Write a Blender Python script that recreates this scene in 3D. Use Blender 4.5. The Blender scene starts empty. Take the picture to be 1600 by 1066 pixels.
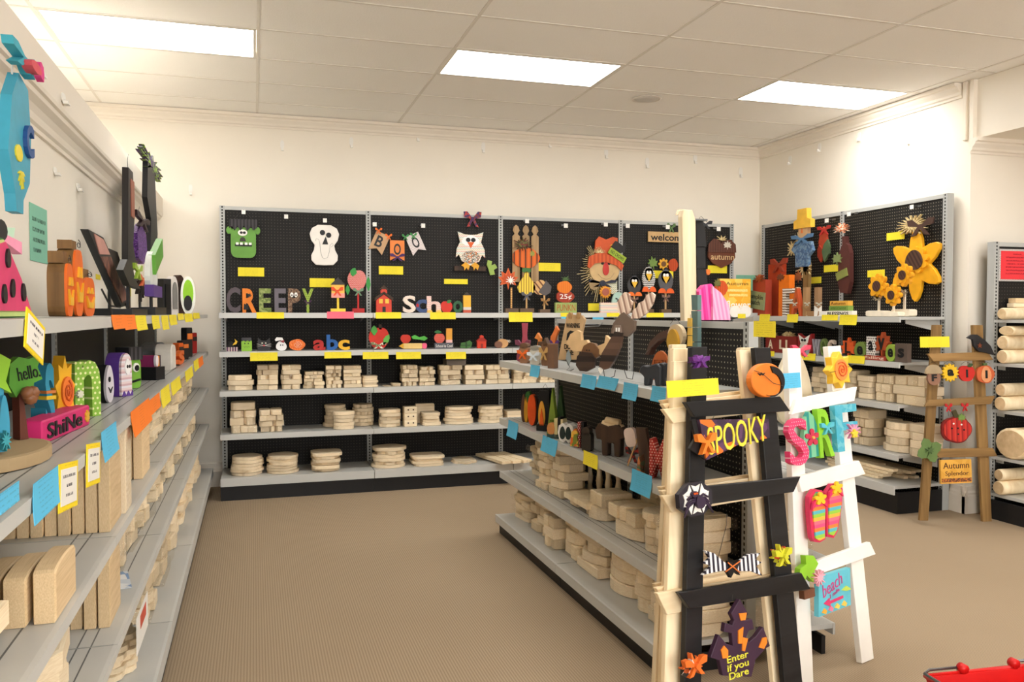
import bpy, bmesh, math, random
from mathutils import Vector, Matrix
random.seed(7)
S = bpy.context.scene
COL = S.collection

# ------------------------------------------------------------------ camera
F_PX, CX, CY, EYE = 1300.0, 800.0, 533.0, 1.5
YAW, PITCH = math.radians(17.2), math.radians(-1.9)
cam_data = bpy.data.cameras.new('camera')
cam_data.sensor_width = 36.0
cam_data.lens = F_PX / 1600.0 * 36.0
cam_data.clip_start = 0.02
cam = bpy.data.objects.new('camera', cam_data)
cam.location = (0, 0, EYE)
cam.rotation_euler = (math.pi / 2 + PITCH, 0, -YAW)
COL.objects.link(cam)
S.camera = cam

# ------------------------------------------------------------------ world, exposure
world = bpy.data.worlds.new('world')
S.world = world
world.use_nodes = True
world.node_tree.nodes['Background'].inputs[0].default_value = (1.0, 0.99, 0.97, 1)
world.node_tree.nodes['Background'].inputs[1].default_value = 6.0
S.view_settings.view_transform = 'Standard'
S.view_settings.look = 'None'
S.view_settings.gamma = 1.0
S.view_settings.use_curve_mapping = False
S.view_settings.exposure = 0.17
LIGHT_POWER = 14.0       # emission of the ceiling panels
S.cycles.max_bounces = 8
S.cycles.diffuse_bounces = 6
S.cycles.glossy_bounces = 3
S.cycles.transparent_max_bounces = 12
S.cycles.caustics_reflective = False
S.cycles.caustics_refractive = False
S.cycles.use_denoising = True

# ------------------------------------------------------------------ geometry of the room, in metres
CEIL = 3.22
BACK_Y = 7.62
RIGHT_X = 5.08
LEFT_X = -0.82
CORNER_Y = 4.92

# rays through photograph pixels, used to place things on known planes of the room
_F = Vector((math.sin(YAW) * math.cos(PITCH), math.cos(YAW) * math.cos(PITCH), math.sin(PITCH)))
_R = Vector((math.cos(YAW), -math.sin(YAW), 0))
_U = _R.cross(_F)
_C = Vector((0, 0, EYE))

class Frame:
    """A plane: X runs to the viewer's right, Z up, Y away from the viewer."""
    def __init__(s, o, x, z=(0, 0, 1)):
        s.o = Vector(o); s.x = Vector(x).normalized(); s.z = Vector(z).normalized()
        s.y = s.z.cross(s.x).normalized()
        s.rot = Matrix((s.x, s.y, s.z)).transposed()
    def hit(s, px, py):
        d = _F + _R * ((px - CX) / F_PX) - _U * ((py - CY) / F_PX)
        t = (s.o - _C).dot(s.y) / d.dot(s.y)
        return _C + d * t
    def loc(s, px, py):
        v = s.hit(px, py) - s.o
        return (v.dot(s.x), v.dot(s.z))
def FB(y): return Frame((0, y, 0), (1, 0, 0))            # faces the camera (back wall)
def FR(x): return Frame((x, 0, 0), (0, -1, 0))           # faces left (right wall, island)
def FL(x): return Frame((x, 0, 0), (0, 1, 0))            # faces right (left wall)
def FD(x, y, deg): return Frame((x, y, 0), (math.cos(math.radians(deg)), math.sin(math.radians(deg)), 0))   # turned between the two

# ------------------------------------------------------------------ materials
MATS = {}
def lin(c):
    r = []
    for v in c:
        v /= 255.0
        r.append(v / 12.92 if v <= 0.04045 else ((v + 0.055) / 1.055) ** 2.4)
    return (*r, 1)
class NT:
    def __init__(s, name, rough=0.55, spec=0.35):
        s.m = bpy.data.materials.new(name); s.m.use_nodes = True
        s.t = s.m.node_tree; s.b = s.t.nodes['Principled BSDF']
        s.b.inputs['Roughness'].default_value = rough
        s.b.inputs['Specular IOR Level'].default_value = spec
        s.tc = None
    def n(s, typ, **kw):
        x = s.t.nodes.new(typ)
        for k, v in kw.items(): setattr(x, k, v)
        return x
    def l(s, a, b): s.t.links.new(a, b)
    def coord(s, kind='Object'):
        if s.tc is None: s.tc = s.n('ShaderNodeTexCoord')
        return s.tc.outputs[kind]
    def math(s, op, a, b=None, c=None):
        x = s.n('ShaderNodeMath', operation=op)
        for i, v in enumerate((a, b, c)):
            if v is None: continue
            if isinstance(v, (int, float)): x.inputs[i].default_value = v
            else: s.l(v, x.inputs[i])
        return x.outputs[0]
    def xyz(s, kind='Object'):
        x = s.n('ShaderNodeSeparateXYZ'); s.l(s.coord(kind), x.inputs[0])
        return x.outputs
    def noise(s, scale, detail=3, vec=None, stretch=None):
        x = s.n('ShaderNodeTexNoise'); x.inputs['Scale'].default_value = scale
        x.inputs['Detail'].default_value = detail
        v = vec or s.coord()
        if stretch:
            mp = s.n('ShaderNodeMapping'); mp.inputs['Scale'].default_value = stretch
            s.l(v, mp.inputs['Vector']); v = mp.outputs[0]
        s.l(v, x.inputs['Vector'])
        return x.outputs['Fac']
    def mix(s, fac, a, b):
        x = s.n('ShaderNodeMix', data_type='RGBA')
        for i, v in ((0, fac), (6, a), (7, b)):
            if isinstance(v, (int, float)): x.inputs[i].default_value = v
            elif isinstance(v, tuple): x.inputs[i].default_value = v
            else: s.l(v, x.inputs[i])
        return x.outputs[2]
    def ramp(s, fac, stops):
        x = s.n('ShaderNodeValToRGB'); s.l(fac, x.inputs[0])
        e = x.color_ramp.elements
        while len(e) < len(stops): e.new(0.5)
        for k, (p, c) in zip(e, stops): k.position = p; k.color = c
        return x.outputs[0]
    def color(s, c): s.l(c, s.b.inputs['Base Color'])
    def bump(s, h, strength=0.2, dist=0.01):
        x = s.n('ShaderNodeBump'); x.inputs['Strength'].default_value = strength
        x.inputs['Distance'].default_value = dist
        s.l(h, x.inputs['Height']); s.l(x.outputs[0], s.b.inputs['Normal'])
def sc(c, k): return tuple(min(255, v * k) for v in c)
def paint(c, rough=0.5, var=0.10, scale=14):
    k = ('p', tuple(c), rough, var, scale)
    if k not in MATS:
        n = NT('paint_%d_%d_%d' % tuple(c), rough)
        n.color(n.mix(n.noise(scale), lin(sc(c, 1 - var)), lin(sc(c, 1 + var))))
        MATS[k] = n.m
    return MATS[k]
def metal(c, rough=0.35):
    k = ('m', tuple(c), rough)
    if k not in MATS:
        n = NT('metal_%d_%d_%d' % tuple(c), rough)
        n.b.inputs['Metallic'].default_value = 0.85
        n.color(n.mix(n.noise(20), lin(sc(c, .93)), lin(sc(c, 1.07))))
        MATS[k] = n.m
    return MATS[k]
def dots(bg, fg, s=0.012, r=0.28):
    k = ('d', bg, fg, s, r)
    if k not in MATS:
        n = NT('dots_%d_%d_%d' % bg); x, y, z = n.xyz()
        row = n.math('FLOOR', n.math('DIVIDE', z, s))
        xs = n.math('ADD', n.math('DIVIDE', x, s), n.math('MULTIPLY', row, 0.5))
        fx = n.math('SUBTRACT', n.math('FRACT', xs), 0.5)
        fz = n.math('SUBTRACT', n.math('FRACT', n.math('DIVIDE', z, s)), 0.5)
        d = n.math('SQRT', n.math('ADD', n.math('MULTIPLY', fx, fx), n.math('MULTIPLY', fz, fz)))
        n.color(n.mix(n.math('LESS_THAN', d, r), lin(bg), lin(fg))); MATS[k] = n.m
    return MATS[k]
def stripes(cols, s=0.02, ang=0.0):
    k = ('s', tuple(cols), s, ang)
    if k not in MATS:
        n = NT('stripes_%d_%d_%d' % tuple(cols[0])); x, y, z = n.xyz()
        u = n.math('ADD', n.math('MULTIPLY', x, math.cos(ang)), n.math('MULTIPLY', z, math.sin(ang)))
        f = n.math('FRACT', n.math('DIVIDE', u, s * len(cols)))
        st = [(i / len(cols), lin(c)) for i, c in enumerate(cols)]
        r = n.ramp(f, st); r.node.color_ramp.interpolation = 'CONSTANT'
        n.color(r); MATS[k] = n.m
    return MATS[k]
def chevron(cols, s=0.02, p=0.012):
    k = ('c', tuple(cols), s, p)
    if k not in MATS:
        n = NT('chevron_%d_%d_%d' % tuple(cols[0])); x, y, z = n.xyz()
        t = n.math('ABSOLUTE', n.math('SUBTRACT', n.math('FRACT', n.math('DIVIDE', x, s)), 0.5))
        u = n.math('ADD', z, n.math('MULTIPLY', t, s * 0.9))
        f = n.math('FRACT', n.math('DIVIDE', u, p * len(cols)))
        st = [(i / len(cols), lin(c)) for i, c in enumerate(cols)]
        r = n.ramp(f, st); r.node.color_ramp.interpolation = 'CONSTANT'
        n.color(r); MATS[k] = n.m
    return MATS[k]
def patchy(cols, scale=30):
    k = ('v', tuple(cols), scale)
    if k not in MATS:
        n = NT('patchwork_%d_%d_%d' % tuple(cols[0]))
        v = n.n('ShaderNodeTexVoronoi'); v.inputs['Scale'].default_value = scale
        n.l(n.coord(), v.inputs['Vector'])
        sp = n.n('ShaderNodeSeparateColor'); n.l(v.outputs['Color'], sp.inputs[0])
        st = [(i / len(cols), lin(c)) for i, c in enumerate(cols)]
        r = n.ramp(sp.outputs[0], st); r.node.color_ramp.interpolation = 'CONSTANT'
        n.color(r); MATS[k] = n.m
    return MATS[k]
def wood(a, b, rough=0.55, axis=0, coat=0.0, scale=1.0, name='wood'):
    k = ('w', a, b, rough, axis, coat, scale)
    if k not in MATS:
        n = NT(name, rough, 0.3)
        oi = n.n('ShaderNodeObjectInfo')
        off = n.n('ShaderNodeVectorMath', operation='ADD')
        cb = n.n('ShaderNodeCombineXYZ')
        for i in range(3): n.l(n.math('MULTIPLY', oi.outputs['Random'], 7.3 + 3 * i), cb.inputs[i])
        n.l(n.coord(), off.inputs[0]); n.l(cb.outputs[0], off.inputs[1])
        st = [26 * scale] * 3; st[axis] = 1.8 * scale
        g = n.noise(1.0, 5, off.outputs[0], tuple(st))
        base = n.ramp(g, [(0.3, lin(a)), (0.7, lin(b))])
        hs = n.n('ShaderNodeHueSaturation')
        n.l(base, hs.inputs['Color'])
        n.l(n.math('ADD', n.math('MULTIPLY', oi.outputs['Random'], 0.3), 0.86), hs.inputs['Value'])
        n.color(hs.outputs[0])
        n.bump(g, 0.08, 0.003)
        if coat:
            n.b.inputs['Coat Weight'].default_value = coat
            n.b.inputs['Coat Roughness'].default_value = 0.12
            cr = n.noise(22, 2)
            bp = n.n('ShaderNodeBump'); bp.inputs['Strength'].default_value = 0.7
            bp.inputs['Distance'].default_value = 0.02
            n.l(cr, bp.inputs['Height']); n.l(bp.outputs[0], n.b.inputs['Coat Normal'])
        MATS[k] = n.m
    return MATS[k]
PINE = wood((224, 202, 166), (242, 226, 196), name='bare_pine')
PINE2 = wood((204, 176, 134), (226, 200, 160), name='bare_maple')
WRAP = wood((222, 200, 164), (242, 226, 198), coat=0.5, name='wrapped_pine')
PLANK = wood((224, 200, 160), (243, 226, 193), axis=2, name='fresh_pine_board')
BROWNW = wood((112, 84, 48), (150, 118, 72), axis=2, name='stained_board')
BROWNH = wood((118, 90, 52), (158, 124, 78), axis=0, name='stained_slat')
DARKW = wood((52, 38, 30), (76, 56, 42), axis=2, name='dark_walnut')
BLK = paint((24, 24, 26), 0.45)
BLKH = wood((23, 23, 25), (36, 36, 38), axis=0, rough=0.42, name='black_stained_wood')
WHT = paint((238, 236, 230), 0.45, 0.03)
STEEL = metal((120, 122, 124), 0.3)
WIREM = paint((50, 46, 42), 0.4)
GREY = paint((184, 185, 182), 0.32, 0.03, 5)
LIP = paint((196, 197, 194), 0.36, 0.03, 5)
YEL = (236, 226, 24); ORG = (232, 112, 28); RED = (190, 36, 30); LIME = (140, 190, 44); PUR = (88, 52, 122)
PINK = (226, 62, 122); AQUA = (60, 162, 186); TAN = (200, 166, 116); GRN = (70, 130, 60); CREAM = (236, 224, 196)

def pegboard(name, base, hole):
    n = NT(name, 0.6, 0.25); x, y, z = n.xyz()
    P = 0.0254
    fx = n.math('SUBTRACT', n.math('FRACT', n.math('DIVIDE', x, P)), 0.5)
    fz = n.math('SUBTRACT', n.math('FRACT', n.math('DIVIDE', z, P)), 0.5)
    d = n.math('SQRT', n.math('ADD', n.math('MULTIPLY', fx, fx), n.math('MULTIPLY', fz, fz)))
    m = n.math('LESS_THAN', d, 0.13)
    c = n.mix(n.noise(3), lin(sc(base, .85)), lin(sc(base, 1.15)))
    n.color(n.mix(m, c, lin(hole)))
    return n.m
PEG_BACK = pegboard('pegboard_black', (25, 23, 22), (78, 74, 66))
PEG_LIGHT = pegboard('pegboard_black_bright_holes', (25, 23, 22), (160, 152, 132))
PANEL_DARK = paint((28, 26, 24), 0.6)
def slotted():
    n = NT('slotted_upright', 0.45); x, y, z = n.xyz()
    f = n.math('FRACT', n.math('DIVIDE', z, 0.0254))
    a = n.math('LESS_THAN', f, 0.55)
    b = n.math('LESS_THAN', n.math('ABSOLUTE', x), 0.006)
    m = n.math('MULTIPLY', a, b)
    n.color(n.mix(m, lin((172, 174, 172)), lin((28, 28, 28))))
    return n.m
SLOT = slotted()

# ------------------------------------------------------------------ outlines (unit square centred on 0)
def circ(n=28, a0=0): return [(.5 * math.cos(a0 + 2 * math.pi * i / n), .5 * math.sin(a0 + 2 * math.pi * i / n)) for i in range(n)]
def rect(): return [(-.5, -.5), (.5, -.5), (.5, .5), (-.5, .5)]
def rrect(r=0.15, asp=1.0, n=4):
    o = []
    rx, ry = r, r * asp
    for cx, cy, a in ((.5 - rx, .5 - ry, 0), (-.5 + rx, .5 - ry, 90), (-.5 + rx, -.5 + ry, 180), (.5 - rx, -.5 + ry, 270)):
        for i in range(n + 1):
            t = math.radians(a + 90 * i / n); o.append((cx + rx * math.cos(t), cy + ry * math.sin(t)))
    return o
def star(n=8, inner=0.6, soft=False):
    o = []
    for i in range(2 * n):
        r = .5 if i % 2 == 0 else .5 * inner
        t = math.pi * i / n + math.pi / 2; o.append((r * math.cos(t), r * math.sin(t)))
    return o
def petals(n=8, inner=.62, k=6):
    o = []
    for i in range(n * k):
        t = 2 * math.pi * i / (n * k) + math.pi / 2
        r = .5 * (inner + (1 - inner) * abs(math.cos(n * (t - math.pi / 2) / 2)) ** 0.8)
        o.append((r * math.cos(t), r * math.sin(t)))
    return o
def pumpkin(n=40):
    o = []
    for i in range(n):
        t = 2 * math.pi * i / n
        r = .5 * (0.93 + 0.07 * abs(math.cos(2.5 * t)))
        o.append((r * math.cos(t), r * math.sin(t) * (0.95 if math.sin(t) > 0 else 1)))
    return fit(o)
def apple(n=36):
    o = []
    for i in range(n):
        t = 2 * math.pi * i / n
        r = .5 - .09 * max(0, math.sin(t)) ** 8 - .04 * max(0, -math.sin(t)) ** 10
        o.append((r * math.cos(t) * (1 - .12 * max(0, -math.sin(t))), r * math.sin(t)))
    return fit(o)
def leaf(n=10):
    o = []
    for i in range(n + 1):
        t = i / n; o.append((math.sin(math.pi * t) * .32 * (1 + .12 * math.sin(6 * math.pi * t)), t - .5))
    for i in range(n - 1, 0, -1):
        t = i / n; o.append((-math.sin(math.pi * t) * .32 * (1 + .12 * math.sin(6 * math.pi * t)), t - .5))
    return fit(o)
def maple():
    p = [(0, -.5), (.06, -.22), (.4, -.3), (.32, -.12), (.5, .08), (.3, .1), (.33, .34), (.12, .22), (0, .5)]
    return p + [(-x, y) for x, y in reversed(p[1:-1])]
def egg(n=30, k=.18): return fit([(.5 * math.cos(t) * (1 - k * math.sin(t)), .5 * math.sin(t)) for t in [2 * math.pi * i / n for i in range(n)]])
def drop(n=30): return fit([(math.cos(t) * (1 - math.sin(t)) ** .75, math.sin(t)) for t in [2 * math.pi * i / n + .001 for i in range(n)]])
def acorn_nut(): return fit([(-.5, .4), (-.46, .1), (-.3, -.25), (0, -.5), (.3, -.25), (.46, .1), (.5, .4), (.3, .5), (-.3, .5)])
def dome(n=12): return [(.5 * math.cos(math.pi * i / n), -.5 + math.sin(math.pi * i / n)) for i in range(n + 1)]
def tomb(n=12, k=.4): return [(.5, -.5)] + [(.5 * math.cos(math.pi * i / n), .5 - k + k * math.sin(math.pi * i / n)) for i in range(n + 1)] + [(-.5, -.5)]
def bow_out():
    p = [(.06, .1), (.3, .42), (.5, .4), (.46, .08), (.1, -.02), (.34, -.5), (.16, -.46), (.0, -.12)]
    return p + [(-x, y) for x, y in reversed(p[:-1])]
def tuft(n=16, seed=1, a0=0, a1=360, core=.16):
    r = random.Random(seed); o = []
    for i in range(n):
        t = math.radians(a0 + (a1 - a0) * i / n); dt = math.radians((a1 - a0) / n)
        L = .5 * r.uniform(.65, 1)
        o.append((core * math.cos(t), core * math.sin(t)))
        o.append((L * math.cos(t + dt * .42), L * math.sin(t + dt * .42)))
        o.append((L * math.cos(t + dt * .55), L * math.sin(t + dt * .55)))
    if a1 - a0 < 360: o.append((core * math.cos(math.radians(a1)), core * math.sin(math.radians(a1))))
    return o
def fit(o):
    xs = [p[0] for p in o]; ys = [p[1] for p in o]
    x0, x1, y0, y1 = min(xs), max(xs), min(ys), max(ys)
    return [((x - x0) / (x1 - x0) - .5, (y - y0) / (y1 - y0) - .5) for x, y in o]

# ------------------------------------------------------------------ objects
def mesh(name, v, f, mat, smooth=False):
    m = bpy.data.meshes.new(name); m.from_pydata(v, [], f); m.validate()
    bm = bmesh.new(); bm.from_mesh(m); bmesh.ops.recalc_face_normals(bm, faces=bm.faces); bm.to_mesh(m); bm.free()
    if mat: m.materials.append(mat)
    if smooth:
        for p in m.polygons: p.use_smooth = True
    return m
def obj(name, me, parent=None, loc=None, rot=None, scale=None):
    o = bpy.data.objects.new(name, me); COL.objects.link(o)
    if parent: o.parent = parent
    if loc: o.location = loc
    if rot: o.rotation_euler = rot
    if scale: o.scale = scale
    return o
def tag(o, label, cat, group=None):
    o['label'] = label; o['category'] = cat
    if group: o['group'] = group
    return o
def struct(o): o['kind'] = 'structure'; return o
def bevel(o, w=.002, seg=1):
    b = o.modifiers.new('bevel', 'BEVEL'); b.width = w; b.segments = seg; b.limit_method = 'ANGLE'
    return o
BOXF = [(0, 1, 2, 3), (7, 6, 5, 4), (0, 4, 5, 1), (1, 5, 6, 2), (2, 6, 7, 3), (3, 7, 4, 0)]
def boxv(x0, x1, y0, y1, z0, z1):
    return [(x0, y0, z0), (x1, y0, z0), (x1, y1, z0), (x0, y1, z0), (x0, y0, z1), (x1, y0, z1), (x1, y1, z1), (x0, y1, z1)]
def box(name, x0, x1, y0, y1, z0, z1, mat, parent=None):
    return obj(name, mesh(name, boxv(x0, x1, y0, y1, z0, z1), BOXF, mat), parent)
def prism_data(out, y0, y1):
    """outline in x,z extruded from y0 to y1"""
    n = len(out)
    v = [(x, y0, z) for x, z in out] + [(x, y1, z) for x, z in out]
    f = [tuple(range(n)), tuple(range(2 * n - 1, n - 1, -1))] + [(i, i + n, (i + 1) % n + n, (i + 1) % n) for i in range(n)]
    return v, f
def prism(name, out, y0, y1, mat, parent=None):
    v, f = prism_data(out, y0, y1)
    return obj(name, mesh(name, v, f, mat), parent)
def tube(name, pts, r, mat, parent=None, n=6, closed=False):
    pts = [Vector(p) for p in pts]; v = []; f = []
    for i, p in enumerate(pts):
        a = pts[i - 1] if i else (pts[-1] if closed else p)
        b = pts[(i + 1) % len(pts)] if (i < len(pts) - 1 or closed) else p
        d = (b - a).normalized()
        u = d.orthogonal().normalized() if i == 0 else (u - d * u.dot(d)).normalized()
        w = d.cross(u)
        for k in range(n):
            t = 2 * math.pi * k / n; q = p + (u * math.cos(t) + w * math.sin(t)) * r
            v.append(tuple(q))
    m = len(pts)
    for i in range(m if closed else m - 1):
        for k in range(n):
            f.append((i * n + k, i * n + (k + 1) % n, ((i + 1) % m) * n + (k + 1) % n, ((i + 1) % m) * n + k))
    if not closed: f += [tuple(range(n)), tuple(range((m - 1) * n, m * n))]
    return obj(name, mesh(name, v, f, mat, True), parent)
def lathe(name, prof, mat, parent=None, n=16, loc=None):
    v = []; f = []
    for r, z in prof:
        for k in range(n):
            t = 2 * math.pi * k / n; v.append((r * math.cos(t), r * math.sin(t), z))
    for i in range(len(prof) - 1):
        for k in range(n): f.append((i * n + k, i * n + (k + 1) % n, (i + 1) * n + (k + 1) % n, (i + 1) * n + k))
    f += [tuple(range(n)), tuple(range((len(prof) - 1) * n, len(prof) * n))]
    return obj(name, mesh(name, v, f, mat, True), parent, loc)
_TXT = {}
def text_data(s, bold=0.0):
    """vertices/faces of a line of flat lettering fitted to a unit square"""
    k = (s, bold)
    if k not in _TXT:
        c = bpy.data.curves.new('lettering', 'FONT'); c.body = s; c.size = 1; c.resolution_u = 3
        c.extrude = 0.5; c.offset = bold; c.align_x = 'CENTER'; c.space_line = .85
        o = bpy.data.objects.new('lettering', c); COL.objects.link(o)
        bpy.context.view_layer.update()
        dg = bpy.context.evaluated_depsgraph_get()
        m = bpy.data.meshes.new_from_object(o.evaluated_get(dg))
        v = [tuple(p.co) for p in m.vertices]; f = [tuple(p.vertices) for p in m.polygons]
        bpy.data.objects.remove(o); bpy.data.meshes.remove(m)
        xs = [p[0] for p in v]; ys = [p[1] for p in v]
        x0, x1, y0, y1 = min(xs), max(xs), min(ys), max(ys)
        v = [((p[0] - x0) / (x1 - x0) - .5, (p[1] - y0) / (y1 - y0) - .5, p[2]) for p in v]
        _TXT[k] = (v, f, (x1 - x0) / (y1 - y0))
    return _TXT[k]

class Item:
    """A thing that faces along a frame; parts are drawn as outlines with their own thickness."""
    def __init__(s, name, label, cat, fr, bb=None, t=.018, group=None, z=None, flip=False, f0=0.0, loc=None, W=None, H=None):
        s.fr, s.t = fr, t
        if bb:
            x0, y0, x1, y1 = bb
            a, b = fr.hit(x0, y1), fr.hit(x1, y1); xc = (x0 + x1) / 2
            top, bot = fr.hit(xc, y0), fr.hit(xc, y1)
            p = (a + b) / 2
            s.W = (b - a).dot(fr.x)
            if z is not None: p.z = z + .0008
            s.H = (top - p).dot(fr.z)
        else: p = Vector(loc); s.W, s.H = W, H
        s.p = p; s.snap = z is not None
        s.e = bpy.data.objects.new(name, None); s.e.empty_display_size = .05; COL.objects.link(s.e)
        s.e.matrix_world = Matrix.Translation(p - fr.y * f0) @ fr.rot.to_4x4()
        tag(s.e, label, cat, group)
    def pt(s, x, y): return ((x - .5) * s.W, y * s.H)
    def add(s, nm, out, mat, x=.5, y=.5, w=1.0, h=1.0, t=None, f=0.0, rot=0.0, parent=None, lab=None, bev=0, sq=False):
        """centre (x,y) and size (w,h) as shares of the thing's width and height; f = how far the back face stands off"""
        t = s.t if t is None else t
        cx, cz = s.pt(x, y); c, sn = math.cos(rot), math.sin(rot)
        sx, sz = w * s.W, h * s.H
        if sq: sz = sx * h / w
        o = [(cx + px * sx * c - pz * sz * sn, cz + px * sx * sn + pz * sz * c) for px, pz in out]
        q = prism(nm, o, -f - t, -f, mat, parent or s.e)
        if lab: q['label'] = lab
        if bev: bevel(q, bev)
        return q
    def px(s, nm, pts, mat, t=None, f=0.0, parent=None, lab=None, bev=0):
        """outline traced by photograph pixels on the thing's own plane"""
        t = s.t if t is None else t
        o = []
        for a, b in pts:
            v = s.fr.hit(a, b) - s.p; o.append((v.dot(s.fr.x), max(v.dot(s.fr.z), 0.0) if s.snap else v.dot(s.fr.z)))
        q = prism(nm, o, -f - t, -f, mat, parent or s.e)
        if lab: q['label'] = lab
        if bev: bevel(q, bev)
        return q
    def text(s, st, mat, x=.5, y=.5, w=.8, h=.3, t=.002, f=None, rot=0.0, parent=None, bold=0.0, nm='lettering', shear=0.0, bev=0):
        v, fc, _ = text_data(st, bold)
        f = s.t if f is None else f
        cx, cz = s.pt(x, y); c, sn = math.cos(rot), math.sin(rot); sx, sz = w * s.W, h * s.H
        vv = []
        for p in v:
            a, b = p[0] * sx, p[1] * sz + p[0] * shear * s.H
            vv.append((cx + a * c - b * sn, -f - t / 2 - p[2] * t, cz + a * sn + b * c))
        m = mesh(nm, vv, fc, mat)
        return obj(nm, m, parent or s.e)
    def wire(s, nm, pts, mat=None, r=.0012, f=None, parent=None):
        f = s.t / 2 if f is None else f
        return tube(nm, [(*([s.pt(a, b)[0], -f, s.pt(a, b)[1]]),) for a, b in pts], r, mat or WIREM, parent or s.e, 5)
    def hookwire(s, top=1.25, x=.5, w=.3, y=.98):
        s.wire('hanging_wire', [(x - w, y), (x - w * .5, (top + y) / 2 + .02), (x, top), (x + w * .5, (top + y) / 2 + .02), (x + w, y)])
# ------------------------------------------------------------------ setting
def wallmat(name, c):
    n = NT(name, 0.75, 0.2)
    n.color(n.mix(n.noise(2.5), lin(sc(c, .985)), lin(sc(c, 1.015))))
    n.bump(n.noise(180, 2), 0.06, 0.002)
    return n.m
WALL = wallmat('cream_wall_paint', (238, 231, 218))
TRIM = wallmat('cream_trim_paint', (236, 228, 215))
def carpetmat():
    n = NT('ribbed_carpet', 0.95, 0.1); x, y, z = n.xyz()
    rib = n.math('ABSOLUTE', n.math('SUBTRACT', n.math('FRACT', n.math('DIVIDE', x, 0.0125)), 0.5))
    row = n.math('FRACT', n.math('DIVIDE', y, 0.016))
    fl = n.noise(420, 2)
    big = n.noise(1.4, 3)
    h = n.math('ADD', n.math('MULTIPLY', rib, 0.7), n.math('MULTIPLY', fl, 1.0))
    c = n.ramp(h, [(0.28, lin((126, 108, 87))), (0.65, lin((157, 138, 114))), (1.0, lin((183, 165, 140)))])
    n.color(n.mix(n.math('MULTIPLY', big, 0.35), c, lin((138, 118, 95))))
    n.bump(h, 0.2, 0.004)
    return n.m
def tilemat():
    n = NT('ceiling_tile', 0.9, 0.1)
    f = n.noise(90, 3)
    n.color(n.mix(n.noise(260, 2), lin((240, 237, 231)), lin((250, 248, 244))))
    n.bump(f, 0.25, 0.004)
    return n.m
struct(box('floor', -4.0, 9.2, -3.2, BACK_Y + .12, -0.05, 0, carpetmat()))
struct(box('wall_back', -4.0, RIGHT_X + .12, BACK_Y, BACK_Y + .12, 0, CEIL + .1, WALL))
wl = struct(box('wall_left', -1.7, LEFT_X, -3.2, BACK_Y, 0, 2.21, WALL))
struct(box('wall_left_upper', -4.1, -4.0, -3.2, BACK_Y, 0, CEIL + .1, WALL))
# front wall behind the camera; its unseen window is added for fill daylight
WX0, WX1, WZ0, WZ1 = -1.2, 4.9, .45, 2.75
struct(box('wall_front', -4.0, 9.2, -3.32, -3.2, 0, WZ0, WALL))
struct(box('wall_front_upper', -4.0, 9.2, -3.32, -3.2, WZ1, CEIL + .1, WALL))
struct(box('wall_front_left', -4.0, WX0, -3.32, -3.2, WZ0, WZ1, WALL))
struct(box('wall_front_right', WX1, 9.2, -3.32, -3.2, WZ0, WZ1, WALL))
wn = struct(obj('added_window_1', None))
for k in range(5):
    xx = WX0 + (WX1 - WX0) * k / 4
    box('mullion', max(WX0, xx - .03), min(WX1, xx + .03), -3.29, -3.23, WZ0, WZ1, TRIM, wn)
box('sill', WX0, WX1, -3.32, -3.14, WZ0 - .03, WZ0 + .01, TRIM, wn)
struct(box('wall_right', RIGHT_X, RIGHT_X + .12, CORNER_Y, BACK_Y, 0, CEIL + .1, WALL))
struct(box('wall_rear_right', RIGHT_X + .12, 9.2, CORNER_Y, CORNER_Y + .12, 0, CEIL + .1, WALL))
struct(box('wall_far_right', 9.2, 9.32, -3.2, CORNER_Y + .12, 0, CEIL + .1, WALL))
hd = struct(box('trim_1', RIGHT_X + .015, RIGHT_X + .25, -3.2, CORNER_Y - .02, 2.79, CEIL, WALL))
struct(box('ceiling_right', RIGHT_X + .25, 9.2, -3.2, CORNER_Y, 2.79, 2.85, WALL))
# ledge with fascia and crown on the left wall
def profile(name, prof, length, mat, mtx):
    """prof in (out, up), extruded along local x"""
    n = len(prof)
    v = [(0, -a, b) for a, b in prof] + [(length, -a, b) for a, b in prof]
    f = [tuple(range(n)), tuple(range(2 * n - 1, n - 1, -1))] + [(i, (i + 1) % n, (i + 1) % n + n, i + n) for i in range(n)]
    o = obj(name, mesh(name, v, f, mat)); o.matrix_world = mtx
    return struct(o)
def place(x, y, z, deg): return Matrix.Translation((x, y, z)) @ Matrix.Rotation(math.radians(deg), 4, 'Z')
LEDGE = [(-.88, 0), (0, 0), (.012, .0), (.012, .018), (.024, .026), (.03, .05), (.045, .07), (.07, .085), (.074, .1), (.086, .104), (.09, .118), (.09, .26), (-.88, .26)]
profile('trim_2', LEDGE, BACK_Y + 3.2, TRIM, place(LEFT_X, -3.2, 2.21, 90))
CROWN = [(0, 0), (.013, 0), (.015, .016), (.027, .024), (.031, .041), (.055, .066), (.06, .079), (.082, .083), (.086, .108), (0, .108)]
profile('trim_3', CROWN, RIGHT_X + 4.0, TRIM, place(-4.0, BACK_Y, CEIL - .108, 0))
profile('trim_4', CROWN, BACK_Y - 5.0, TRIM, place(RIGHT_X, BACK_Y, CEIL - .108, -90))
profile('trim_5', CROWN, 9.2 - RIGHT_X, TRIM, place(RIGHT_X - .02, CORNER_Y, 2.79 - .108, 0))
struct(box('trim_6', RIGHT_X - .02, RIGHT_X, 4.955, 4.985, 2.79, CEIL, TRIM))
struct(box('trim_7', RIGHT_X - .02, RIGHT_X + .03, 4.885, 4.92, 2.79, CEIL, TRIM))
BASE = [(0, 0), (.028, 0), (.028, .13), (.02, .14), (.02, .155), (.012, .17), (.008, .2), (0, .205)]
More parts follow.
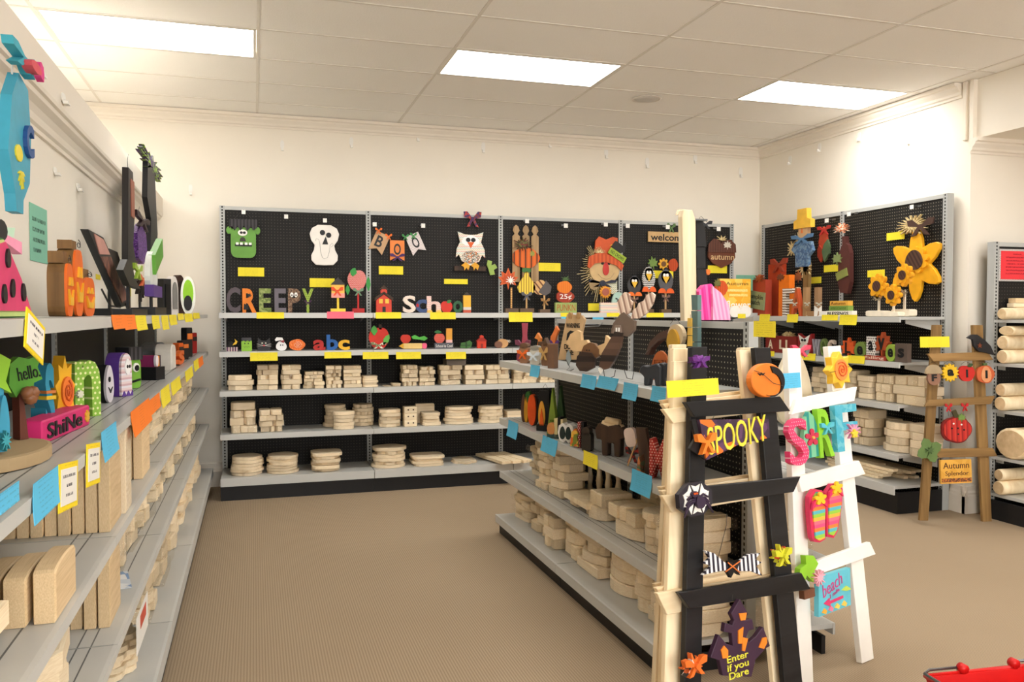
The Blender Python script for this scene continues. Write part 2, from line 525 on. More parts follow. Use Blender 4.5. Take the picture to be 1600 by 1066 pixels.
profile('baseboard_back', BASE, RIGHT_X - LEFT_X, TRIM, place(LEFT_X, BACK_Y, 0, 0))
profile('baseboard_right', BASE, .155, TRIM, place(RIGHT_X, CORNER_Y + .127, 0, -90))
profile('baseboard_front', BASE, .2, TRIM, place(RIGHT_X - .028, CORNER_Y, 0, 0))

# ceiling: slab, grid bars and single tiles
ce = struct(box('ceiling', -4.0, RIGHT_X + .25, -3.2, BACK_Y + .12, CEIL + .03, CEIL + .1, WALL))
GX0, GY0, TX, TY = 0.04, 5.33, 1.22, 0.61
TILE = tilemat(); BAR = paint((226, 221, 213), 0.6, 0.02)
tile_cache = {}
LIGHTS = [(-1, 0), (1, 0), (3, 0), (1, -4), (3, -4), (1, -8), (3, -8)]  # the nearer rows are unseen lamps, added to supplement the three in view
xs = [GX0 + TX * k for k in range(-3, 5)]
ys = [GY0 + TY * k for k in range(-14, 5)]
for i, x in enumerate(xs):
    for j, y in enumerate(ys):
        if (i - 3, j - 14) in LIGHTS: continue
        x0, x1, y0, y1 = max(x, -4.0), min(x + TX, RIGHT_X + .02), max(y, -3.2), min(y + TY, BACK_Y)
        if x1 - x0 < .03 or y1 - y0 < .03: continue
        key = (round(x1 - x0, 3), round(y1 - y0, 3))
        if key not in tile_cache:
            tile_cache[key] = mesh('ceiling_tile', boxv(.004, key[0] - .004, .004, key[1] - .004, 0, .014), BOXF, TILE)
        obj('ceiling_tile', tile_cache[key], ce, (x0, y0, CEIL + .004))
for x in xs:
    if -4 < x < RIGHT_X: box('grid_bar', x - .010, x + .010, -3.2, BACK_Y, CEIL + .0005, CEIL + .0045, BAR, ce)
for y in ys:
    if -3.2 < y < BACK_Y: box('grid_bar', -4.0, RIGHT_X, y - .010, y + .010, CEIL + .001, CEIL + .005, BAR, ce)
# ceiling lamps
def emit(name, c, p):
    m = bpy.data.materials.new(name); m.use_nodes = True; t = m.node_tree
    b = t.nodes['Principled BSDF']
    b.inputs['Base Color'].default_value = (.9, .9, .9, 1)
    b.inputs['Emission Color'].default_value = c; b.inputs['Emission Strength'].default_value = p
    return m
PANEL = emit('fluorescent_diffuser', (1.0, 0.985, 0.95, 1), LIGHT_POWER)
lamp_words = {(-1, 0): 'nearest the left wall ledge', (1, 0): 'middle one of the three in view', (3, 0): 'nearest the right wall'}
for k, (i, j) in enumerate(LIGHTS):
    x, y = GX0 + TX * i, GY0 + TY * j
    side = {-1: 'left', 1: 'middle', 3: 'right'}[i]
    w = lamp_words.get((i, j)) or '%s one in the %s unseen added row above the near end' % (side, {-4: 'near', -8: 'second'}[j])
    e = obj('ceiling_lamp', None, None, (x, y, CEIL))
    tag(e, 'bright recessed fluorescent ceiling panel, ' + w, 'ceiling lamp', 'fluorescent ceiling panels')
    fr = [(.012, .012), (TX - .012, .012), (TX - .012, TY - .012), (.012, TY - .012)]
    i2 = [(.03, .03), (TX - .03, .03), (TX - .03, TY - .03), (.03, TY - .03)]
    v = [(a, b, 0) for a, b in fr] + [(a, b, 0) for a, b in i2] + [(a, b, .02) for a, b in fr] + [(a, b, .02) for a, b in i2]
    f = [(q, (q + 1) % 4, (q + 1) % 4 + 4, q + 4) for q in range(4)] + [(q + 8, (q + 1) % 4 + 8, (q + 1) % 4 + 12, q + 12) for q in range(4)] \
        + [(q, (q + 1) % 4, (q + 1) % 4 + 8, q + 8) for q in range(4)] + [(q + 4, (q + 1) % 4 + 4, (q + 1) % 4 + 12, q + 12) for q in range(4)]
    obj('frame', mesh('frame', v, f, BAR), e)
    obj('diffuser', mesh('diffuser', boxv(.03, TX - .03, .03, TY - .03, .004, .01), BOXF, PANEL), e)
# the space beyond the low left wall has a lamp too: it shines over the ledge onto the back wall
e = obj('ceiling_lamp', None, None, (-2.75, 5.95, CEIL)); tag(e, 'fluorescent ceiling panel beyond the left ledge, out of view', 'ceiling lamp', 'fluorescent ceiling panels')
box('diffuser', 0, 1.2, 0, .6, -.012, -.006, PANEL, e); box('frame', -.02, 1.22, -.02, .62, -.006, .03, BAR, e)
# unseen ceiling lamp added to light the alcove beyond the header
e = obj('ceiling_lamp', None, None, (6.4, 2.2, 2.79)); tag(e, 'added fluorescent ceiling panel in the alcove at the right, out of view', 'ceiling lamp', 'fluorescent ceiling panels')
box('diffuser', 0, 1.2, 0, .6, -.012, -.006, PANEL, e); box('frame', -.02, 1.22, -.02, .62, -.006, 0, BAR, e)
e = obj('ceiling_speaker', None); tag(e, 'round flush white speaker grille in the ceiling tile', 'speaker')
e.location = Frame((0, 0, CEIL), (1, 0, 0)).o
d = _F + _R * ((1010 - CX) / F_PX) - _U * ((154 - CY) / F_PX); e.location = _C + d * ((CEIL - EYE) / d.z)
lathe('rim', [(.115, 0), (.12, -.006), (.105, -.009), (.1, -.004)], paint((226, 220, 212), .6, .02), e, 28)
lathe('grille', [(.1, -.001), (.1, -.006), (.03, -.008), (.001, -.008)], paint((212, 208, 202), .7, .04, 300), e, 28)

# ------------------------------------------------------------------ shelving
def tri(name, x, y0, y1, z0, z1, parent):
    v = [(x - .002, y0, z1), (x - .002, y1, z1), (x - .002, y1, z0), (x - .002, y0, z1 - .03), (x + .002, y0, z1), (x + .002, y1, z1), (x + .002, y1, z0), (x + .002, y0, z1 - .03)]
    return obj(name, mesh(name, v, BOXF, GREY), parent)
def shelfpart(e, z, w, depth, lip, s=1, back=-.013, n='shelf', x0=0.0, bf=.8):
    """s=1 shelf in front of the panel, s=-1 behind it"""
    ya, yb = (-depth, back) if s > 0 else (-back, depth)
    sh = box(n, x0 + .004, w - .004, ya, yb, z - .022, z, GREY, e)
    fy = -depth if s > 0 else depth
    box('price_channel', x0 + .002, w - .002, min(fy, fy - .012 * s), max(fy, fy - .012 * s), z - lip, z + .0002, LIP, sh)
    if n == 'deck':
        return sh
    for x in (x0 + .05, w - .05):
        if s > 0: tri('bracket', x, -depth * bf, -.014, z - .03 - bf * .11, z - .022, sh)
        else: tri('bracket', x, depth * bf, .036, z - .11, z - .022, sh)
    for q in (.09, .055):
        box('groove', x0 + .004, w - .004, fy + s * q, fy + s * (q + .004), z - .001, z + .0003, paint((96, 98, 98)), sh)
    return sh
def bay(name, label, x, y, deg, w, depth, height, shelves, deck, peg, last=False, sx0=0.0, bf=.8, both=False, group=None, top=True, lip=.042, first=True, deck_lip=.066, depth2=None):
    e = obj(name, None); e.matrix_world = place(x, y, 0, deg); tag(e, label, 'shelving', group)
    box('back_panel', .001, w - .001, 0, .022, .02, height - .03, peg, e)
    ups = [.021] + ([w - .021] if last else [])
    for u in ups:
        q = obj('upright', mesh('upright', boxv(-.021, .021, -.012, .05 if not both else .034, 0, height), BOXF, SLOT), e, (u, 0, 0))
    if top: box('top_rail', .042, w - (.042 if last else .001), -.008, .03, height - .032, height - .002, GREY, e)
    for z in shelves: shelfpart(e, z, w, depth, lip, x0=sx0, bf=bf)
    shelfpart(e, deck, w, depth + .03, deck_lip if deck > .15 else .05, 1, -.013, 'deck', sx0)
    box('kick_plate', sx0 + .001, w - .001, -depth - .012, -depth + .008, 0, deck - .05, BLK, e)
    if last: box('end_kick', w - .02, w, -depth + .008, -.012, 0, deck - .05, BLK, e)
    if first: box('end_kick', 0, .02, -depth + .008, -.012, 0, deck - .05, BLK, e)
    if both:
        d2 = depth2 or depth
        for z in shelves[1:]: shelfpart(e, z, w, d2, lip, -1, -.035)
        shelfpart(e, 1.0, w, .2, .03, -1, -.035)
        shelfpart(e, deck, w, d2 + .03, .05, -1, -.035, 'deck')
        box('kick_plate', .001, w - .001, d2 - .03, d2 - .01, 0, deck - .05, BLK, e)
    return e
BZ = [1.505, 1.194, .878, .53, .185]
B_Y = 7.44; B_D = .44
bx = [-.271, .949, 2.169, 3.384, 4.656]
bw = ['left end, behind the green monster', 'behind the BOO flags and the owl', 'behind the picket fence pumpkin', 'at the right end, behind the WELCOME sign']
for i in range(4):
    bay('shelving_unit', 'black pegboard shelving bay on the back wall, ' + bw[i], bx[i], B_Y, 0, bx[i + 1] - bx[i], B_D, 2.405,
        BZ[:4], BZ[4], PEG_BACK, last=(i == 3), bf=.4, group='shelving bays on the back wall', first=(i == 0))
RZ = [1.475, 1.135, .815, .44, .21]
R_X = 5.0; R_D = .42
for i in range(2):
    bay('shelving_unit', 'black pegboard shelving bay on the right wall, ' + ('in the corner' if i == 0 else 'behind the big sunflower'),
        R_X, 7.44 - 1.2 * i, -90, 1.2, R_D, 2.405, RZ[:4], RZ[4], PEG_LIGHT, last=(i == 1), group='shelving bays on the right wall', first=False, sx0=(.5 if i == 0 else 0))
LZ = [1.49, 1.18, .88, .575, .2]
L_X = -.78; L_D = .395
lw = ['farthest one, in the corner', 'second from the corner', 'third from the corner', 'fourth from the corner', 'nearest end']
for i in range(5):
    bay('shelving_unit', 'low grey metal shelving bay along the left wall, ' + lw[i], L_X, 7.40 - 1.22 * (i + 1), 90, 1.22, L_D, 1.47,
        LZ[:4], LZ[4], PANEL_DARK, last=(i == 0), group='shelving bays along the left wall', lip=.028, bf=.3, top=False, first=(i == 4))
IZ = [1.18, .79, .425, .13]
I_X = 2.0; I_D = .40; I_F, I_N = 5.42, 3.05
for i in range(2):
    bay('island_shelving_unit', 'chest-high double-sided grey shelving bay in the middle of the floor, ' + ('far half' if i == 0 else 'near half behind the ladders'),
        I_X, I_F - 1.185 * i, -90, 1.185, I_D, 1.465, IZ[:3], IZ[3], PEG_LIGHT, last=(i == 1), both=True, bf=.35, group='island shelving', first=(i == 0), depth2=.40)
XZ = [1.455, 1.14, .80, .46, .19]
bay('shelving_unit', 'tall grey shelving bay with a red notice at the right edge of the picture', 5.135, 4.76, 0, 1.2, .42, 2.02, XZ[:4], XZ[4], PEG_BACK, last=True, bf=.18)
# ------------------------------------------------------------------ small things used everywhere
def cardmat(c):
    k = ('card', c)
    if k not in MATS:
        n = NT('card_%d_%d_%d' % c, 0.6, 0.2); x, y, z = n.xyz()
        ln = n.math('LESS_THAN', n.math('FRACT', n.math('DIVIDE', z, 0.009)), 0.28)
        m = n.math('MULTIPLY', ln, n.math('GREATER_THAN', n.noise(140, 1), 0.47))
        m = n.math('MULTIPLY', m, n.math('LESS_THAN', n.math('ABSOLUTE', x), 0.055))
        n.color(n.mix(n.math('MULTIPLY', m, 0.22), lin(c), lin((60, 60, 50))))
        MATS[k] = n.m
    return MATS[k]
def card(fr, bb, c, label, group=None, tilt=0.0, skew=0.0, sub='price_card', cat='price card'):
    x0, y0, x1, y1 = bb
    p = fr.hit((x0 + x1) / 2, y1)
    W = (fr.hit(x1, (y0 + y1) / 2) - fr.hit(x0, (y0 + y1) / 2)).dot(fr.x); H = (fr.hit((x0 + x1) / 2, y0) - p).dot(fr.z)
    n = 4; v = []; f = []
    for s in (0, 1):
        for i in range(n + 1):
            h = i / n
            bend = -tilt * (1 - h) ** 2 * H
            for q in (-.5, .5): v.append((q * W + skew * (h - .5) * H, bend + s * .0012, h * H))
    for i in range(n):
        a = 2 * i; b = a + 2 * (n + 1)
        f += [(a, a + 1, a + 3, a + 2), (b, b + 2, b + 3, b + 1), (a, a + 2, b + 2, b), (a + 1, b + 1, b + 3, a + 3)]
    t = 2 * n; b0 = 2 * (n + 1)
    f += [(0, b0, b0 + 1, 1), (t, t + 1, t + b0 + 1, t + b0)]
    o = obj(sub, mesh(sub, v, f, cardmat(c)))
    o.matrix_world = Matrix.Translation(p) @ fr.rot.to_4x4()
    return tag(o, label, cat, group)
CY_, CB_, CO_, CP_ = (236, 218, 56), (92, 186, 226), (246, 128, 44), (240, 110, 130)
def print_mat(paper, ink):
    k = ('print', paper, ink)
    if k not in MATS:
        n = NT('faint_print', 0.7, 0.2)
        f = n.noise(300, 1, None, (1, 1, .25))
        n.color(n.mix(n.math('GREATER_THAN', f, .47), lin(paper), lin(ink))); MATS[k] = n.m
    return MATS[k]
def printed(it, rows, paper, ink, f, parent=None, h=.05):
    """rows of print too small to read"""
    for x, y, w in rows: it.add('print_line', rect(), print_mat(paper, ink), x, y, w, h, .0004, f, parent=parent)
def letter(ch, fr, bb, mat, label, z=None, t=.03, group=None, bold=.015, cat='letter'):
    it = Item('wooden_letter', label, cat, fr, bb, t, group, z)
    it.text(ch, mat, .5, .5, 1, 1, t, 0, bold=bold, nm='letter_block')
    return it
def bow(it, x, y, w, mat, f=None, parent=None, h=None, nm='bow', knot=None):
    f = it.t if f is None else f
    q = it.add(nm, bow_out(), mat, x, y, w, (h or w * it.W / it.H * .8), .008, f, parent=parent)
    it.add('knot', circ(10), knot or mat, x, y, w * .2, w * .2 * it.W / it.H, .012, f, parent=q if not parent else parent)
    return q
def stand(it, stick_mat, base_mat, top, base_w=.7, base_h=.09, sw=.05, x=.5, depth=.05):
    it.add('base', rect(), base_mat, x, base_h / 2, base_w, base_h, depth, -depth / 2 + .008)
    it.add('stick', rect(), stick_mat, x, (top + base_h) / 2, sw, top - base_h, .01, .004)
def peg_hook(fr, px, py, label, tagged=True):
    it = Item('peg_hook', label, 'hook', fr, (px - 3, py - 4, px + 3, py + 4), .002, 'peg hooks on the pegboards')
    it.add('bracket', rect(), STEEL, .5, .75, .9, .35, .003, 0)
    tube('prong', [(0, -.003, it.H * .75), (0, -.05, it.H * .7), (0, -.07, it.H * .75), (0, -.078, it.H * .98)], .002, STEEL, it.e, 5)
    if tagged: it.add('tag', rect(), WHT, .45, .5, 1, .8, .001, .075)
    return it

# ------------------------------------------------------------------ back wall, first bay, top shelf
F_SH = FB(7.28); F_PG = FB(7.425)
SZ = BZ[0]
it = Item('monster_plaque', 'green square-jawed monster face plaque with black ragged hair', 'plaque', F_PG, (354, 344, 407, 403), .02)
MG = paint((98, 150, 62), .5)
it.add('face', rrect(.22), MG, .5, .40, .74, .80)
it.add('ear', circ(14), MG, .08, .72, .16, .2); it.add('ear', circ(14), MG, .92, .72, .16, .2)
it.add('hair', [(-.5, .5), (.5, .5), (.5, -.2), (.36, -.45), (.28, -.1), (.14, -.5), (.02, -.05), (-.1, -.5), (-.2, -.12), (-.32, -.5), (-.4, -.1), (-.5, -.3)], stripes([(30, 28, 30), (58, 54, 58)], .014), .5, .86, .82, .30, .012, .02)
e_ = it.add('eyes', circ(20), WHT, .48, .66, .28, .17, .004, .02)
for x in (.44, .53): it.add('pupil', circ(10), BLK, x, .66, .09, .07, .003, .024, parent=e_)
it.add('nose', dome(), paint((60, 56, 48)), .48, .49, .18, .11, .006, .02)
m_ = it.add('mouth', rect(), BLK, .5, .33, .5, .06, .004, .02)
for x in (.32, .44, .58, .70): it.add('tooth', rect(), WHT, x, .37, .08, .06, .004, .021, parent=m_)
it.hookwire(1.26)
it = Item('ghost_plaque', 'white figure-eight ghost plaque with black eyes hanging on pegboard', 'plaque', F_PG, (484, 352, 530, 415), .02)
gp = [(0, -.5), (.3, -.49), (.44, -.38), (.45, -.25), (.36, -.12), (.33, 0), (.45, .12), (.5, .28), (.42, .42), (.22, .5)]
it.add('body', gp + [(-x, y) for x, y in reversed(gp[1:])], paint((234, 229, 222), .5, .03), bev=.004)
for x, y in ((.43, .81), (.64, .75)): it.add('eye', circ(16), BLK, x, y, .18, .13, .003, .02)
it.add('nose', [(-.5, -.5), (.5, -.5), (.1, .5)], BLK, .52, .62, .2, .2, .003, .02)
it.wire('smile', [(.2, .6), (.22, .66), (.3, .64), (.34, .55), (.36, .35), (.42, .2), (.5, .16), (.6, .2), (.66, .35), (.68, .5), (.76, .56), (.8, .5), (.72, .46)], f=.022, r=.001)
it.hookwire(1.15, w=.25)
for px, py, w in ((381, 328, 'above the green monster plaque'), (447, 335, 'empty, between the monster and ghost plaques'), (507, 341, 'above the white ghost plaque'), (584, 347, 'above the B flag'), (659, 349, 'above the dotted O flag'),
                  (820, 342, 'above the picket fence'), (880, 349, 'empty, right of the picket fence'), (942, 347, 'above the scarecrow'), (976, 349, 'just right of the scarecrow post'), (1038, 351, 'above the WELCOME board'), (1117, 354, 'above the brown acorn plaque')):
    peg_hook(F_PG, px, py + 5, 'steel peg hook with white tag, ' + w)
g = 'yellow price cards on the back wall'
for bb, w in (((372, 418, 413, 432), 'pinned below the green monster plaque'), ((484, 435, 523, 449), 'pinned below the white ghost plaque'),
              ((592, 416, 630, 429), 'pinned below the BOO flags'), ((694, 436, 731, 444), 'pinned below the owl plaque'), ((841, 411, 876, 424), 'pinned right of the picket fence pumpkin'),
              ((919, 474, 936, 486), 'left of the zigzag block under the scarecrow'), ((1020, 423, 1052, 435), 'pinned behind the grey crow'), ((1106, 415, 1136, 427), 'pinned below the brown acorn plaque')):
    card(F_PG, bb, CY_, 'yellow price card ' + w, g)
F_LIP = FB(B_Y - B_D - .014)
for bb, c, w in (((401, 488, 444, 498), CY_, 'below the CREEPY letters'), ((511, 487, 553, 498), CP_, 'below the little house on a stand'), ((587, 488, 627, 498), CY_, 'below the red schoolhouse'),
                 ((672, 488, 712, 499), CY_, 'below the School letters'), ((795, 488, 832, 503), CY_, 'below the yellow gourd on a stand'), ((876, 489, 893, 495), CY_, 'below the PUNKN block'),
                 ((948, 489, 968, 495), CY_, 'below the zigzag block'), ((1010, 489, 1037, 496), CY_, 'below the crows on stands'),
                 ((391, 551, 434, 564), CY_, 'below the small Halloween faces'), ((507, 550, 549, 560), CY_, 'below the blue b letter'), ((567, 550, 607, 561), CY_, 'below the big red apple'),
                 ((619, 550, 658, 561), CY_, 'below the pencil with apple and worm'), ((697, 550, 728, 561), CY_, 'below the green pepper ornament')):
    card(F_LIP, bb, c, ('pink' if c == CP_ else 'yellow') + ' price card on shelf edge ' + w, 'price cards on the back shelf edges', .1)
crp = [('C', (354, 449, 376, 487), paint((84, 74, 80)), 'grey-purple letter C, first of the word CREEPY'), ('R', (379, 451, 401, 487), paint((222, 124, 34)), 'orange letter R with a black web, second of CREEPY'),
       ('E', (405, 451, 424, 487), patchy([(124, 140, 72), (150, 160, 96), (100, 116, 60)], 60), 'olive green letter E, third of the word CREEPY'), ('E', (429, 451, 447, 487), paint((104, 98, 106)), 'grey letter E, fourth of the word CREEPY'),
       ('P', (450, 451, 470, 487), patchy([(112, 84, 64), (140, 112, 88), (84, 62, 48)], 90), 'mottled brown letter P with eyes, fifth of CREEPY'), ('Y', (472, 451, 490, 487), dots((152, 178, 66), (50, 60, 30), .016, .2), 'lime green letter Y, last of the word CREEPY')]
for ch, bb, m, lb in crp:
    it = letter(ch, F_SH, bb, m, lb, SZ, .025, 'CREEPY letters', .03)
    if ch == 'P':
        for x in (.3, .62): q = it.add('eye', circ(12), WHT, x, .74, .26, .2, .003, .025); it.add('pupil', circ(8), BLK, x, .72, .1, .08, .002, .028, parent=q)
    if ch == 'Y': bow(it, .5, .42, .6, paint((70, 30, 70)), .025)
    if ch == 'R': it.add('web', star(8, .35), BLK, .5, .72, .4, .25, .002, .025); it.add('cat', [(-.5, -.5), (.5, -.5), (.4, .2), (.5, .5), (.2, .3), (-.4, .5)], BLK, .25, .25, .35, .25, .003, .025)
it = Item('house_stand', 'small yellow and pink house with orange bow on a yellow stand', 'ornament', F_SH, (516, 434, 540, 487), .02, z=SZ)
stand(it, paint((236, 200, 60)), paint((238, 206, 70)), .45, .95, .12, .14)
it.add('house', stripes([(236, 150, 140), (238, 190, 80)], .08, math.pi / 2), rect() and paint((238, 190, 80)), .5, .62, .85, .36) if False else it.add('house', rect(), paint((238, 186, 84)), .5, .62, .85, .38)
it.add('lower_wall', rect(), paint((236, 150, 140)), .5, .49, .86, .13, .004, .02)
it.add('roof', [(-.5, -.5), (.5, -.5), (0, .5)], paint((58, 54, 50)), .5, .9, .95, .2, .026)
bow(it, .45, .62, .8, paint((222, 76, 30)))
it = Item('apple_stand', 'red gingham apple with green leaves on a red stand', 'ornament', F_SH, (541, 420, 578, 487), .02, z=SZ)
stand(it, paint(RED), paint((170, 30, 28)), .5, .5, .1, .07)
it.add('apple', apple(), dots((196, 44, 44), (236, 210, 200), .008, .3), .45, .73, .78, .46)
it.add('leaf', leaf(), paint((50, 140, 60)), .3, .92, .38, .16, .006, .02, 1.3); it.add('leaf', leaf(), paint((50, 140, 60)), .93, .66, .2, .34, .006, .012)
it.add('leaf', leaf(), paint((50, 140, 60)), .06, .52, .18, .24, .006, .012); bow(it, .5, .48, .45, paint((110, 140, 110)), .02)
# ------------------------------------------------------------------ back wall, second bay, top shelf
it = Item('pennant_banner', 'string of three BOO flags, tan, orange and dotted white', 'banner', F_PG, (577, 345, 667, 408), .01)
flag = [(-.5, .5), (.5, .5), (.5, -.5), (0, -.3), (-.5, -.5)]
for x, y, r, m, ch in ((.17, .44, -.42, paint((190, 152, 112)), 'B'), (.48, .26, 0, paint((226, 128, 56)), 'O'), (.80, .44, .42, dots((226, 216, 214), (90, 40, 70), .012, .2), 'O')):
    q = it.add('flag', flag, m, x, y, .25, .5, .008, 0, r)
    it.text(ch, BLK, x, y + .03, .12, .28, .002, .008, r, q, .02)
for x, y, c in ((.16, .74, ORG), (.33, .60, ORG), (.62, .60, (60, 140, 70)), (.76, .64, (60, 140, 70))): it.add('bow', bow_out(), paint(c), x, y, .12, .16, .008, .008)
it.add('bow', bow_out(), paint((70, 30, 90)), .48, .1, .26, .2, .006, .009)
it.wire('string', [(.07, .98), (.14, .76), (.33, .62), (.48, .54), (.64, .62), (.8, .70), (.9, .96)])
it = Item('owl_plaque', 'white zigzag-patterned owl plaque perched on a dark branch', 'plaque', F_PG, (710, 364, 776, 430), .02)
br = it.add('branch', rect(), DARKW, .36, .15, .74, .11, .02)
it.add('leaf', [(-.1, -.5), (.3, -.45), (.2, -.15), (.5, .0), (.3, .25), (0, .15), (.05, .42), (-.3, .5), (-.4, .2), (-.25, -.1)], paint((150, 178, 86)), .86, .18, .28, .36, .012, .012)
ob = [(0, -.42), (.3, -.3), (.4, -.12), (.5, -.2), (.48, .02), (.36, .22), (.44, .5), (.2, .43), (0, .42)]
ob = ob + [(-x, y) for x, y in reversed(ob[1:-1])]
it.add('body', ob, chevron([(238, 236, 230), (238, 236, 230), (150, 170, 150), (238, 236, 230), (238, 236, 230), (206, 120, 90), (238, 236, 230), (238, 236, 230), (200, 170, 80)], .02, .0052), .36, .58, .68, .86, .016, .02)
it.add('mask', egg(), paint((240, 240, 240), .5, .02), .36, .80, .42, .24, .003, .036)
for x in (.30, .42): it.add('eye', circ(14), BLK, x, .82, .11, .10, .003, .039)
it.add('beak', [(-.5, .5), (.5, .5), (0, -.5)], paint((216, 96, 40)), .36, .70, .16, .14, .005, .038)
it.add('belly', circ(22), patchy([(140, 120, 100), (190, 180, 160), (90, 110, 110), (200, 120, 70), (230, 220, 210)], 130), .36, .42, .42, .3, .006, .036)
for x in (.24, .46): it.add('foot', [(-.5, .1), (-.2, -.1), (-.15, -.5), (.1, -.15), (.3, -.45), (.5, .1), (0, .5)], paint((226, 164, 44)), x, .2, .2, .2, .006, .036)
it.wire('hanging_wire', [(.2, .98), (.33, 1.12), (.4, 1.3), (.45, 1.12), (.52, .98)])
bow(it, .42, 1.33, .42, patchy([(70, 40, 90), (180, 60, 50), (110, 50, 60)], 60), .01, h=.4)
it = Item('schoolhouse', 'small red wooden schoolhouse with yellow windows and belfry', 'ornament', F_SH, (585, 446, 613, 487), .04, z=SZ)
rm = paint((206, 66, 44))
it.add('wall', [(-.5, -.5), (.5, -.5), (.5, .2), (0, .5), (-.5, .2)], rm, .5, .33, .84, .66)
it.add('roof', [(-.5, -.5), (0, .3), (.5, -.5), (.5, -.15), (0, .5), (-.5, -.15)], DARKW, .5, .6, 1, .34, .046)
it.add('belfry', [(-.5, -.5), (.5, -.5), (.5, .1), (0, .5), (-.5, .1)], rm, .5, .8, .34, .2); it.add('belfry_roof', [(-.5, -.5), (.5, -.5), (0, .5)], DARKW, .5, .93, .46, .14, .046)
for x in (.33, .67): it.add('window', rect(), paint((236, 190, 70)), x, .42, .2, .16, .003, .04)
it.add('door', rect(), BLK, .5, .12, .18, .2, .003, .04)
for ch, bb, m, lb in (('S', (629, 462, 649, 487), dots((236, 228, 214), (190, 60, 50), .01, .22), 'white letter S, first of the word School'), ('c', (649, 468, 667, 487), paint((58, 78, 120)), 'blue letter c, second of the word School'),
                      ('h', (666, 463, 688, 487), dots((236, 226, 216), (196, 50, 44), .008, .32), 'red-dotted white letter h, third of the word School')):
    it = letter(ch, F_SH, bb, m, lb, SZ, .025, 'School letters', .025)
    if ch == 'c': it.add('star', star(5, .45), paint(RED), .15, .55, .35, .4, .003, .025)
    if ch == 'h': it.add('foot', circ(12), paint((236, 190, 90)), .2, .08, .4, .18, .004, .025); it.add('foot', circ(12), paint((236, 190, 90)), .85, .08, .4, .18, .004, .025)
it = Item('apple_letter', 'red apple with green leaf standing for the first o of School', 'ornament', F_SH, (688, 469, 706, 487), .025, z=SZ, group='School letters')
it.add('apple', apple(), paint((204, 50, 36)), .5, .45, 1, .9); it.add('leaf', leaf(), paint((60, 120, 60)), .7, .88, .3, .42, .006, .02, -1.1)
letter('o', F_SH, (707, 470, 722, 487), paint((44, 92, 60)), 'green letter o before the pencil in School', SZ, .025, 'School letters', .025)
it = Item('pencil_letter', 'yellow pencil standing upright as the l of School', 'ornament', F_SH, (723, 456, 735, 487), .025, z=SZ, group='School letters')
it.add('body', rect(), paint((240, 180, 54)), .5, .55, .95, .56); it.add('ferrule', rect(), paint((214, 206, 196)), .5, .2, 1, .14); it.add('eraser', rect(), paint((196, 84, 60)), .5, .07, 1, .13)
it.add('tip', [(-.5, -.5), (.5, -.5), (0, .5)], paint((60, 54, 50)), .5, .9, .9, .16)
# ------------------------------------------------------------------ back wall, third bay, top shelf
it = Item('picket_fence', 'wooden picket fence piece with a big orange pumpkin on it', 'plaque', F_PG, (800, 352, 842, 441), .015)
pk = [(-.5, -.5), (.5, -.5), (.5, .3), (.2, .34), (.45, .4), (.3, .47), (0, .5), (-.3, .47), (-.45, .4), (-.2, .34), (-.5, .3)]
PW = wood((150, 120, 84), (186, 156, 116), axis=2, name='weathered_picket')
for x in (.14, .5, .84): it.add('picket', pk, PW, x, .5, .27, 1, .012)
it.add('pumpkin', pumpkin(), stripes([(212, 96, 30), (222, 110, 36), (212, 96, 30), (90, 50, 24)], .014), .5, .42, 1, .36, .014, .012)
it.add('leaf', maple(), paint((150, 150, 70)), .72, .5, .2, .14, .004, .026)
it.add('greenery', tuft(18, 3), patchy([(90, 70, 40), (110, 110, 50), (120, 40, 30), (60, 44, 30)], 80), .36, .66, .8, .28, .02, .02)
it = Item('leaf_stand', 'orange maple leaf with white ribbon on a spiral stick stand', 'ornament', F_SH, (778, 419, 809, 487), .015, z=SZ)
stand(it, stripes([(226, 190, 120), (180, 110, 50)], .008, math.pi / 2), paint((96, 76, 60)), .56, .66, .1, .07, .66)
lf = it.add('leaf', maple(), paint((214, 96, 44)), .5, .76, 1, .48); it.add('inset', maple(), paint((184, 74, 30)), .5, .76, .74, .36, .002, .015, parent=lf)
it.add('ribbon', tuft(10, 5), WHT, .6, .72, .5, .22, .008, .017)
it = Item('gourd_stand', 'yellow gourd with green stem and dark grooves on a stick stand', 'ornament', F_SH, (808, 419, 836, 487), .015, z=SZ)
stand(it, paint((196, 156, 104)), paint((100, 78, 60)), .44, .78, .1, .08)
it.add('gourd', fit([(-.5, -.2), (-.42, -.42), (-.2, -.5), (.2, -.5), (.42, -.42), (.5, -.2), (.36, .05), (.14, .3), (.06, .5), (-.06, .5), (-.14, .3), (-.36, .05)]), stripes([(232, 196, 60), (238, 206, 84), (232, 196, 60), (120, 96, 40)], .006), .5, .67, 1, .5)
it.add('stem', rrect(.3), paint((60, 110, 56)), .5, .95, .5, .1); bow(it, .5, .38, .6, paint((90, 90, 96)))
it = Item('acorn_stand', 'tilted striped tan acorn with grey cap on a stick stand', 'ornament', F_SH, (833, 434, 862, 487), .015, z=SZ)
stand(it, paint((196, 156, 104)), paint((100, 78, 60)), .5, .55, .1, .08, .58)
it.add('nut', circ(20), stripes([(206, 164, 110), (206, 164, 110), (110, 66, 44)], .014, .7), .36, .72, .78, .42, .015, 0, .6)
it.add('cap', fit([(-.5, -.3), (.5, -.3), (.4, .3), (0, .5), (-.4, .3)]), paint((86, 80, 80)), .68, .66, .72, .3, .018, 0, -2.2); bow(it, .62, .32, .5, paint((150, 110, 60)))
it = Item('pumpkin_stack', 'two stacked orange pumpkins marked 25¢ on a green PUNKN block', 'ornament', F_SH, (866, 432, 899, 487), .03, z=SZ)
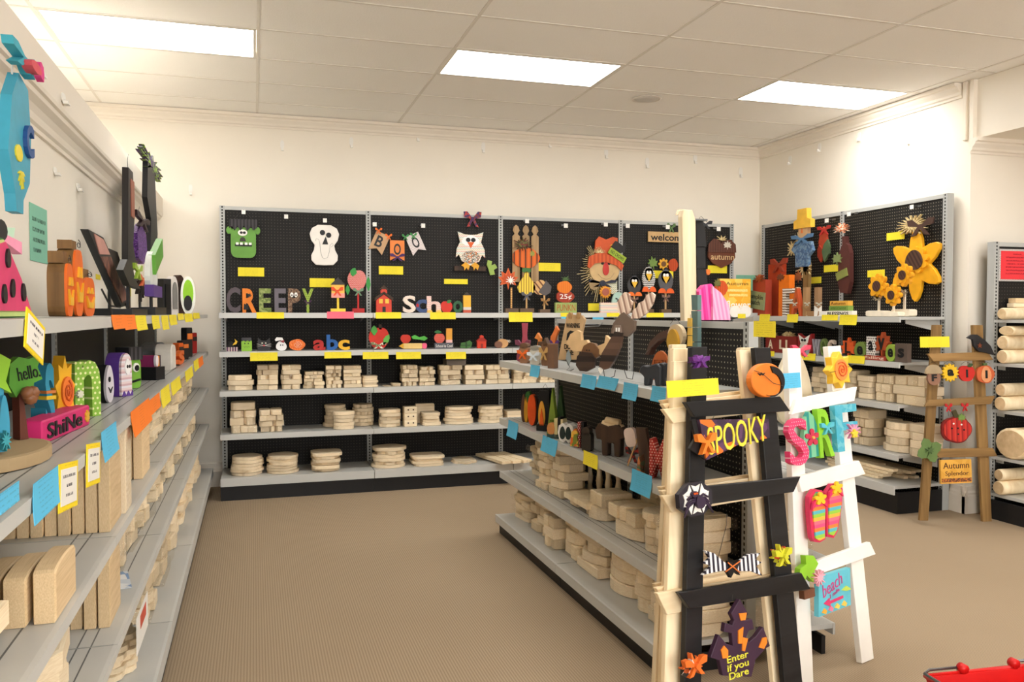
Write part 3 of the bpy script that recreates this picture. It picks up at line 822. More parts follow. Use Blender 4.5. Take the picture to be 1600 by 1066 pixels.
it.add('block', rect(), paint((150, 168, 96)), .5, .14, 1, .28, .035); it.text('PUNKN', paint((170, 90, 40)), .5, .14, .86, .18, .002, .035)
it.add('lower_pumpkin', pumpkin(), stripes([(168, 60, 34), (150, 50, 30)], .01), .5, .44, .84, .34, .02); it.text('25¢', WHT, .5, .43, .56, .16, .002, .02)
it.add('upper_pumpkin', pumpkin(), stripes([(226, 126, 36), (216, 112, 30)], .01), .46, .70, .68, .34, .02, .002)
it.add('greenery', tuft(9, 8), paint((70, 100, 50)), .5, .92, .55, .2, .01, .01)
it = Item('scarecrow_plaque', 'scarecrow face with orange hat, red nose, straw and NO CROWS sign', 'plaque', F_PG, (903, 370, 975, 474), .018)
STRAW = patchy([(206, 184, 132), (170, 146, 96), (228, 208, 160)], 120)
it.add('straw', tuft(26, 11, 170, 330, .12), STRAW, .48, .48, 1.05, 1.05, .012, .0)
it.add('straw', tuft(20, 12, 120, 260, .1), STRAW, .40, .62, .7, .7, .01, .012)
fc = it.add('face', circ(28), paint((198, 168, 120)), .55, .50, .64, .42, .016, .012)
it.add('hat_crown', fit([(-.5, -.5), (-.46, .3), (-.3, .5), (0, .36), (.3, .5), (.5, .44), (.44, -.5)]), paint((200, 84, 40)), .58, .84, .5, .32, .016, .012)
it.add('hat_brim', fit([(-.5, -.3), (-.46, .3), (-.2, .5), (.3, .3), (.5, -.2), (.44, -.5), (.3, -.2), (0, .0), (-.3, -.1), (-.44, -.4)]), stripes([(206, 92, 46), (186, 76, 36)], .02), .56, .62, .78, .26, .014, .03)
it.add('hat_straw', tuft(14, 4, 0, 180), STRAW, .42, .75, .4, .2, .006, .034)
it.add('nose', egg(), paint((190, 56, 50)), .57, .52, .13, .2, .01, .028)
for x in (.5, .64): it.add('eye', circ(10), BLK, x, .60, .06, .05, .004, .028)
for x in (.46, .66): it.add('eyebrow', rrect(.3), paint((220, 180, 60)), x, .64, .12, .04, .003, .028, .3 if x < .5 else -.3)
it.wire('mouth', [(.4, .44), (.48, .38), (.58, .36), (.68, .38), (.76, .46)], f=.03, r=.0012)
cr_ = it.add('crow', fit([(-.5, .1), (-.2, .5), (.1, .3), (.3, .1), (.5, .4), (.44, -.3), (0, -.5), (-.3, -.3)]), paint((34, 34, 36)), .84, .84, .32, .2, .01, .03)
it.add('beak', [(-.5, 0), (.5, .4), (.5, -.4)], paint((230, 180, 50)), .68, .87, .06, .04, .006, .032, parent=cr_)
sg = it.add('sign', rect(), paint((150, 172, 52)), .80, .72, .40, .10, .008, .044, -.55); it.text('NO CROWS', paint((50, 70, 30)), .80, .72, .32, .05, .002, .052, -.55, sg)
bow(it, .5, .30, .62, paint((44, 46, 62)), .03, h=.12)
it.add('shirt', rect(), chevron([(232, 226, 206), (232, 226, 206), (170, 180, 140)], .02, .006), .68, .24, .3, .2, .01, .01)
sf = it.add('sunflower', petals(14, .7), paint((226, 150, 46)), .56, .17, .27, .2, .008, .03); it.add('centre', circ(18), paint((172, 96, 80)), .56, .17, .15, .11, .006, .038, parent=sf)
it.add('glove', fit([(-.5, .2), (-.2, .5), (.5, .3), (.3, -.3), (0, -.5), (-.4, -.3)]), paint((150, 126, 90)), .32, .27, .24, .16, .008, .03)
it.hookwire(1.14, .6, .1, .98)
it = Item('zigzag_block', 'white block with red and grey zigzag stripes below the scarecrow', 'ornament', F_SH, (936, 473, 974, 487), .035, z=SZ)
it.add('block', rect(), chevron([(234, 230, 220), (234, 230, 220), (200, 70, 50), (234, 230, 220), (234, 230, 220), (110, 120, 120), (234, 230, 220), (234, 230, 220), (220, 160, 60)], .022, .005))
it = Item('bird_ornament', 'pale teal dome-shaped bird sitting on the zigzag block', 'ornament', FB(7.27), (955, 453, 975, 473.5), .02)
it.add('body', dome(), paint((166, 196, 184)), .5, .42, 1, .84); it.add('bow', bow_out(), paint((60, 60, 60)), .5, .25, .5, .3, .004, .02); it.add('topknot', tuft(7, 2, 20, 160), WHT, .4, .9, .5, .3, .006, .008)
# ------------------------------------------------------------------ back wall, fourth bay, top shelf
it = Item('welcome_sign', 'tan WELCOME board with leaf, sunflower and pumpkin hung on springs', 'sign', F_PG, (1009, 362, 1073, 424), .012)
it.add('board', rect(), paint((196, 160, 110)), .53, .86, .98, .26); it.text('welcome', BLK, .53, .85, .86, .17, .002, bold=.02)
for x in (.17, .42, .66):
    it.wire('spring', [(x + .03 * math.sin(k * 1.6), .73 - .35 * k / 16) for k in range(17)], r=.0014)
it.add('oak_leaf', maple(), paint((110, 138, 66)), .16, .2, .25, .36, .01, 0, .2)
q = it.add('sunflower', petals(8, .6), paint((220, 164, 50)), .42, .18, .25, .3, .01); it.add('centre', circ(14), paint((110, 74, 40)), .42, .18, .12, .14, .004, .01, parent=q)
it.add('pumpkin', pumpkin(), stripes([(196, 78, 30), (170, 60, 24)], .01), .66, .16, .23, .32, .01)
it.hookwire(1.15, .45, .12, .98); bow(it, .6, 1.1, .2, paint((90, 120, 70)), .01, h=.26)
for bb, m, fm, lb in (((978, 430, 1002, 487), paint((58, 58, 60)), paint((226, 110, 40)), 'dark crow with a curly hat, partly behind the moose antler'), ((1001, 415, 1024, 487), chevron([(240, 238, 234), (34, 34, 36)], .016, .009), paint((224, 96, 40)), 'black and white zigzag crow on a stand'),
                      ((1026, 420, 1052, 487), paint((84, 84, 88)), paint((224, 96, 40)), 'plain grey crow with orange feet on a stand')):
    it = Item('crow_stand', lb, 'ornament', FB(7.28 + (.03 if bb[0] == 1001 else 0)), bb, .015, 'crows on stands', SZ)
    stand(it, paint((186, 150, 104)), paint((100, 78, 58)), .5, .6, .08, .09)
    it.add('body', egg(24, -.15), m, .5, .7, .86, .5); it.add('head', circ(18), m, .5, .83, .56, .3)
    it.add('beak', [(-.5, .5), (.5, .5), (0, -.5)], paint((224, 178, 60)), .5, .74, .42, .16, .006, .016)
    for x in (.4, .58): it.add('eye', circ(10), WHT, x, .85, .16, .08, .003, .016)
    for x in (.26, .74): it.add('foot', dome(), fm, x, .5, .46, .11, .01, .016)
    bow(it, .5, .34, .5, paint((120, 90, 80)))
    it.add('hat', tuft(9, 6, 10, 170) if bb[0] == 978 else fit([(-.5, -.5), (.5, -.5), (.2, .5), (-.2, .3)]), paint((30, 30, 32)), .5, .97, .6 if bb[0] == 978 else .3, .14, .012, 0)
it = Item('acorn_plaque', 'brown wooden acorn plaque lettered autumn with a raffia leaf', 'plaque', F_PG, (1104, 373, 1148, 419), .02)
it.add('nut', fit([(-.44, .5), (.44, .5), (.46, .1), (.3, -.25), (.08, -.42), (0, -.5), (-.08, -.42), (-.3, -.25), (-.46, .1)]), paint((104, 58, 40)), .5, .3, .96, .6)
it.add('cap', fit([(-.5, -.5), (.5, -.5), (.48, .1), (.3, .45), (.0, .36), (-.3, .5), (-.48, .1)]), stripes([(84, 50, 40), (98, 60, 46)], .014), .5, .76, 1, .46, .006, .02)
it.text('autumn', paint((222, 190, 140)), .52, .36, .82, .16, .002, .022)
it.add('leaf', maple(), paint((204, 196, 180)), .68, .78, .3, .32, .004, .027); it.add('raffia', tuft(9, 14), STRAW, .5, .97, .5, .3, .006, .02); it.hookwire(1.28, .5, .22)
it = Item('autumn_sign', 'orange-yellow square sign with the words Autumn and flower', 'sign', FB(7.06), (1122, 436, 1170, 483), .03, z=SZ)
it.add('board', rect(), patchy([(240, 190, 70), (236, 172, 50), (244, 204, 96), (238, 180, 60)], 14)); it.text('Autumn', paint((110, 80, 40)), .55, .86, .72, .1); it.text('flower', WHT, .6, .24, .8, .24, bold=.01)
printed(it, [(.55, .66, .7), (.6, .52, .6)], (244, 200, 90), (250, 226, 150), .03, None, .07)
q = it.add('pumpkin', pumpkin(), stripes([(214, 90, 40), (196, 76, 34)], .012), .02, .72, .4, .44, .02, .03); it.add('leaf', maple(), paint((110, 110, 60)), -.12, .86, .25, .3, .006, .05, parent=q)
card(FB(BACK_Y - .002), (1150, 430, 1188, 466), (142, 204, 176), 'mint green paper notice on the wall beside the autumn sign', sub='paper_notice', cat='notice')
# white hooks stuck on the back wall
def wall_hook(fr, px, py, label, s=1.0):
    it = Item('wall_hook', label, 'hook', fr, (px - 4 * s, py - 8 * s, px + 4 * s, py + 8 * s), .006, 'white stick-on wall hooks')
    it.add('plate', rrect(.35), WHT, .5, .6, .7, .8, .004, .001); it.add('prong', [(-.5, .2), (-.2, .5), (-.1, -.1), (.5, -.1), (.5, -.5), (-.4, -.5)], WHT, .5, .2, .5, .35, .02, .004)
FW = FB(BACK_Y)
hk = [(298, 297), (441, 228), (549, 223), (653, 213), (755, 231), (859, 223), (947, 240), (1011, 255), (1086, 248), (1157, 270)]
for k, (x, y) in enumerate(hk): wall_hook(FW, x, y, 'white stick-on hook on the back wall, %s from the left' % ['first', 'second', 'third', 'fourth', 'fifth', 'sixth', 'seventh', 'eighth', 'ninth', 'tenth'][k], 1.05)
for k, (x, y) in enumerate([(1235, 251), (1281, 231), (1343, 214), (1420, 219)]): wall_hook(FR(RIGHT_X), x, y, 'white stick-on hook on the right wall, %s from the corner' % ['first', 'second', 'third', 'fourth'][k], .9)
# ------------------------------------------------------------------ back wall, second shelf
S2 = BZ[1]; F2 = FB(7.07)
def small(name, label, bb, parts, t=.02, fr=None, z=None, cat='ornament', group=None):
    it = Item(name, label, cat, fr or F2, bb, t, group, S2 if z is None else z)
    for nm, out, m, x, y, w, h, *r in parts: it.add(nm, out, m, x, y, w, h, *(r or (None,)))
    return it
small('moon_witch', 'tiny purple and black witch scene with a yellow moon', (353, 529, 373, 550), [('base', rect(), stripes([(90, 50, 90), (200, 180, 170)], .01), .5, .16, .9, .32, .03), ('witch', fit([(-.5, -.5), (.5, -.5), (.2, 0), (.4, .1), (0, .5), (-.3, .1)]), PANEL_DARK, .4, .5, .7, .6), ('moon', fit([(0, -.5), (.4, -.3), (.5, .1), (.2, .5), (.3, .1), (.1, -.25)]), paint((238, 190, 50)), .72, .72, .4, .5, .006, .02)])
it = small('green_monster_head', 'small lime green monster head with a grey flat top', (376, 528, 395, 550), [('head', rrect(.1), paint((140, 190, 60)), .5, .4, .86, .8), ('hair', fit([(-.5, .5), (.5, .5), (.5, -.1), (.3, -.5), (.1, -.1), (-.1, -.5), (-.3, -.1), (-.5, -.5)]), paint((62, 62, 66)), .5, .86, .8, .3, .024)])
for x in (.36, .64): it.add('eye', circ(8), BLK, x, .58, .1, .1, .003, .02)
it.wire('mouth', [(.25, .35), (.35, .28), (.45, .36), (.55, .28), (.65, .36), (.75, .28)], f=.021)
it = small('black_cat_head', 'small black cat head with whiskers and a pink nose', (401, 528, 424, 550), [('head', fit([(-.5, -.5), (.5, -.5), (.5, .2), (.45, .5), (.2, .28), (-.2, .28), (-.45, .5), (-.5, .2)]), paint((42, 42, 44)), .5, .5, .86, 1), ('nose', circ(8), paint((210, 90, 100)), .5, .42, .14, .12, .006, .02)])
for x in (.38, .62): it.add('eye', circ(8), paint((210, 210, 190)), x, .6, .12, .1, .003, .02)
for k in (-.12, 0, .12): it.wire('whisker', [(0, .44 + k), (.5, .42), (1, .44 + k)], WHT, .0008, .022)
it = small('ghost_figure', 'small white ghost figure with a floppy top and ribbon', (428, 527, 449, 550), [('body', egg(), paint((236, 236, 236), .5, .02), .55, .36, .8, .72), ('tip', fit([(-.5, 0), (-.3, .5), (.3, .4), (.5, -.5), (.1, -.1), (-.4, -.3)]), paint((236, 236, 236), .5, .02), .42, .82, .7, .36), ('ribbon', fit([(-.5, .2), (.5, .5), (.4, -.5), (0, -.2)]), paint((150, 50, 60)), .6, .68, .35, .22, .006, .02)])
for x in (.5, .66): it.add('eye', circ(8), BLK, x, .42, .1, .1, .003, .02)
it = small('pumpkin_disc', 'small glittery orange pumpkin with a swirl', (452, 530, 477, 550), [('pumpkin', pumpkin(), patchy([(220, 96, 30), (236, 140, 70), (226, 110, 40)], 160), .5, .5, 1, 1)])
it.wire('swirl', [(.5 + .3 * k / 16 * math.cos(k * .9), .5 + .3 * k / 16 * math.sin(k * .9)) for k in range(17)], WHT, .001, .022)
for ch, bb, m, lb in (('a', (489, 531, 508, 550), paint((176, 36, 30)), 'red letter a of the abc set'), ('b', (510, 523, 528, 550), paint((30, 90, 160)), 'blue letter b of the abc set'), ('c', (528, 531, 546, 550), paint((232, 176, 40)), 'yellow letter c of the abc set')):
    letter(ch, F2, bb, m, lb, S2, .03, 'abc letters', .03)
it = small('apple_ornament', 'big red apple with green leaf and worm on second shelf', (575, 508, 610, 550), [('apple', apple(), paint((198, 44, 30)), .48, .46, .9, .86), ('stem', rect(), DARKW, .54, .92, .12, .2), ('leaf', leaf(), paint((70, 150, 60)), .26, .78, .3, .42, .008, .02)])
it.add('leaf', leaf(), paint((96, 166, 70)), .8, .4, .26, .5, .008, .02, -.5); it.add('bow', bow_out(), patchy([(120, 130, 90), (220, 220, 200)], 80), .45, .18, .7, .3, .008, .02)
it = small('pencil_scene', 'yellow pencil carrying a red apple and a green bookworm', (622, 519, 666, 550), [('pencil', rect(), paint((222, 190, 120)), .5, .18, .66, .32, .03), ('tip', [(.5, .5), (.5, -.5), (-.5, 0)], paint((226, 170, 50)), .1, .18, .16, .32, .03), ('eraser', rrect(.3), paint((226, 96, 130)), .92, .18, .16, .32, .03), ('apple', apple(), paint((190, 50, 34)), .26, .6, .36, .5), ('worm', fit([(-.5, .2), (-.3, .5), (0, .1), (.3, .3), (.5, -.1), (.3, -.5), (0, -.3), (-.4, -.2)]), paint((84, 176, 70)), .75, .66, .58, .34)])
it = small('school_block', 'apple and pencil on a grey block lettered School is Cool', (678, 513, 707, 550), [('block', rect(), paint((84, 86, 94)), .5, .14, 1, .28, .035), ('apple', apple(), dots((200, 60, 50), (230, 150, 130), .008), .28, .5, .56, .46), ('pencil', rect(), paint((226, 160, 60)), .8, .64, .32, .7), ('pencil_foot', rect(), paint((226, 180, 180)), .8, .36, .33, .14, .024), ('leaf', leaf(), paint((50, 110, 60)), .2, .82, .4, .18, .006, .01)])
it.text('School is Cool', WHT, .5, .14, .9, .14, .002, .035)
small('pepper_ornament', 'dark green leafy pepper-shaped ornament on the second shelf', (718, 532, 737, 550), [('body', fit([(-.5, -.4), (0, -.5), (.4, -.4), (.5, .2), (.3, .5), (0, .3), (-.4, .2)]), paint((66, 110, 54)), .5, .5, 1, 1), ('stripe', rect(), paint((40, 60, 36)), .5, .45, .1, .7, .003, .02), ('stripe', rect(), paint((40, 60, 36)), .45, .4, .8, .08, .003, .021)])
small('little_schoolhouse', 'tiny bright red schoolhouse on the second shelf', (743, 524, 760, 550), [('wall', rect(), paint((206, 60, 36)), .5, .28, .8, .56, .03), ('roof', fit([(-.5, -.5), (.5, -.5), (.2, .4), (0, .5), (-.2, .4)]), paint((160, 40, 30)), .5, .68, 1, .28, .034), ('belfry', fit([(-.5, -.5), (.5, -.5), (.5, .2), (0, .5), (-.5, .2)]), paint((206, 60, 36)), .5, .9, .34, .24, .03), ('door', rect(), paint((140, 40, 30)), .5, .18, .22, .34, .003, .03)])
small('acorn_ornament', 'tan acorn ornament with a raffia tail near the post', (772, 529, 797, 550), [('nut', circ(18), paint((196, 150, 100)), .5, .48, .7, .96), ('cap', circ(18), paint((124, 84, 66)), .24, .36, .48, .72, .024), ('raffia', tuft(10, 9), paint((190, 184, 170)), .84, .7, .5, .5, .006, .01)])
# ------------------------------------------------------------------ bare wood pieces: shared unit meshes
def unit_mesh(name, out, mat, bev=.0):
    v, f = [], []
    n = len(out)
    rings = [(0, 1 - bev), (bev, 1), (1 - bev, 1), (1, 1 - bev)] if bev else [(0, 1), (1, 1)]
    for z, k in rings: v += [(x * k, y * k, z) for x, y in out]
    m = len(rings)
    f = [tuple(range(n - 1, -1, -1)), tuple(range((m - 1) * n, m * n))]
    for r in range(m - 1): f += [(r * n + i, r * n + (i + 1) % n, (r + 1) * n + (i + 1) % n, (r + 1) * n + i) for i in range(n)]
    return mesh(name, v, f, mat)
def crossish(): return fit([(-.5, -.3), (-.2, -.5), (.25, -.42), (.5, -.2), (.46, .3), (.2, .5), (-.25, .4), (-.46, .28)])
UM = {}
def um(kind, mat):
    k = (kind, mat.name)
    if k not in UM:
        o = {'block': rect(), 'disc': circ(20), 'pumpkin': pumpkin(30), 'slab': crossish(), 'round': rrect(.22, 1, 3), 'tombx': tomb(8, .12), 'scallop': petals(6, .82, 4), 'house': fit([(-.5, -.5), (.5, -.5), (.5, .15), (0, .5), (-.5, .15)])}[kind]
        UM[k] = unit_mesh('wood_' + kind, o, mat, .07)
    return UM[k]
def film():
    m = bpy.data.materials.new('clear_shrink_film'); m.use_nodes = True; t = m.node_tree
    for nn in list(t.nodes): t.nodes.remove(nn)
    out = t.nodes.new('ShaderNodeOutputMaterial'); mx = t.nodes.new('ShaderNodeMixShader')
    tr = t.nodes.new('ShaderNodeBsdfTransparent'); gl = t.nodes.new('ShaderNodeBsdfGlossy'); gl.inputs['Roughness'].default_value = .09
    tr.inputs[0].default_value = (.98, .97, .95, 1)
    nz = t.nodes.new('ShaderNodeTexNoise'); nz.inputs['Scale'].default_value = 7; tc = t.nodes.new('ShaderNodeTexCoord')
    bp = t.nodes.new('ShaderNodeBump'); bp.inputs['Strength'].default_value = .5; bp.inputs['Distance'].default_value = .06
    mx.inputs[0].default_value = .085
    t.links.new(tc.outputs['Object'], nz.inputs['Vector']); t.links.new(nz.outputs['Fac'], bp.inputs['Height'])
    t.links.new(bp.outputs[0], gl.inputs['Normal'])
    t.links.new(tr.outputs[0], mx.inputs[1]); t.links.new(gl.outputs[0], mx.inputs[2]); t.links.new(mx.outputs[0], out.inputs[0])
    return m
FILM = film()
def wrap_mesh(seed):
    r = random.Random(seed); bm = bmesh.new(); bmesh.ops.create_cube(bm, size=1)
    bmesh.ops.subdivide_edges(bm, edges=bm.edges[:], cuts=2, use_grid_fill=True)
    for v in bm.verts:
        k = 1.03 + r.uniform(-.015, .035); v.co = Vector((v.co.x * k, v.co.y * k, v.co.z * (1.0 if v.co.z > -.4 else .985) * 1.02 + .5))
        v.co.z = max(v.co.z, .004)
    m = bpy.data.meshes.new('plastic_wrap'); bm.to_mesh(m); bm.free(); m.materials.append(FILM); return m
WRAPS = [wrap_mesh(k) for k in range(4)]
ORD = ['topmost', 'second from top', 'third from top', 'fourth from top', 'fifth from top', 'sixth from top', 'seventh from top', 'eighth from top', 'ninth from top']
RW = random.Random(21)
WORDS = {'block': ('wood_block', 'bare wood block'), 'disc': ('wood_disc', 'bare round wood disc'), 'pumpkin': ('wood_pumpkin_blank', 'bare pumpkin-shaped board'), 'slab': ('wood_cutout', 'bare wood cutout'),
         'round': ('wood_board', 'bare rounded board'), 'scallop': ('wood_plaque_blank', 'bare scalloped wood plaque'), 'house': ('wood_house_blank', 'bare house-shaped board'), 'bundle': ('wood_bundle', 'wrapped bundle of bare wood blocks')}
def piece(kind, p, w, d, h, rz, label, group, fr, wrapped=False, mat=None, tilt=0.0):
    nm, _ = WORDS[kind]
    base = Matrix.Translation(p + Vector((0, 0, .0008))) @ fr.rot.to_4x4() @ Matrix.Rotation(rz, 4, 'Z') @ Matrix.Rotation(tilt, 4, 'X')
    if kind == 'bundle':
        e = obj(nm, None); e.matrix_world = base; tag(e, label, 'wood bundle', group)
        n = RW.choice((2, 2, 3)); ws = [RW.uniform(.8, 1.2) for _ in range(n)]; tot = sum(ws); x = -w / 2
        lay = RW.random() < .35
        for k in ws:
            bw_ = w * k / tot
            hh = h * (1 if not lay else RW.uniform(.88, 1))
            q = obj('wood_block', um(RW.choice(('block', 'block', 'slab', 'round')), PINE), e, (x + bw_ / 2, RW.uniform(-.06, .06) * d, 0)); q.scale = (bw_ * .985, d * RW.uniform(.86, 1), hh)
            x += bw_
        q = obj('plastic_wrap', RW.choice(WRAPS), e); q.scale = (w * .985, d * .985, h * .95)
        return e
    o = obj(nm, um(kind, mat or (WRAP if wrapped == 1 else PINE)))
    o.matrix_world = base @ Matrix.Diagonal((w, d, h, 1)); tag(o, label, 'wood blank', group)
    return o
FOOT = []
def stack(fr, x0, ytop, x1, z, n, kind, desc, d=.16, group=None, off=0.0, jit=.024, wrapped=1, mat=None, rzj=.05, ramp=None, base=0.0):
    """a pile whose front outline spans the pixels x0..x1 and reaches up to ytop; z = the shelf it stands on"""
    zc = z + base
    a = fr.hit(x0, (ytop + 600) / 2 if False else ytop); b = fr.hit(x1, ytop)
    W = (b - a).dot(fr.x); mid = (a + b) / 2; H = mid.z - zc; h = H / n
    # keep clear of the piles already standing there: go behind them or give way sideways
    lim = 7.415 - fr.o.y if abs(fr.x.x) > .9 else (1.975 if fr.o.x < 3 else 4.975) - fr.o.x
    u0 = mid.dot(fr.x) - W / 2; u1 = u0 + W; v0 = off + fr.o.dot(fr.y); vl = lim + fr.o.dot(fr.y); v1 = min(v0 + d + .012, vl)
    for (fx, fz, a0, a1, b0, b1) in FOOT:
        if abs(fz - z) > .01 or (fx - fr.x).length > .01: continue
        if a0 < u1 - .002 and u0 + .002 < a1 and b0 < v1 and v0 < b1:
            if vl - b1 > .1 and (min(u1, a1) - max(u0, a0)) > .35 * (u1 - u0): v0 = b1 + .004; v1 = min(v0 + d + .012, vl)
            elif u0 + u1 < a0 + a1: u1 = min(u1, a0 - .002)
            else: u0 = max(u0, a1 + .002)
    if u1 - u0 < .03 or v1 - v0 < .04: return
    FOOT.append((fr.x.copy(), z, u0, u1, v0, v1))
    W = u1 - u0; d = v1 - v0 - .012; mid = fr.x * (u0 + u1) / 2 + fr.y * v0
    kinds = kind if isinstance(kind, (list, tuple)) else [kind]
    for i in range(n):
        k = kinds[i % len(kinds)]
        w = W * RW.uniform(.80, .95)
        p = mid + fr.x * RW.uniform(-jit, jit) * W + fr.y * (d / 2 + RW.uniform(0, .012)); p.z = zc + i * h
        pos = ORD[n - 1 - i] if i or n == 1 else 'bottom one'
        if n == 1: pos = 'single piece'
        piece(k, p, w, d * RW.uniform(.85, .97), h * .99, RW.uniform(-rzj, rzj) * .6, WORDS[k][1] + ', ' + pos + ' ' + desc, group or 'bare wood stock', fr, wrapped, mat)
FS = FB(7.03)
g3 = 'bare wood on the back wall third shelf'
for a in ((352, 587, 398, 3, ('slab', 'round'), 'below the tiny moon witch'), (396, 571, 437, 5, 'bundle', 'below the black cat head'), (434, 571, 473, 5, ('bundle', 'round'), 'below the ghost figure'), (472, 581, 508, 5, 'bundle', 'below the pumpkin disc and red a'),
          (507, 572, 536, 6, 'bundle', 'below the blue b'), (536, 572, 566, 6, ('block', 'bundle'), 'below the yellow c'), (566, 588, 593, 5, 'round', 'low pile below the big red apple'), (600, 604, 612, 3, 'block', 'tiniest pile, third back shelf'), (613, 600, 628, 4, 'round', 'small pile below the pencil tip'),
          (628, 571, 655, 5, 'bundle', 'left column below the bookworm'), (655, 573, 682, 5, 'bundle', 'right column below the bookworm'), (687, 571, 724, 4, 'bundle', 'below the School is Cool block'), (725, 571, 759, 4, ('bundle', 'block'), 'below the little red schoolhouse'),
          (760, 571, 800, 4, 'bundle', 'below the acorn ornament, third back shelf'), (802, 577, 842, 4, 'bundle', 'behind the island far end'), (844, 586, 869, 3, 'bundle', 'rightmost visible, third back shelf')):
    stack(FS, *a[:3], BZ[2], a[3], a[4], a[5], .17, g3)
it = Item('grey_box', 'grey box lying on top of the bundles below School block', 'box', FB(7.06), (698, 562, 728, 571.4), .15)
it.add('body', rect(), paint((120, 110, 102)), f=-.15); it.add('lid_edge', rect(), paint((98, 90, 84)), .5, .9, 1.02, .25, .16, -.155)
g4 = 'bare wood on the back wall fourth shelf'
for a in ((358, 630, 402, 4, ('bundle', 'bundle', 'bundle', 'round'), 'leftmost stack, fourth back shelf'), (401, 641, 445, 4, 'bundle', 'second stack, fourth back shelf'), (593, 641, 629, 5, ('slab', 'round'), 'left of the drilled blocks'),
          (660, 646, 692, 4, 'round', 'right of the drilled blocks, fourth back shelf'), (653, 635, 690, 1, 'block', 'tall one behind the four-board stack'), (695, 637, 745, 6, 'disc', 'widest disc stack, fourth back shelf'), (750, 636, 793, 5, ('disc', 'scallop'), 'rightmost disc stack, fourth back shelf'), (793, 643, 822, 3, 'block', 'stack at the island corner, fourth back shelf')):
    stack(FS, *a[:3], BZ[3], a[3], a[4], a[5], .06 if a[3] == 1 else .2, g4, .16 if a[3] == 1 else 0)
stack(FB(7.0), 519, 644, 558, BZ[3], 5, 'disc', 'front disc stack, fourth back shelf', .15, g4)
stack(FB(7.17), 505, 634, 546, BZ[3], 6, 'disc', 'back left disc stack, fourth back shelf', .2, g4)
stack(FB(7.17), 549, 633, 590, BZ[3], 6, ('disc', 'scallop'), 'right of the front disc stack', .2, g4)
for k in range(3):
    it = Item('drilled_block', 'light block with two drilled holes, %s of three stacked' % ['bottom', 'middle', 'top'][k], 'wood blank', FB(7.04), (632, 681 - 10 * (k + 1), 652, 681 - 10 * k), .1, g4, BZ[3] + .0565 * k)
    it.H = .0555; it.add('block', rect(), PINE, f=-.1, bev=.003)
    for x in (.3, .7): it.add('hole', circ(8), DARKW, x, .55, .12, .12 * it.W / it.H, .001, 0)
g5 = 'bare wood on the back wall bottom shelf'
for a in ((357, 716, 414, 6, 'pumpkin', 'first pumpkin pile, bottom back shelf'), (414, 714, 470, 6, 'pumpkin', 'second pumpkin pile, bottom back shelf'), (485, 709, 536, 6, ('disc', 'round'), 'round pile in the middle, bottom back shelf'),
          (583, 701, 640, 6, ('disc', 'scallop', 'pumpkin'), 'tall pile below the discs, bottom back shelf'), (644, 714, 698, 4, 'round', 'pile of four boards, bottom back shelf'), (706, 721, 752, 2, 'scallop', 'low pile of two, bottom back shelf')):
    stack(FB(7.0), *a[:3], BZ[4], a[3], a[4], a[5], .30, g5, -.02)
for k in range(3):
    p = FB(7.12).hit(768 + 16 * k, 736); p.z = BZ[4] + .03
    piece('block', Vector((p.x, 7.08, BZ[4] + .012 + .001 * k)), .085, .5, .028, .22, 'long thin pine plank, %s of three laid side by side' % ['left one', 'middle one', 'right one'][k], g5, FB(7), mat=PLANK)
# ------------------------------------------------------------------ right wall wood
gr = 'bare wood on the right wall shelves'
FRW = FR(4.62)
for a in ((1258, 575, 1295, 2, 5, 'bundle', 'behind the white ladder, third shelf'), (1296, 578, 1330, 2, 4, 'bundle', 'second stack, third right shelf'), (1328, 587, 1357, 2, 4, 'round', 'flat stack below the leaf L, third right shelf'), (1358, 586, 1388, 2, 3, 'bundle', 'third stack, third right shelf'), (1388, 588, 1440, 2, 3, ('bundle', 'block'), 'nearest the fall ladder, third shelf'),
          (1324, 640, 1352, 3, 4, 'bundle', 'behind the blue E, fourth right shelf'), (1330, 655, 1364, 3, 3, ('slab', 'scallop'), 'bagged pile left, fourth right shelf'), (1366, 660, 1408, 3, 4, ('slab', 'scallop'), 'bagged pile in the middle, fourth right shelf'), (1409, 664, 1446, 3, 4, ('slab', 'round'), 'bagged pile right, fourth right shelf')):
    stack(FRW, a[0], a[1], a[2], RZ[a[3]], a[4], a[5], a[6], .2, gr, .02)
stack(FRW, 1208, 590, 1222, RZ[2], 3, 'bundle', 'beside the island post, third right shelf', .2, gr)
for k in range(14):
    L = .55 + .2 * RW.random()
    piece(RW.choice(('round', 'block')), Vector((4.655 + .088 * (k % 4) + .01 * (k // 4), 5.62 + RW.uniform(-.12, .12), RZ[4] + .0245 * (k // 4))), L, .078, .0225, RW.uniform(-.012, .012), 'long flat pine slat, %s in the heap on the bottom right shelf' % (['lowest layer', 'second layer', 'third layer', 'top layer'][k // 4] + ', ' + ['front one', 'second one', 'third one', 'rear one'][k % 4]), gr, FR(4.7), mat=PLANK)
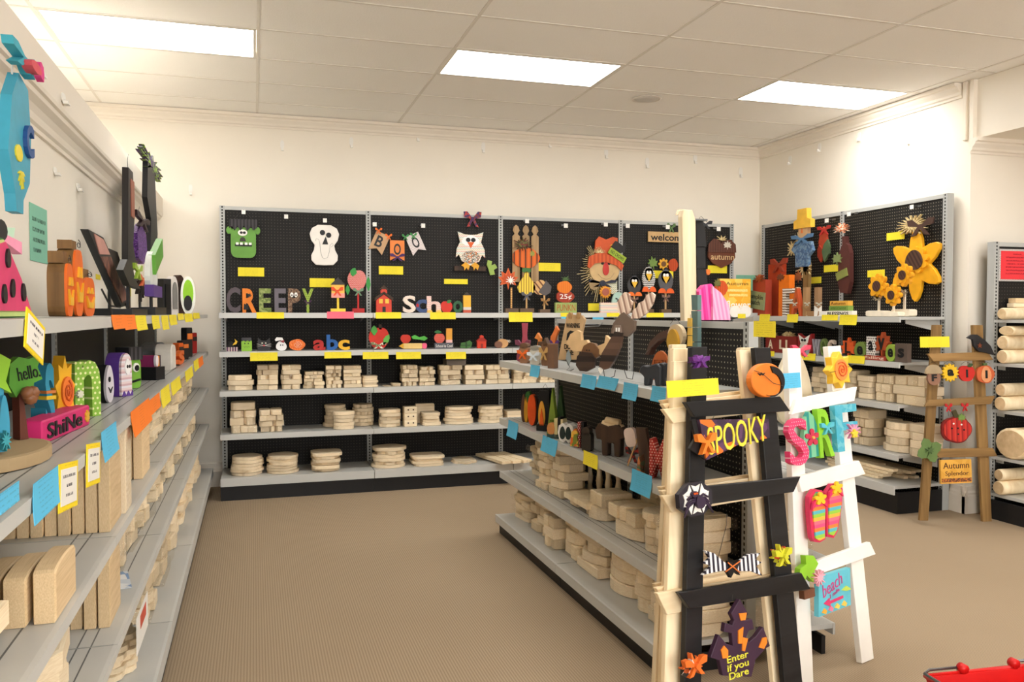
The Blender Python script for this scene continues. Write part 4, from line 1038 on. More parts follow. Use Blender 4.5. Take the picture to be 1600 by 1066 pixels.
# ------------------------------------------------------------------ rightmost bay: turned logs and half rounds
gx = 'turned wood on the rightmost shelves'
def log(x0, x1, y, z, r, label, flat=1.0):
    e = obj('wood_log', None, None, (x0, y - max(0, r - .055), z + .001)); tag(e, label, 'wood blank', gx)
    n = 16; v = []; f = []
    prof = [(0, .9), (.012, 1), (x1 - x0 - .012, 1), (x1 - x0, .9)]
    for a, k in prof:
        for i in range(n): t = 2 * math.pi * i / n; v.append((a, r * k * math.cos(t), r * flat + r * k * flat * math.sin(t)))
    for j in range(3): f += [(j * n + i, j * n + (i + 1) % n, (j + 1) * n + (i + 1) % n, (j + 1) * n + i) for i in range(n)]
    f += [tuple(range(n)), tuple(range(3 * n, 4 * n))]
    obj('log_body', mesh('log_body', v, f, PLANK, True), e)
    q = obj('end_grain', None if False else mesh('end_grain', [(-.001, r * .85 * math.cos(2 * math.pi * i / n), r * flat + r * .85 * flat * math.sin(2 * math.pi * i / n)) for i in range(n)], [tuple(range(n))], PINE2), e)
log(5.11, 5.62, 4.655, XZ[0], .042, 'bare turned log on the first rightmost shelf')
it = Item('wood_bracket', 'bare wooden bracket piece above the log, first rightmost shelf', 'wood blank', FB(4.74), (1570, 466, 1620, 497), .03, gx, XZ[0]); it.add('slab', rect(), PINE, .5, .66, .9, .2, .06, bev=.004); it.add('leg', rect(), PINE, .5, .28, .7, .56, .05, .004); it.add('cap', rect(), PINE2, .5, .88, .8, .22, .06)
log(5.12, 5.75, 4.655, XZ[1], .05, 'lowest of three rounded logs, second rightmost shelf'); log(5.12, 5.75, 4.655, XZ[1] + .1, .05, 'middle of three rounded logs, second rightmost shelf'); log(5.14, 5.75, 4.655, XZ[1] + .2, .07, 'top rounded log, flattened, second rightmost shelf', .5)
log(5.11, 5.75, 4.655, XZ[2], .052, 'lower of two logs, third rightmost shelf'); log(5.11, 5.75, 4.655, XZ[2] + .104, .046, 'upper of two logs, third rightmost shelf')
log(5.13, 5.8, 4.66, XZ[3], .14, 'very thick barrel-like log, fourth rightmost shelf', .8)
log(5.11, 5.52, 4.655, XZ[4], .052, 'lower of two logs, bottom rightmost shelf'); log(5.11, 5.5, 4.655, XZ[4] + .104, .042, 'upper of two logs, bottom rightmost shelf')
it = Item('notice', 'red typed notice with a speckled border on the rightmost pegboard', 'notice', FB(4.745), (1560, 390, 1640, 440), .002)
it.add('border', rect(), dots((210, 206, 204), (60, 60, 64), .008, .3)); it.add('sheet', rect(), cardmat((226, 58, 66)), .5, .5, .93, .88, .001, .002); printed(it, [(.35, .84, .16)] + [(.38, .74 - .1 * k, .5) for k in range(6)], (226, 58, 66), (150, 30, 44), .003, None, .04)
# ------------------------------------------------------------------ right wall shelves, top
FRS = FR(4.78); FRP = FR(R_X - .015); FRL = FR(R_X - R_D - .014); TZ = RZ[0]
it = Item('pumpkin_patch_post', 'short red wooden post with leaves and a green pumpkin patch tag', 'ornament', FR(4.72), (1185, 432, 1206, 493), .07, z=TZ)
it.add('post', rect(), paint((158, 60, 40)), .5, .46, .95, .9); it.add('leaves', tuft(10, 21, 0, 360), paint((150, 76, 40)), .5, .94, 1, .24, .03, .05)
q = it.add('tag', rect(), paint((128, 140, 104)), .35, .4, 1.3, .44, .01, .075, -.12); it.text('pumpkin\npatch', BLK, .35, .4, 1.05, .3, .002, .085, -.12, q)
it = Item('tall_post', 'tall rust-red wooden post with a bow, in the corner', 'ornament', FR(4.86), (1208, 404, 1228, 493), .06, z=TZ)
it.add('post', rect(), paint((184, 66, 34)), .5, .45, 1, .9); it.add('bow', bow_out(), paint((150, 60, 40)), .9, .88, 1.3, .26, .02, .06)
it = Item('short_post', 'bright orange wooden post behind the letter F', 'ornament', FR(4.765), (1225, 430, 1241, 493), .06, z=TZ)
it.add('post', rect(), paint((222, 112, 26))); it.add('leaf', maple(), paint((110, 60, 40)), .2, .95, .8, .2, .01, .06)
FAL = [('F', (1228, 451, 1243, 493), chevron([(230, 226, 220), (110, 84, 60)], .02, .012), 'zigzag patterned letter F, first of the word FALL'), ('A', (1241, 449, 1258, 493), patchy([(190, 80, 40), (170, 90, 50), (204, 180, 150)], 12), 'rust and brown letter A with rag bow, second of FALL'),
       ('L', (1260, 449, 1278, 493), patchy([(150, 112, 74), (168, 130, 90), (206, 186, 160)], 12), 'brown letter L, third of the word FALL'), ('L', (1278, 449, 1298, 493), patchy([(232, 228, 220), (150, 116, 84), (240, 238, 232)], 12), 'white and brown letter L, last of the word FALL')]
for ch, bb, m, lb in FAL:
    it = letter(ch, FR(4.70), bb, m, lb, TZ, .04, 'FALL letters', .02)
    if ch != 'F': it.add('rag_bow', bow_out(), paint((190, 186, 170)), .4, .42, .5, .14, .006, .04)
it = Item('scarecrow_post', 'scarecrow in a blue shirt and yellow hat on a brown post', 'ornament', FR(4.88), (1237, 327, 1279, 493), .03, z=TZ)
it.add('post', rect(), BROWNW, .62, .25, .2, .5, .03); it.add('face', rect(), paint((196, 160, 120)), .52, .79, .32, .12, .04)
it.add('hat', fit([(-.5, -.5), (.5, -.5), (.5, -.1), (.3, .0), (.28, .5), (-.28, .5), (-.3, .0), (-.5, -.1)]), paint((226, 176, 60)), .52, .91, .62, .18, .05); it.add('nose', [(-.5, -.5), (.5, -.5), (0, .5)], paint((206, 110, 50)), .5, .8, .06, .05, .006, .04)
it.add('shirt', fit([(-.5, .2), (-.3, .5), (.4, .46), (.5, .1), (.3, -.1), (.3, -.5), (-.3, -.5), (-.3, 0)]), patchy([(84, 116, 150), (66, 92, 128), (110, 136, 160)], 60), .5, .58, .8, .24, .03, .012)
it.add('collar', bow_out(), paint((84, 120, 156)), .5, .72, .8, .1, .02, .03)
for x, y, s_, k in ((.1, .64, .6, 3), (.56, .45, .7, 4), (.35, .72, .5, 5)): it.add('straw', tuft(12, k), STRAW, x, y, s_, s_ * .3, .01, .02)
it.add('leaf', maple(), paint((150, 84, 50)), .35, .37, .3, .12, .006, .03)
it = Item('hanging_leaves', 'hanging bunch of orange-red and green felt leaves', 'ornament', FRP, (1279, 354, 1302, 410), .02)
it.add('leaf', leaf(), paint((186, 74, 48)), .4, .62, .6, .76); it.add('leaf', leaf(), paint((84, 104, 72)), .72, .32, .5, .62, .02, .02, -.2); it.add('leaf', leaf(), paint((160, 60, 40)), .3, .25, .4, .5, .015, .02, .2); it.add('ribbon', bow_out(), paint((190, 56, 50)), .5, .9, .9, .26, .012, .02); it.hookwire(1.12)
it = Item('gourd_plaque', 'long brown hanging gourd with green leaves and a small tag', 'ornament', FR(R_X - .05), (1312, 354, 1334, 458), .04)
it.add('body', fit([(-.5, -.3), (-.3, -.48), (.3, -.5), (.5, -.3), (.46, .2), (.3, .34), (.1, .38), (.06, .5), (-.2, .5), (-.16, .36), (-.46, .2)]), paint((82, 44, 40)), .55, .42, .86, .86, .04); it.add('leaf', maple(), paint((120, 134, 84)), .1, .52, .7, .2, .012, .04)
q = it.add('tag', rect(), paint((126, 132, 70)), .45, .28, .8, .12, .008, .042, .3); it.add('raffia', tuft(12, 31), patchy([(220, 120, 70), (230, 220, 200)], 100), .3, .98, 1.6, .18, .02, .02); it.hookwire(1.06)
for k, (c, tx, y0, y1, x0, x1) in enumerate((((234, 230, 220), 'BLESSINGS', 0, .36, 0, 1), ((120, 150, 70), 'FALL LOVE', .36, .68, .1, .86), ((222, 170, 70), 'Autumn', .68, 1, .14, .84))):
    it = Item('word_block', ['white block lettered BLESSINGS, lowest of three', 'green middle block of the Autumn blessings pile', 'yellow block lettered Autumn, topmost of three'][k], 'ornament', FR(4.64), (1299 + 40 * x0, 493 - 29 * y1, 1299 + 40 * x1, 493 - 29 * y0), .05, 'Autumn blessings blocks', TZ + .128 * (y0))
    it.H = .127 * (y1 - y0); it.add('block', rect(), paint(c)); (printed(it, [(.5, .5, .8)], c, (90, 120, 50), .05, None, .5) if k == 1 else it.text(tx, BLK if k == 0 else paint((110, 70, 30)), .46, .5, .82, .6, .002, .05, bold=.015 if k == 0 else 0))
def sunflower(it, x, y, w, c1=(232, 164, 34), c2=(64, 40, 34), t=.03, n=8, f=.0):
    q = it.add('flower', petals(n, .66), paint(c1), x, y, w, w * it.W / it.H, t, f)
    it.add('inner_petals', petals(n, .7), paint((238, 170, 30)), x, y, w * .72, w * .72 * it.W / it.H, .006, f + t, .4, q); it.add('seed_head', circ(18), stripes([c2, sc(c2, 1.3)], .012, .6), x, y, w * .42, w * .42 * it.W / it.H, .006, f + t + .006, parent=q)
for bb, x, y, w, lb in (((1360, 429, 1390, 493), .5, .72, .95, 'left one of the three small sunflowers on white stands'), ((1384, 441, 1412, 493), .5, .62, .9, 'lowest, middle one of the three small sunflowers on stands'), ((1400, 412, 1430, 493), .5, .78, .9, 'tallest, right one of the three small sunflowers on stands')):
    it = Item('sunflower_stand', lb, 'ornament', FR(4.74 if bb[0] != 1384 else 4.68), bb, .03, 'small sunflower stands', TZ)
    it.add('base', rrect(.2), paint((226, 216, 196)), .5, .07, 1, .14, .07, -.02, bev=.004); it.add('stick', rect(), paint((226, 216, 196)), .5, .3, .09, .4, .01, .005); sunflower(it, x, y, w)
    it.add('raffia', tuft(8, 17), paint((150, 136, 110)), .5, .44, .6, .16, .01, .02)
it = Item('big_sunflower', 'huge yellow-orange wooden sunflower with dark centre on right pegboard', 'plaque', FRP, (1394, 347, 1477, 466), .035)
pt = [(0, .5)]
def petal6():
    o = []
    for k in range(6):
        a = math.pi / 2 - k * math.pi / 3
        for da, r in ((-.52, .25), (-.3, .36), (-.12, .46), (0, .5), (.12, .46), (.3, .36)): o.append((r * math.cos(a - da * -1 if False else a + da * -1), r * math.sin(a + da * -1)))
    return o[::1]
q = it.add('petals', petal6(), paint((234, 170, 30)), .5, .44, 1.02, .98, .03, bev=.004)
q2 = it.add('inner_flower', petals(9, .74), paint((238, 172, 34)), .52, .50, .5, .36, .02, .03); it.add('seed_head', egg(), stripes([(58, 38, 32), (84, 58, 46)], .016, .6), .52, .50, .32, .26, .008, .05, parent=q2)
it.add('raffia', tuft(20, 41), STRAW, .45, .96, .7, .3, .02, .02); it.add('ribbon', bow_out(), paint((74, 52, 44)), .6, .93, .5, .24, .012, .03); it.hookwire(1.06)
for bb, w in (((1287, 414, 1309, 425), 'right of the hanging felt leaves'), ((1265, 433, 1283, 443), 'beside the scarecrow post'), ((1385, 363, 1413, 375), 'left of the big sunflower'), ((1355, 422, 1382, 433), 'above the small sunflowers')):
    card(FRP, bb, CY_, 'yellow price card pinned on right pegboard ' + w, 'yellow price cards on the right wall', 0, .0)
for bb, w in (((1187, 491, 1203, 503), 'below the pumpkin patch post'), ((1230, 491, 1247, 504), 'below the letter F of FALL'), ((1284, 492, 1309, 501), 'below the last L of FALL'), ((1312, 492, 1339, 508), 'below the BLESSINGS block'),
              ((1202, 549, 1210, 557), 'below the ALL crate'), ((1248, 552, 1274, 563), 'below the red and white owl'), ((1324, 556, 1351, 568), 'below the leaf letter L')):
    card(FRL, bb, CY_, 'yellow price card on right shelf edge ' + w, 'yellow price cards on the right shelf edges', .12)
for px, py, w in ((1303, 345, 'above the hanging felt leaves'), (1338, 335, 'above the long brown gourd'), (1437, 324, 'above the big sunflower')): peg_hook(FRP, px, py, 'steel peg hook with white tag ' + w)
# second shelf
TZ2 = RZ[1]; FQ = FR(4.68)
for bb, tx, lb in (((1202, 519, 1219, 547), 'A', 'narrow dark red crate lettered A, leftmost on second right shelf'), ((1219, 519, 1250, 548), 'LL', 'dark red crate lettered LL with straw on top')):
    it = Item('letter_crate', lb, 'ornament', FQ, bb, .1, 'ALL crates', TZ2); it.add('box', rect(), paint((132, 40, 32)), .5, .4, 1, .8, .1, -.06); it.text(tx, paint((226, 210, 180)), .45, .4, .42 if tx == 'A' else .6, .45, .002, .04, bold=.02); it.add('straw', tuft(14, 51, 10, 170), STRAW, .5, .78, .9, .5, .02, 0)
it = Item('owl_block', 'red and white owl block beside the ALL crates', 'ornament', FQ, (1252, 521, 1273, 550), .04, z=TZ2)
it.add('body', fit([(-.5, .5), (-.2, .36), (.2, .36), (.5, .5), (.5, -.3), (.3, -.5), (-.3, -.5), (-.5, -.3)]), paint((150, 36, 36)), bev=.003); it.add('belly', egg(), paint((206, 200, 190)), .5, .35, .6, .6, .006, .04); it.add('mask', fit([(-.5, .5), (0, .1), (.5, .5), (.3, -.3), (-.3, -.3)]), WHT, .5, .74, .84, .4, .004, .04)
for x in (.4, .6): it.add('eye', circ(10), BLK, x, .68, .16, .12, .004, .046)
for ch, bb, c, lb in (('W', (1273, 530, 1285, 551), (166, 162, 172), 'grey letter W right of the owl block'), ('O', (1286, 529, 1295, 549), (110, 130, 70), 'olive letter O right of the W'), ('C', (1297, 531, 1307, 552), (214, 196, 180), 'pale letter C right of the O')):
    letter(ch, FQ, bb, paint(c), lb, TZ2, .03, 'WOC letters', .015)
it = Item('leaf_letter', 'orange maple leaf with a black L, first of Leaves', 'ornament', FR(4.64), (1317, 527, 1342, 556), .03, 'Leaves letters', TZ2); it.add('leaf', maple(), paint((214, 90, 40)), bev=.002); it.text('L', BLK, .5, .5, .34, .5, .003, .03, bold=.02)
for ch, bb, m, lb, tm in (('e', (1341, 534, 1359, 557), paint((112, 134, 66)), 'green round block with letter e, second of Leaves', BLK), ('a', (1360, 526, 1374, 552), dots((222, 218, 212), (60, 56, 54), .02, .3), 'white dotted block with letter a of Leaves', BLK), ('v', (1373, 519, 1394, 552), paint((164, 72, 36)), 'tall rust leaf block with letter v of Leaves', BLK), ('e', (1390, 538, 1406, 560), paint((142, 168, 64)), 'lime round block with letter e near the end of Leaves', BLK), ('s', (1405, 537, 1424, 562), paint((92, 78, 70)), 'grey-brown square block with letter s, last of Leaves', BLK)):
    it = Item('letter_block', lb, 'ornament', FR(4.64), bb, .04, 'Leaves letters', TZ2 + (.038 if ch in 'av' else 0)); it.add('block', {'v': maple(), 'a': rect(), 's': rect()}.get(ch, circ(20)), m); it.text(ch, tm, .5, .5, .5, .5, .003, .04, bold=.03)
it = Item('falling_block', 'low red block lettered falling in front of the Leaves letters', 'ornament', FR(4.64), (1357, 553, 1391, 561), .045, z=TZ2); it.H = .036; it.add('block', rect(), paint((150, 56, 40))); it.text('falling', paint((226, 200, 180)), .5, .5, .86, .8, .002)
# ------------------------------------------------------------------ fall ladder leaning at the corner
FF = Frame((4.62, 4.745, 0), (1, -.12, 0), (0, .07, 1)); FF0 = FF
it = Item('display_ladder', 'brown stained wooden ladder with fall ornaments leaning at the wall corner', 'ladder', FF, loc=FF.o, W=1, H=1, t=.022)
it.px('rail', [(1434, 813), (1447, 813), (1470, 508), (1456, 508)], BROWNW, .025, bev=.002); it.px('rail', [(1532, 815), (1546, 815), (1533, 508), (1517, 508)], BROWNW, .025, bev=.002)
it.px('slat', [(1453, 565), (1541, 563), (1546, 562), (1538, 550), (1444, 553)], BROWNH, .02, .025, bev=.002); it.px('slat', [(1440, 635), (1542, 631), (1549, 618), (1446, 625)], BROWNH, .02, .025, bev=.002); it.px('slat', [(1462, 714), (1552, 712), (1545, 699), (1446, 701)], BROWNH, .02, .025, bev=.002)
FF1 = Frame(FF.o - FF.y * .047, FF.x, FF.z)
def hang(name, label, bb, fr, parts, t=.018, wire=None, cat='ornament', group=None):
    it = Item(name, label, cat, fr, bb, t, group)
    for nm, out, m, x, y, w, h, *r in parts: it.add(nm, out, m, x, y, w, h, *(r or (None,)))
    if wire: it.hookwire(wire)
    return it
gf = 'fall letter ornaments'
it = hang('letter_acorn', 'acorn ornament with letter F on the fall ladder', (1445, 570, 1470, 602), FF1, [('nut', egg(), paint((142, 104, 84)), .5, .4, .8, .8), ('cap', dome(), paint((166, 146, 116)), .5, .78, 1, .44, .022)], wire=1.15, group=gf); it.text('F', BLK, .5, .36, .34, .34, .002, .018, bold=.04)
it = hang('letter_sunflower', 'yellow sunflower ornament with letter a on the fall ladder', (1469, 568, 1497, 597), FF1, [('flower', star(14, .72), paint((226, 184, 40)), .5, .5, 1, 1)], wire=1.15, group=gf); it.text('a', BLK, .5, .5, .36, .36, .002, .018, bold=.05)
it = hang('letter_apple', 'red apple ornament with letter l on the fall ladder', (1496, 569, 1521, 596), FF1, [('apple', apple(), paint((190, 40, 34)), .5, .45, 1, .9), ('leaf', leaf(), paint((60, 80, 50)), .7, .92, .2, .4, .006, .018, -1.2)], wire=1.15, group=gf); it.text('l', BLK, .5, .45, .12, .46, .002, .018, bold=.04)
it = hang('letter_pumpkin', 'pale orange pumpkin ornament with letter l on the fall ladder', (1524, 568, 1552, 599), FF1, [('pumpkin', pumpkin(), paint((196, 96, 56)), .5, .45, 1, .9), ('middle', egg(), paint((220, 150, 104)), .5, .45, .56, .8, .006, .018), ('stem', rect(), paint((80, 100, 60)), .5, .95, .2, .14)], wire=1.1, group=gf); it.text('l', BLK, .5, .45, .12, .4, .002, .024, bold=.04)
it = hang('crow_figure', 'black crow with a rust star perched on the fall ladder', (1509, 521, 1551, 556), Frame(FF.o - FF.y * .047, FF.x, FF.z), [], .02, cat='ornament')
it.px('body', [(1509, 528), (1516, 523), (1524, 523), (1536, 532), (1545, 541), (1551, 555), (1541, 552), (1526, 549), (1519, 541), (1517, 531)], paint((34, 34, 38))); it.add('star', star(5, .45), paint((120, 60, 34)), .45, .45, .2, .26, .004, .02)
it = hang('red_pumpkin_plaque', 'red striped pumpkin plaque with white dots hanging on the fall ladder', (1470, 646, 1517, 692), FF1, [('backing', pumpkin(), paint((120, 30, 28)), .5, .45, 1, .92), ('pumpkin', pumpkin(), stripes([(186, 40, 34), (196, 56, 44), (150, 30, 30)], .014), .5, .45, .9, .82, .008, .018), ('stem', rect(), paint((70, 64, 40)), .46, .96, .14, .3, .012, .01, .4), ('leaf', maple(), paint((110, 140, 70)), .62, .86, .28, .3, .006, .026)])
for x, y in ((.3, .5), (.7, .44), (.5, .3), (.36, .66), (.62, .62), (.5, .5)): it.add('dot', circ(8), WHT if y > .55 else BLK, x, y, .06, .06, .002, .026)
for x in (.22, .76): it.add('ribbon', bow_out(), paint((186, 34, 40)), x, 1.22, .24, .3, .008, .02)
it.wire('hanging_wire', [(.24, 1.15), (.26, .9)], r=.0015); it.wire('hanging_wire', [(.76, 1.15), (.74, .85)], r=.0015)
it = hang('autumn_splendor_sign', 'yellow square sign lettered Autumn Splendor on the fall ladder', (1468, 718, 1516, 755), FF1, [('board', rect(), patchy([(224, 170, 74), (216, 160, 64)], 20), .5, .5, 1, 1), ('leaf_border', rect(), patchy([(120, 70, 40), (200, 120, 50), (90, 60, 50)], 160), .5, .14, .96, .16, .002, .018)]); it.text('Autumn', paint((84, 50, 30)), .5, .76, .84, .26); it.text('Splendor', paint((96, 60, 36)), .52, .4, .76, .24)
it = hang('leaf_bow', 'green four-leaf ribbon tied to the fall ladder rail', (1430, 685, 1471, 722), FF1, [])
for k in range(4): it.add('leaf', leaf(), paint((96, 122, 70)), .5 + .27 * math.cos(.4 + k * 1.57), .5 + .27 * math.sin(.4 + k * 1.57), .42, .6, .006, .01 + .001 * k, .4 + k * 1.57 - 1.57)
it.add('knot', tuft(8, 71), paint((80, 104, 60)), .5, .5, .4, .4, .012, .016)
card(FF1, (1438, 526, 1484, 543), CY_, 'yellow price card taped to the fall ladder rail', 'price cards on ladders', 0, 0)
# ------------------------------------------------------------------ island, left face: ornaments
FI = FR(1.74); FIS = FR(I_X - .012); ILIP = FR(I_X - I_D - .014)
Z1, Z2, Z3, Z4 = IZ
def isl(name, label, bb, z, parts, t=.025, x=1.74, cat='ornament', group=None, fr=None):
    if fr is None:
        u = ((bb[0] + bb[2]) / 2 - CX) / F_PX; tn = math.tan(YAW)
        fr = FR(x) if z is None else FD(x, x / ((tn + u) / (1 - u * tn)), -48)
    it = Item(name, label, cat, fr, bb, t, group, z)
    for nm, out, m, px_, y, w, h, *r in parts: it.add(nm, out, m, px_, y, w, h, *(r or (None,)))
    return it
it = isl('word_stack_ornament', 'dark pink and purple curly wooden ornament at island far end', (809, 505, 832, 562), Z1, [('stem', fit([(-.5, -.5), (.5, -.5), (.2, .1), (.3, .5), (-.3, .5), (-.2, .1)]), paint((168, 76, 92)), .55, .6, .5, .8), ('curl', bow_out(), paint((122, 64, 84)), .5, .42, 1, .36, .02, .02), ('foot', rrect(.3), paint((150, 70, 90)), .5, .12, .9, .24)], x=1.70)
for k, (bb, c, lb) in enumerate((((816, 536, 830, 567), (150, 110, 80), 'small brown log ornament with an orange ribbon'), ((832, 540, 848, 569), (196, 190, 176), 'grey fish-shaped block with a white ribbon'), ((850, 528, 862, 570), (126, 92, 66), 'small brown cabin block in the island cluster'))):
    it = isl('rustic_block', lb, bb, Z1, [('block', rrect(.15), paint(c), .5, .4, .9, .8, .04), ('top', circ(14) if k != 2 else fit([(-.5, -.5), (.5, -.5), (0, .5)]), paint(sc(c, .7)), .5, .86, .9, .3, .04), ('ribbon', bow_out(), paint([(226, 104, 40), (206, 214, 220), (190, 150, 90)][k]), .4, .45, 1.2, .5, .01, .04)], x=1.68 + .02 * k, group='rustic blocks')
it = isl('curled_branch', 'orange wooden letter with a curl on brown blocks', (838, 520, 862, 545), Z1 + .07, [('block', rect(), paint((92, 68, 50)), .6, .28, .6, .56, .04), ('curl', fit([(-.5, .2), (-.2, .5), (.1, .2), (0, -.5), (-.3, -.4), (-.15, .1)]), paint((214, 130, 60)), .2, .55, .4, .9)], x=1.76)
it = isl('brown_post_block', 'plain dark brown square post at the end of the cluster', (862, 537, 872, 574), Z1, [('post', rect(), paint((110, 80, 60)), .5, .5, 1, 1, .05), ('cap', rect(), paint((126, 94, 70)), .5, .98, 1.05, .05, .052, -.001)], x=1.68)
it = isl('purple_bird', 'orange and purple curled ornament behind the warning bag', (861, 509, 876, 540), Z1 + .06, [('curl', fit([(-.5, -.5), (0, -.5), (.2, 0), (.5, .3), (.2, .5), (-.1, .2), (-.4, 0)]), paint((220, 120, 60)), .5, .6, .9, .8), ('bow', bow_out(), paint((84, 50, 110)), .5, .3, 1, .4, .01, .02)], x=1.9)
it = isl('warning_bag', 'tan bag-shaped WARNING sign with a bear and drawstring', (874, 490, 916, 566), Z1, [], .03, 1.78)
it.px('board', [(875, 562), (903, 562), (916, 499), (912, 493), (889, 491)], paint((190, 158, 116)), .025)
it.text('WARNING', BLK, .58, .78, .5, .09, .002, .025, bold=.02); it.text('DO N\nTHE', BLK, .46, .34, .4, .2, .002, .025, bold=.02)
it.add('bear', fit([(-.5, -.5), (-.4, .2), (-.1, .5), (.3, .4), (.5, -.2), (.3, -.5)]), BLK, .52, .6, .36, .18, .003, .025); it.add('fish', leaf(), paint((150, 160, 160)), .42, .19, .2, .3, .004, .025)
for x in (.5, .8): it.add('loop', rrect(.4), paint((160, 124, 80)), x, .96, .1, .12, .03, .012)
it = isl('bear_plaque', 'brown bear plaque with pale moon-shaped ears and dark belly', (888, 515, 952, 580), Z1, [], .03, 1.72)
PALE = paint((206, 172, 126))
it.px('ear', [(889, 535), (895, 522), (905, 516), (911, 519), (912, 532), (920, 531), (926, 540), (912, 549), (898, 548)], PALE, .03); it.px('ear', [(934, 542), (948, 536), (950, 524), (957, 530), (962, 528), (960, 545), (944, 555), (935, 552)], PALE, .03)
it.px('head', [(912, 552), (917, 540), (926, 535), (934, 537), (940, 546), (940, 556), (926, 566), (914, 562)], paint((112, 78, 50)), .03, .01); it.px('belly', [(906, 570), (908, 556), (916, 549), (930, 551), (936, 560), (934, 574), (922, 580), (912, 579)], stripes([(58, 42, 34), (68, 50, 40), (40, 30, 26)], .03, math.pi / 2), .02, .03)
for x in (922, 926): it.px('nostril', [(x - 1, 546), (x + 1, 546), (x + 1, 548), (x - 1, 548)], BLK, .002, .041)
it.wire('wire', [(.0, .3), (.1, .12), (.02, .05), (.12, .04), (.2, .08)], f=.03, r=.002); it.wire('wire', [(.9, .3), (.8, .12), (.9, .05), (.8, .04)], f=.03, r=.002)
it = isl('moose_plaque', 'tall grey-brown moose plaque with striped antlers leaning on island', (940, 456, 1026, 590), Z1, [], .03, 1.70)
ANT = stripes([(206, 180, 160), (226, 206, 188), (150, 120, 104)], .009, .25)
it.px('antler', [(975, 495), (968, 486), (966, 474), (972, 463), (978, 457), (985, 459), (986, 468), (990, 472), (988, 480), (984, 490)], ANT, .02); it.px('antler', [(988, 498), (992, 484), (998, 480), (1000, 474), (1008, 470), (1012, 462), (1020, 457), (1025, 461), (1022, 474), (1012, 490), (1000, 498)], ANT, .02)
it.px('head', [(958, 520), (962, 505), (972, 492), (978, 488), (986, 495), (995, 502), (994, 516), (984, 526), (975, 524)], paint((104, 88, 76)), .03)
it.px('body', [(942, 572), (946, 552), (958, 532), (966, 518), (978, 520), (975, 540), (966, 562), (958, 574), (950, 577)], stripes([(84, 62, 50), (96, 72, 58), (84, 62, 50), (40, 32, 28)], .03, math.pi / 2), .025, .02)
it.px('muzzle', [(962, 520), (966, 508), (974, 508), (976, 520), (970, 526)], paint((126, 108, 96)), .012, .03)
for x in (969, 973): it.px('nostril', [(x - 1, 512), (x + 1, 512), (x + 1, 518), (x - 1, 518)], WHT, .003, .043)
it.px('hoof', [(940, 574), (948, 577), (944, 584), (941, 580)], WHT, .02, .02)
it.wire('wire_stand', [(.1, .12), (.12, .04), (.2, .02), (.3, .05), (.32, .12)], f=.04, r=.002); it.wire('wire_stand', [(.45, .12), (.5, .03), (.6, .02), (.62, .1)], f=.02, r=.002)
it = isl('antler_sign', 'dark brown curved antler piece with wire on island pegboard', (1016, 514, 1052, 556), None, [('antler', fit([(-.5, -.5), (-.3, 0), (.1, .35), (.5, .5), (.46, .2), (.1, .05), (-.2, -.2), (-.34, -.5)]), paint((76, 48, 38)), .5, .5, 1, 1)], .03, I_X - .02)
it.wire('wire', [(.0, .0), (.3, .3), (.6, .6), (1, .7)], f=.035)
it = isl('acorn_sign', 'yellow oval acorn on a pale round plaque hung at island', (1046, 506, 1073, 548), None, [('disc', circ(22), paint((204, 184, 150)), .55, .55, .9, .86, .02), ('acorn', egg(), paint((190, 146, 44)), .5, .4, .66, .8, .012, .02)], .03, I_X - .03); it.hookwire(1.2)
it = isl('orange_round_sign', 'rust orange rounded sign standing behind the black bears', (1018, 548, 1050, 600), Z1, [('disc', dome(), paint((160, 84, 40)), .5, .55, 1, .9, .02)], .02, 1.78); printed(it, [(.5, .66, .6)], (160, 84, 40), (90, 40, 20), .02, None, .12)
def bear(label, bb, x, m, logs=False):
    it = isl('moose_figure' if logs else 'bear_figure', label, bb, Z2 if logs else Z1, [], .035, x, 'figure')
    if logs:
        it.add('body', fit([(-.5, .3), (-.4, .5), (-.1, .42), (.2, .5), (.5, .3), (.5, .12), (.3, .05), (.28, -.5), (.1, -.5), (.08, -.1), (-.1, -.1), (-.1, -.5), (-.28, -.5), (-.3, -.02), (-.46, 0)]), m, .5, .45, 1, .9, .05, bev=.004)
        for a, b in ((.36, .86), (.56, .82), (.46, .96)): tube('log', [(it.pt(a, b)[0] - .03, -.025, it.pt(a, b)[1]), (it.pt(a, b)[0] + .045, -.03, it.pt(a, b)[1] - .008)], .02, PINE2, it.e, 10)
    else:
        it.add('body', fit([(-.5, .1), (-.46, .3), (-.3, .42), (-.1, .36), (.3, .5), (.5, .36), (.5, -.5), (.26, -.5), (.2, -.16), (0, -.2), (-.05, -.5), (-.28, -.5), (-.28, -.1)]), m, .5, .5, 1, 1, .05, bev=.004); it.add('snout', rrect(.3), paint((150, 110, 70)), .02, .62, .08, .16, .03, .01)
    return it
bear('small black wooden bear walking, in front of the orange sign', (1005, 567, 1038, 604), 1.70, paint((46, 47, 50))); bear('second black wooden bear, half hidden behind the pine ladder', (1032, 563, 1062, 602), 1.76, paint((40, 40, 43)))
# wire hook on the spine
it = isl('wire_display_hook', 'long steel wire display hook on the island pegboard', (915, 498, 955, 512), None, [], .002, I_X - .012)
tube('loop', [(0, 0, .02), (-.1, -.1, .018), (-.12, -.13, -.0), (-.02, -.12, .004), (.06, -.02, .01), (.07, -.0, .03)], .003, STEEL, it.e, 5)
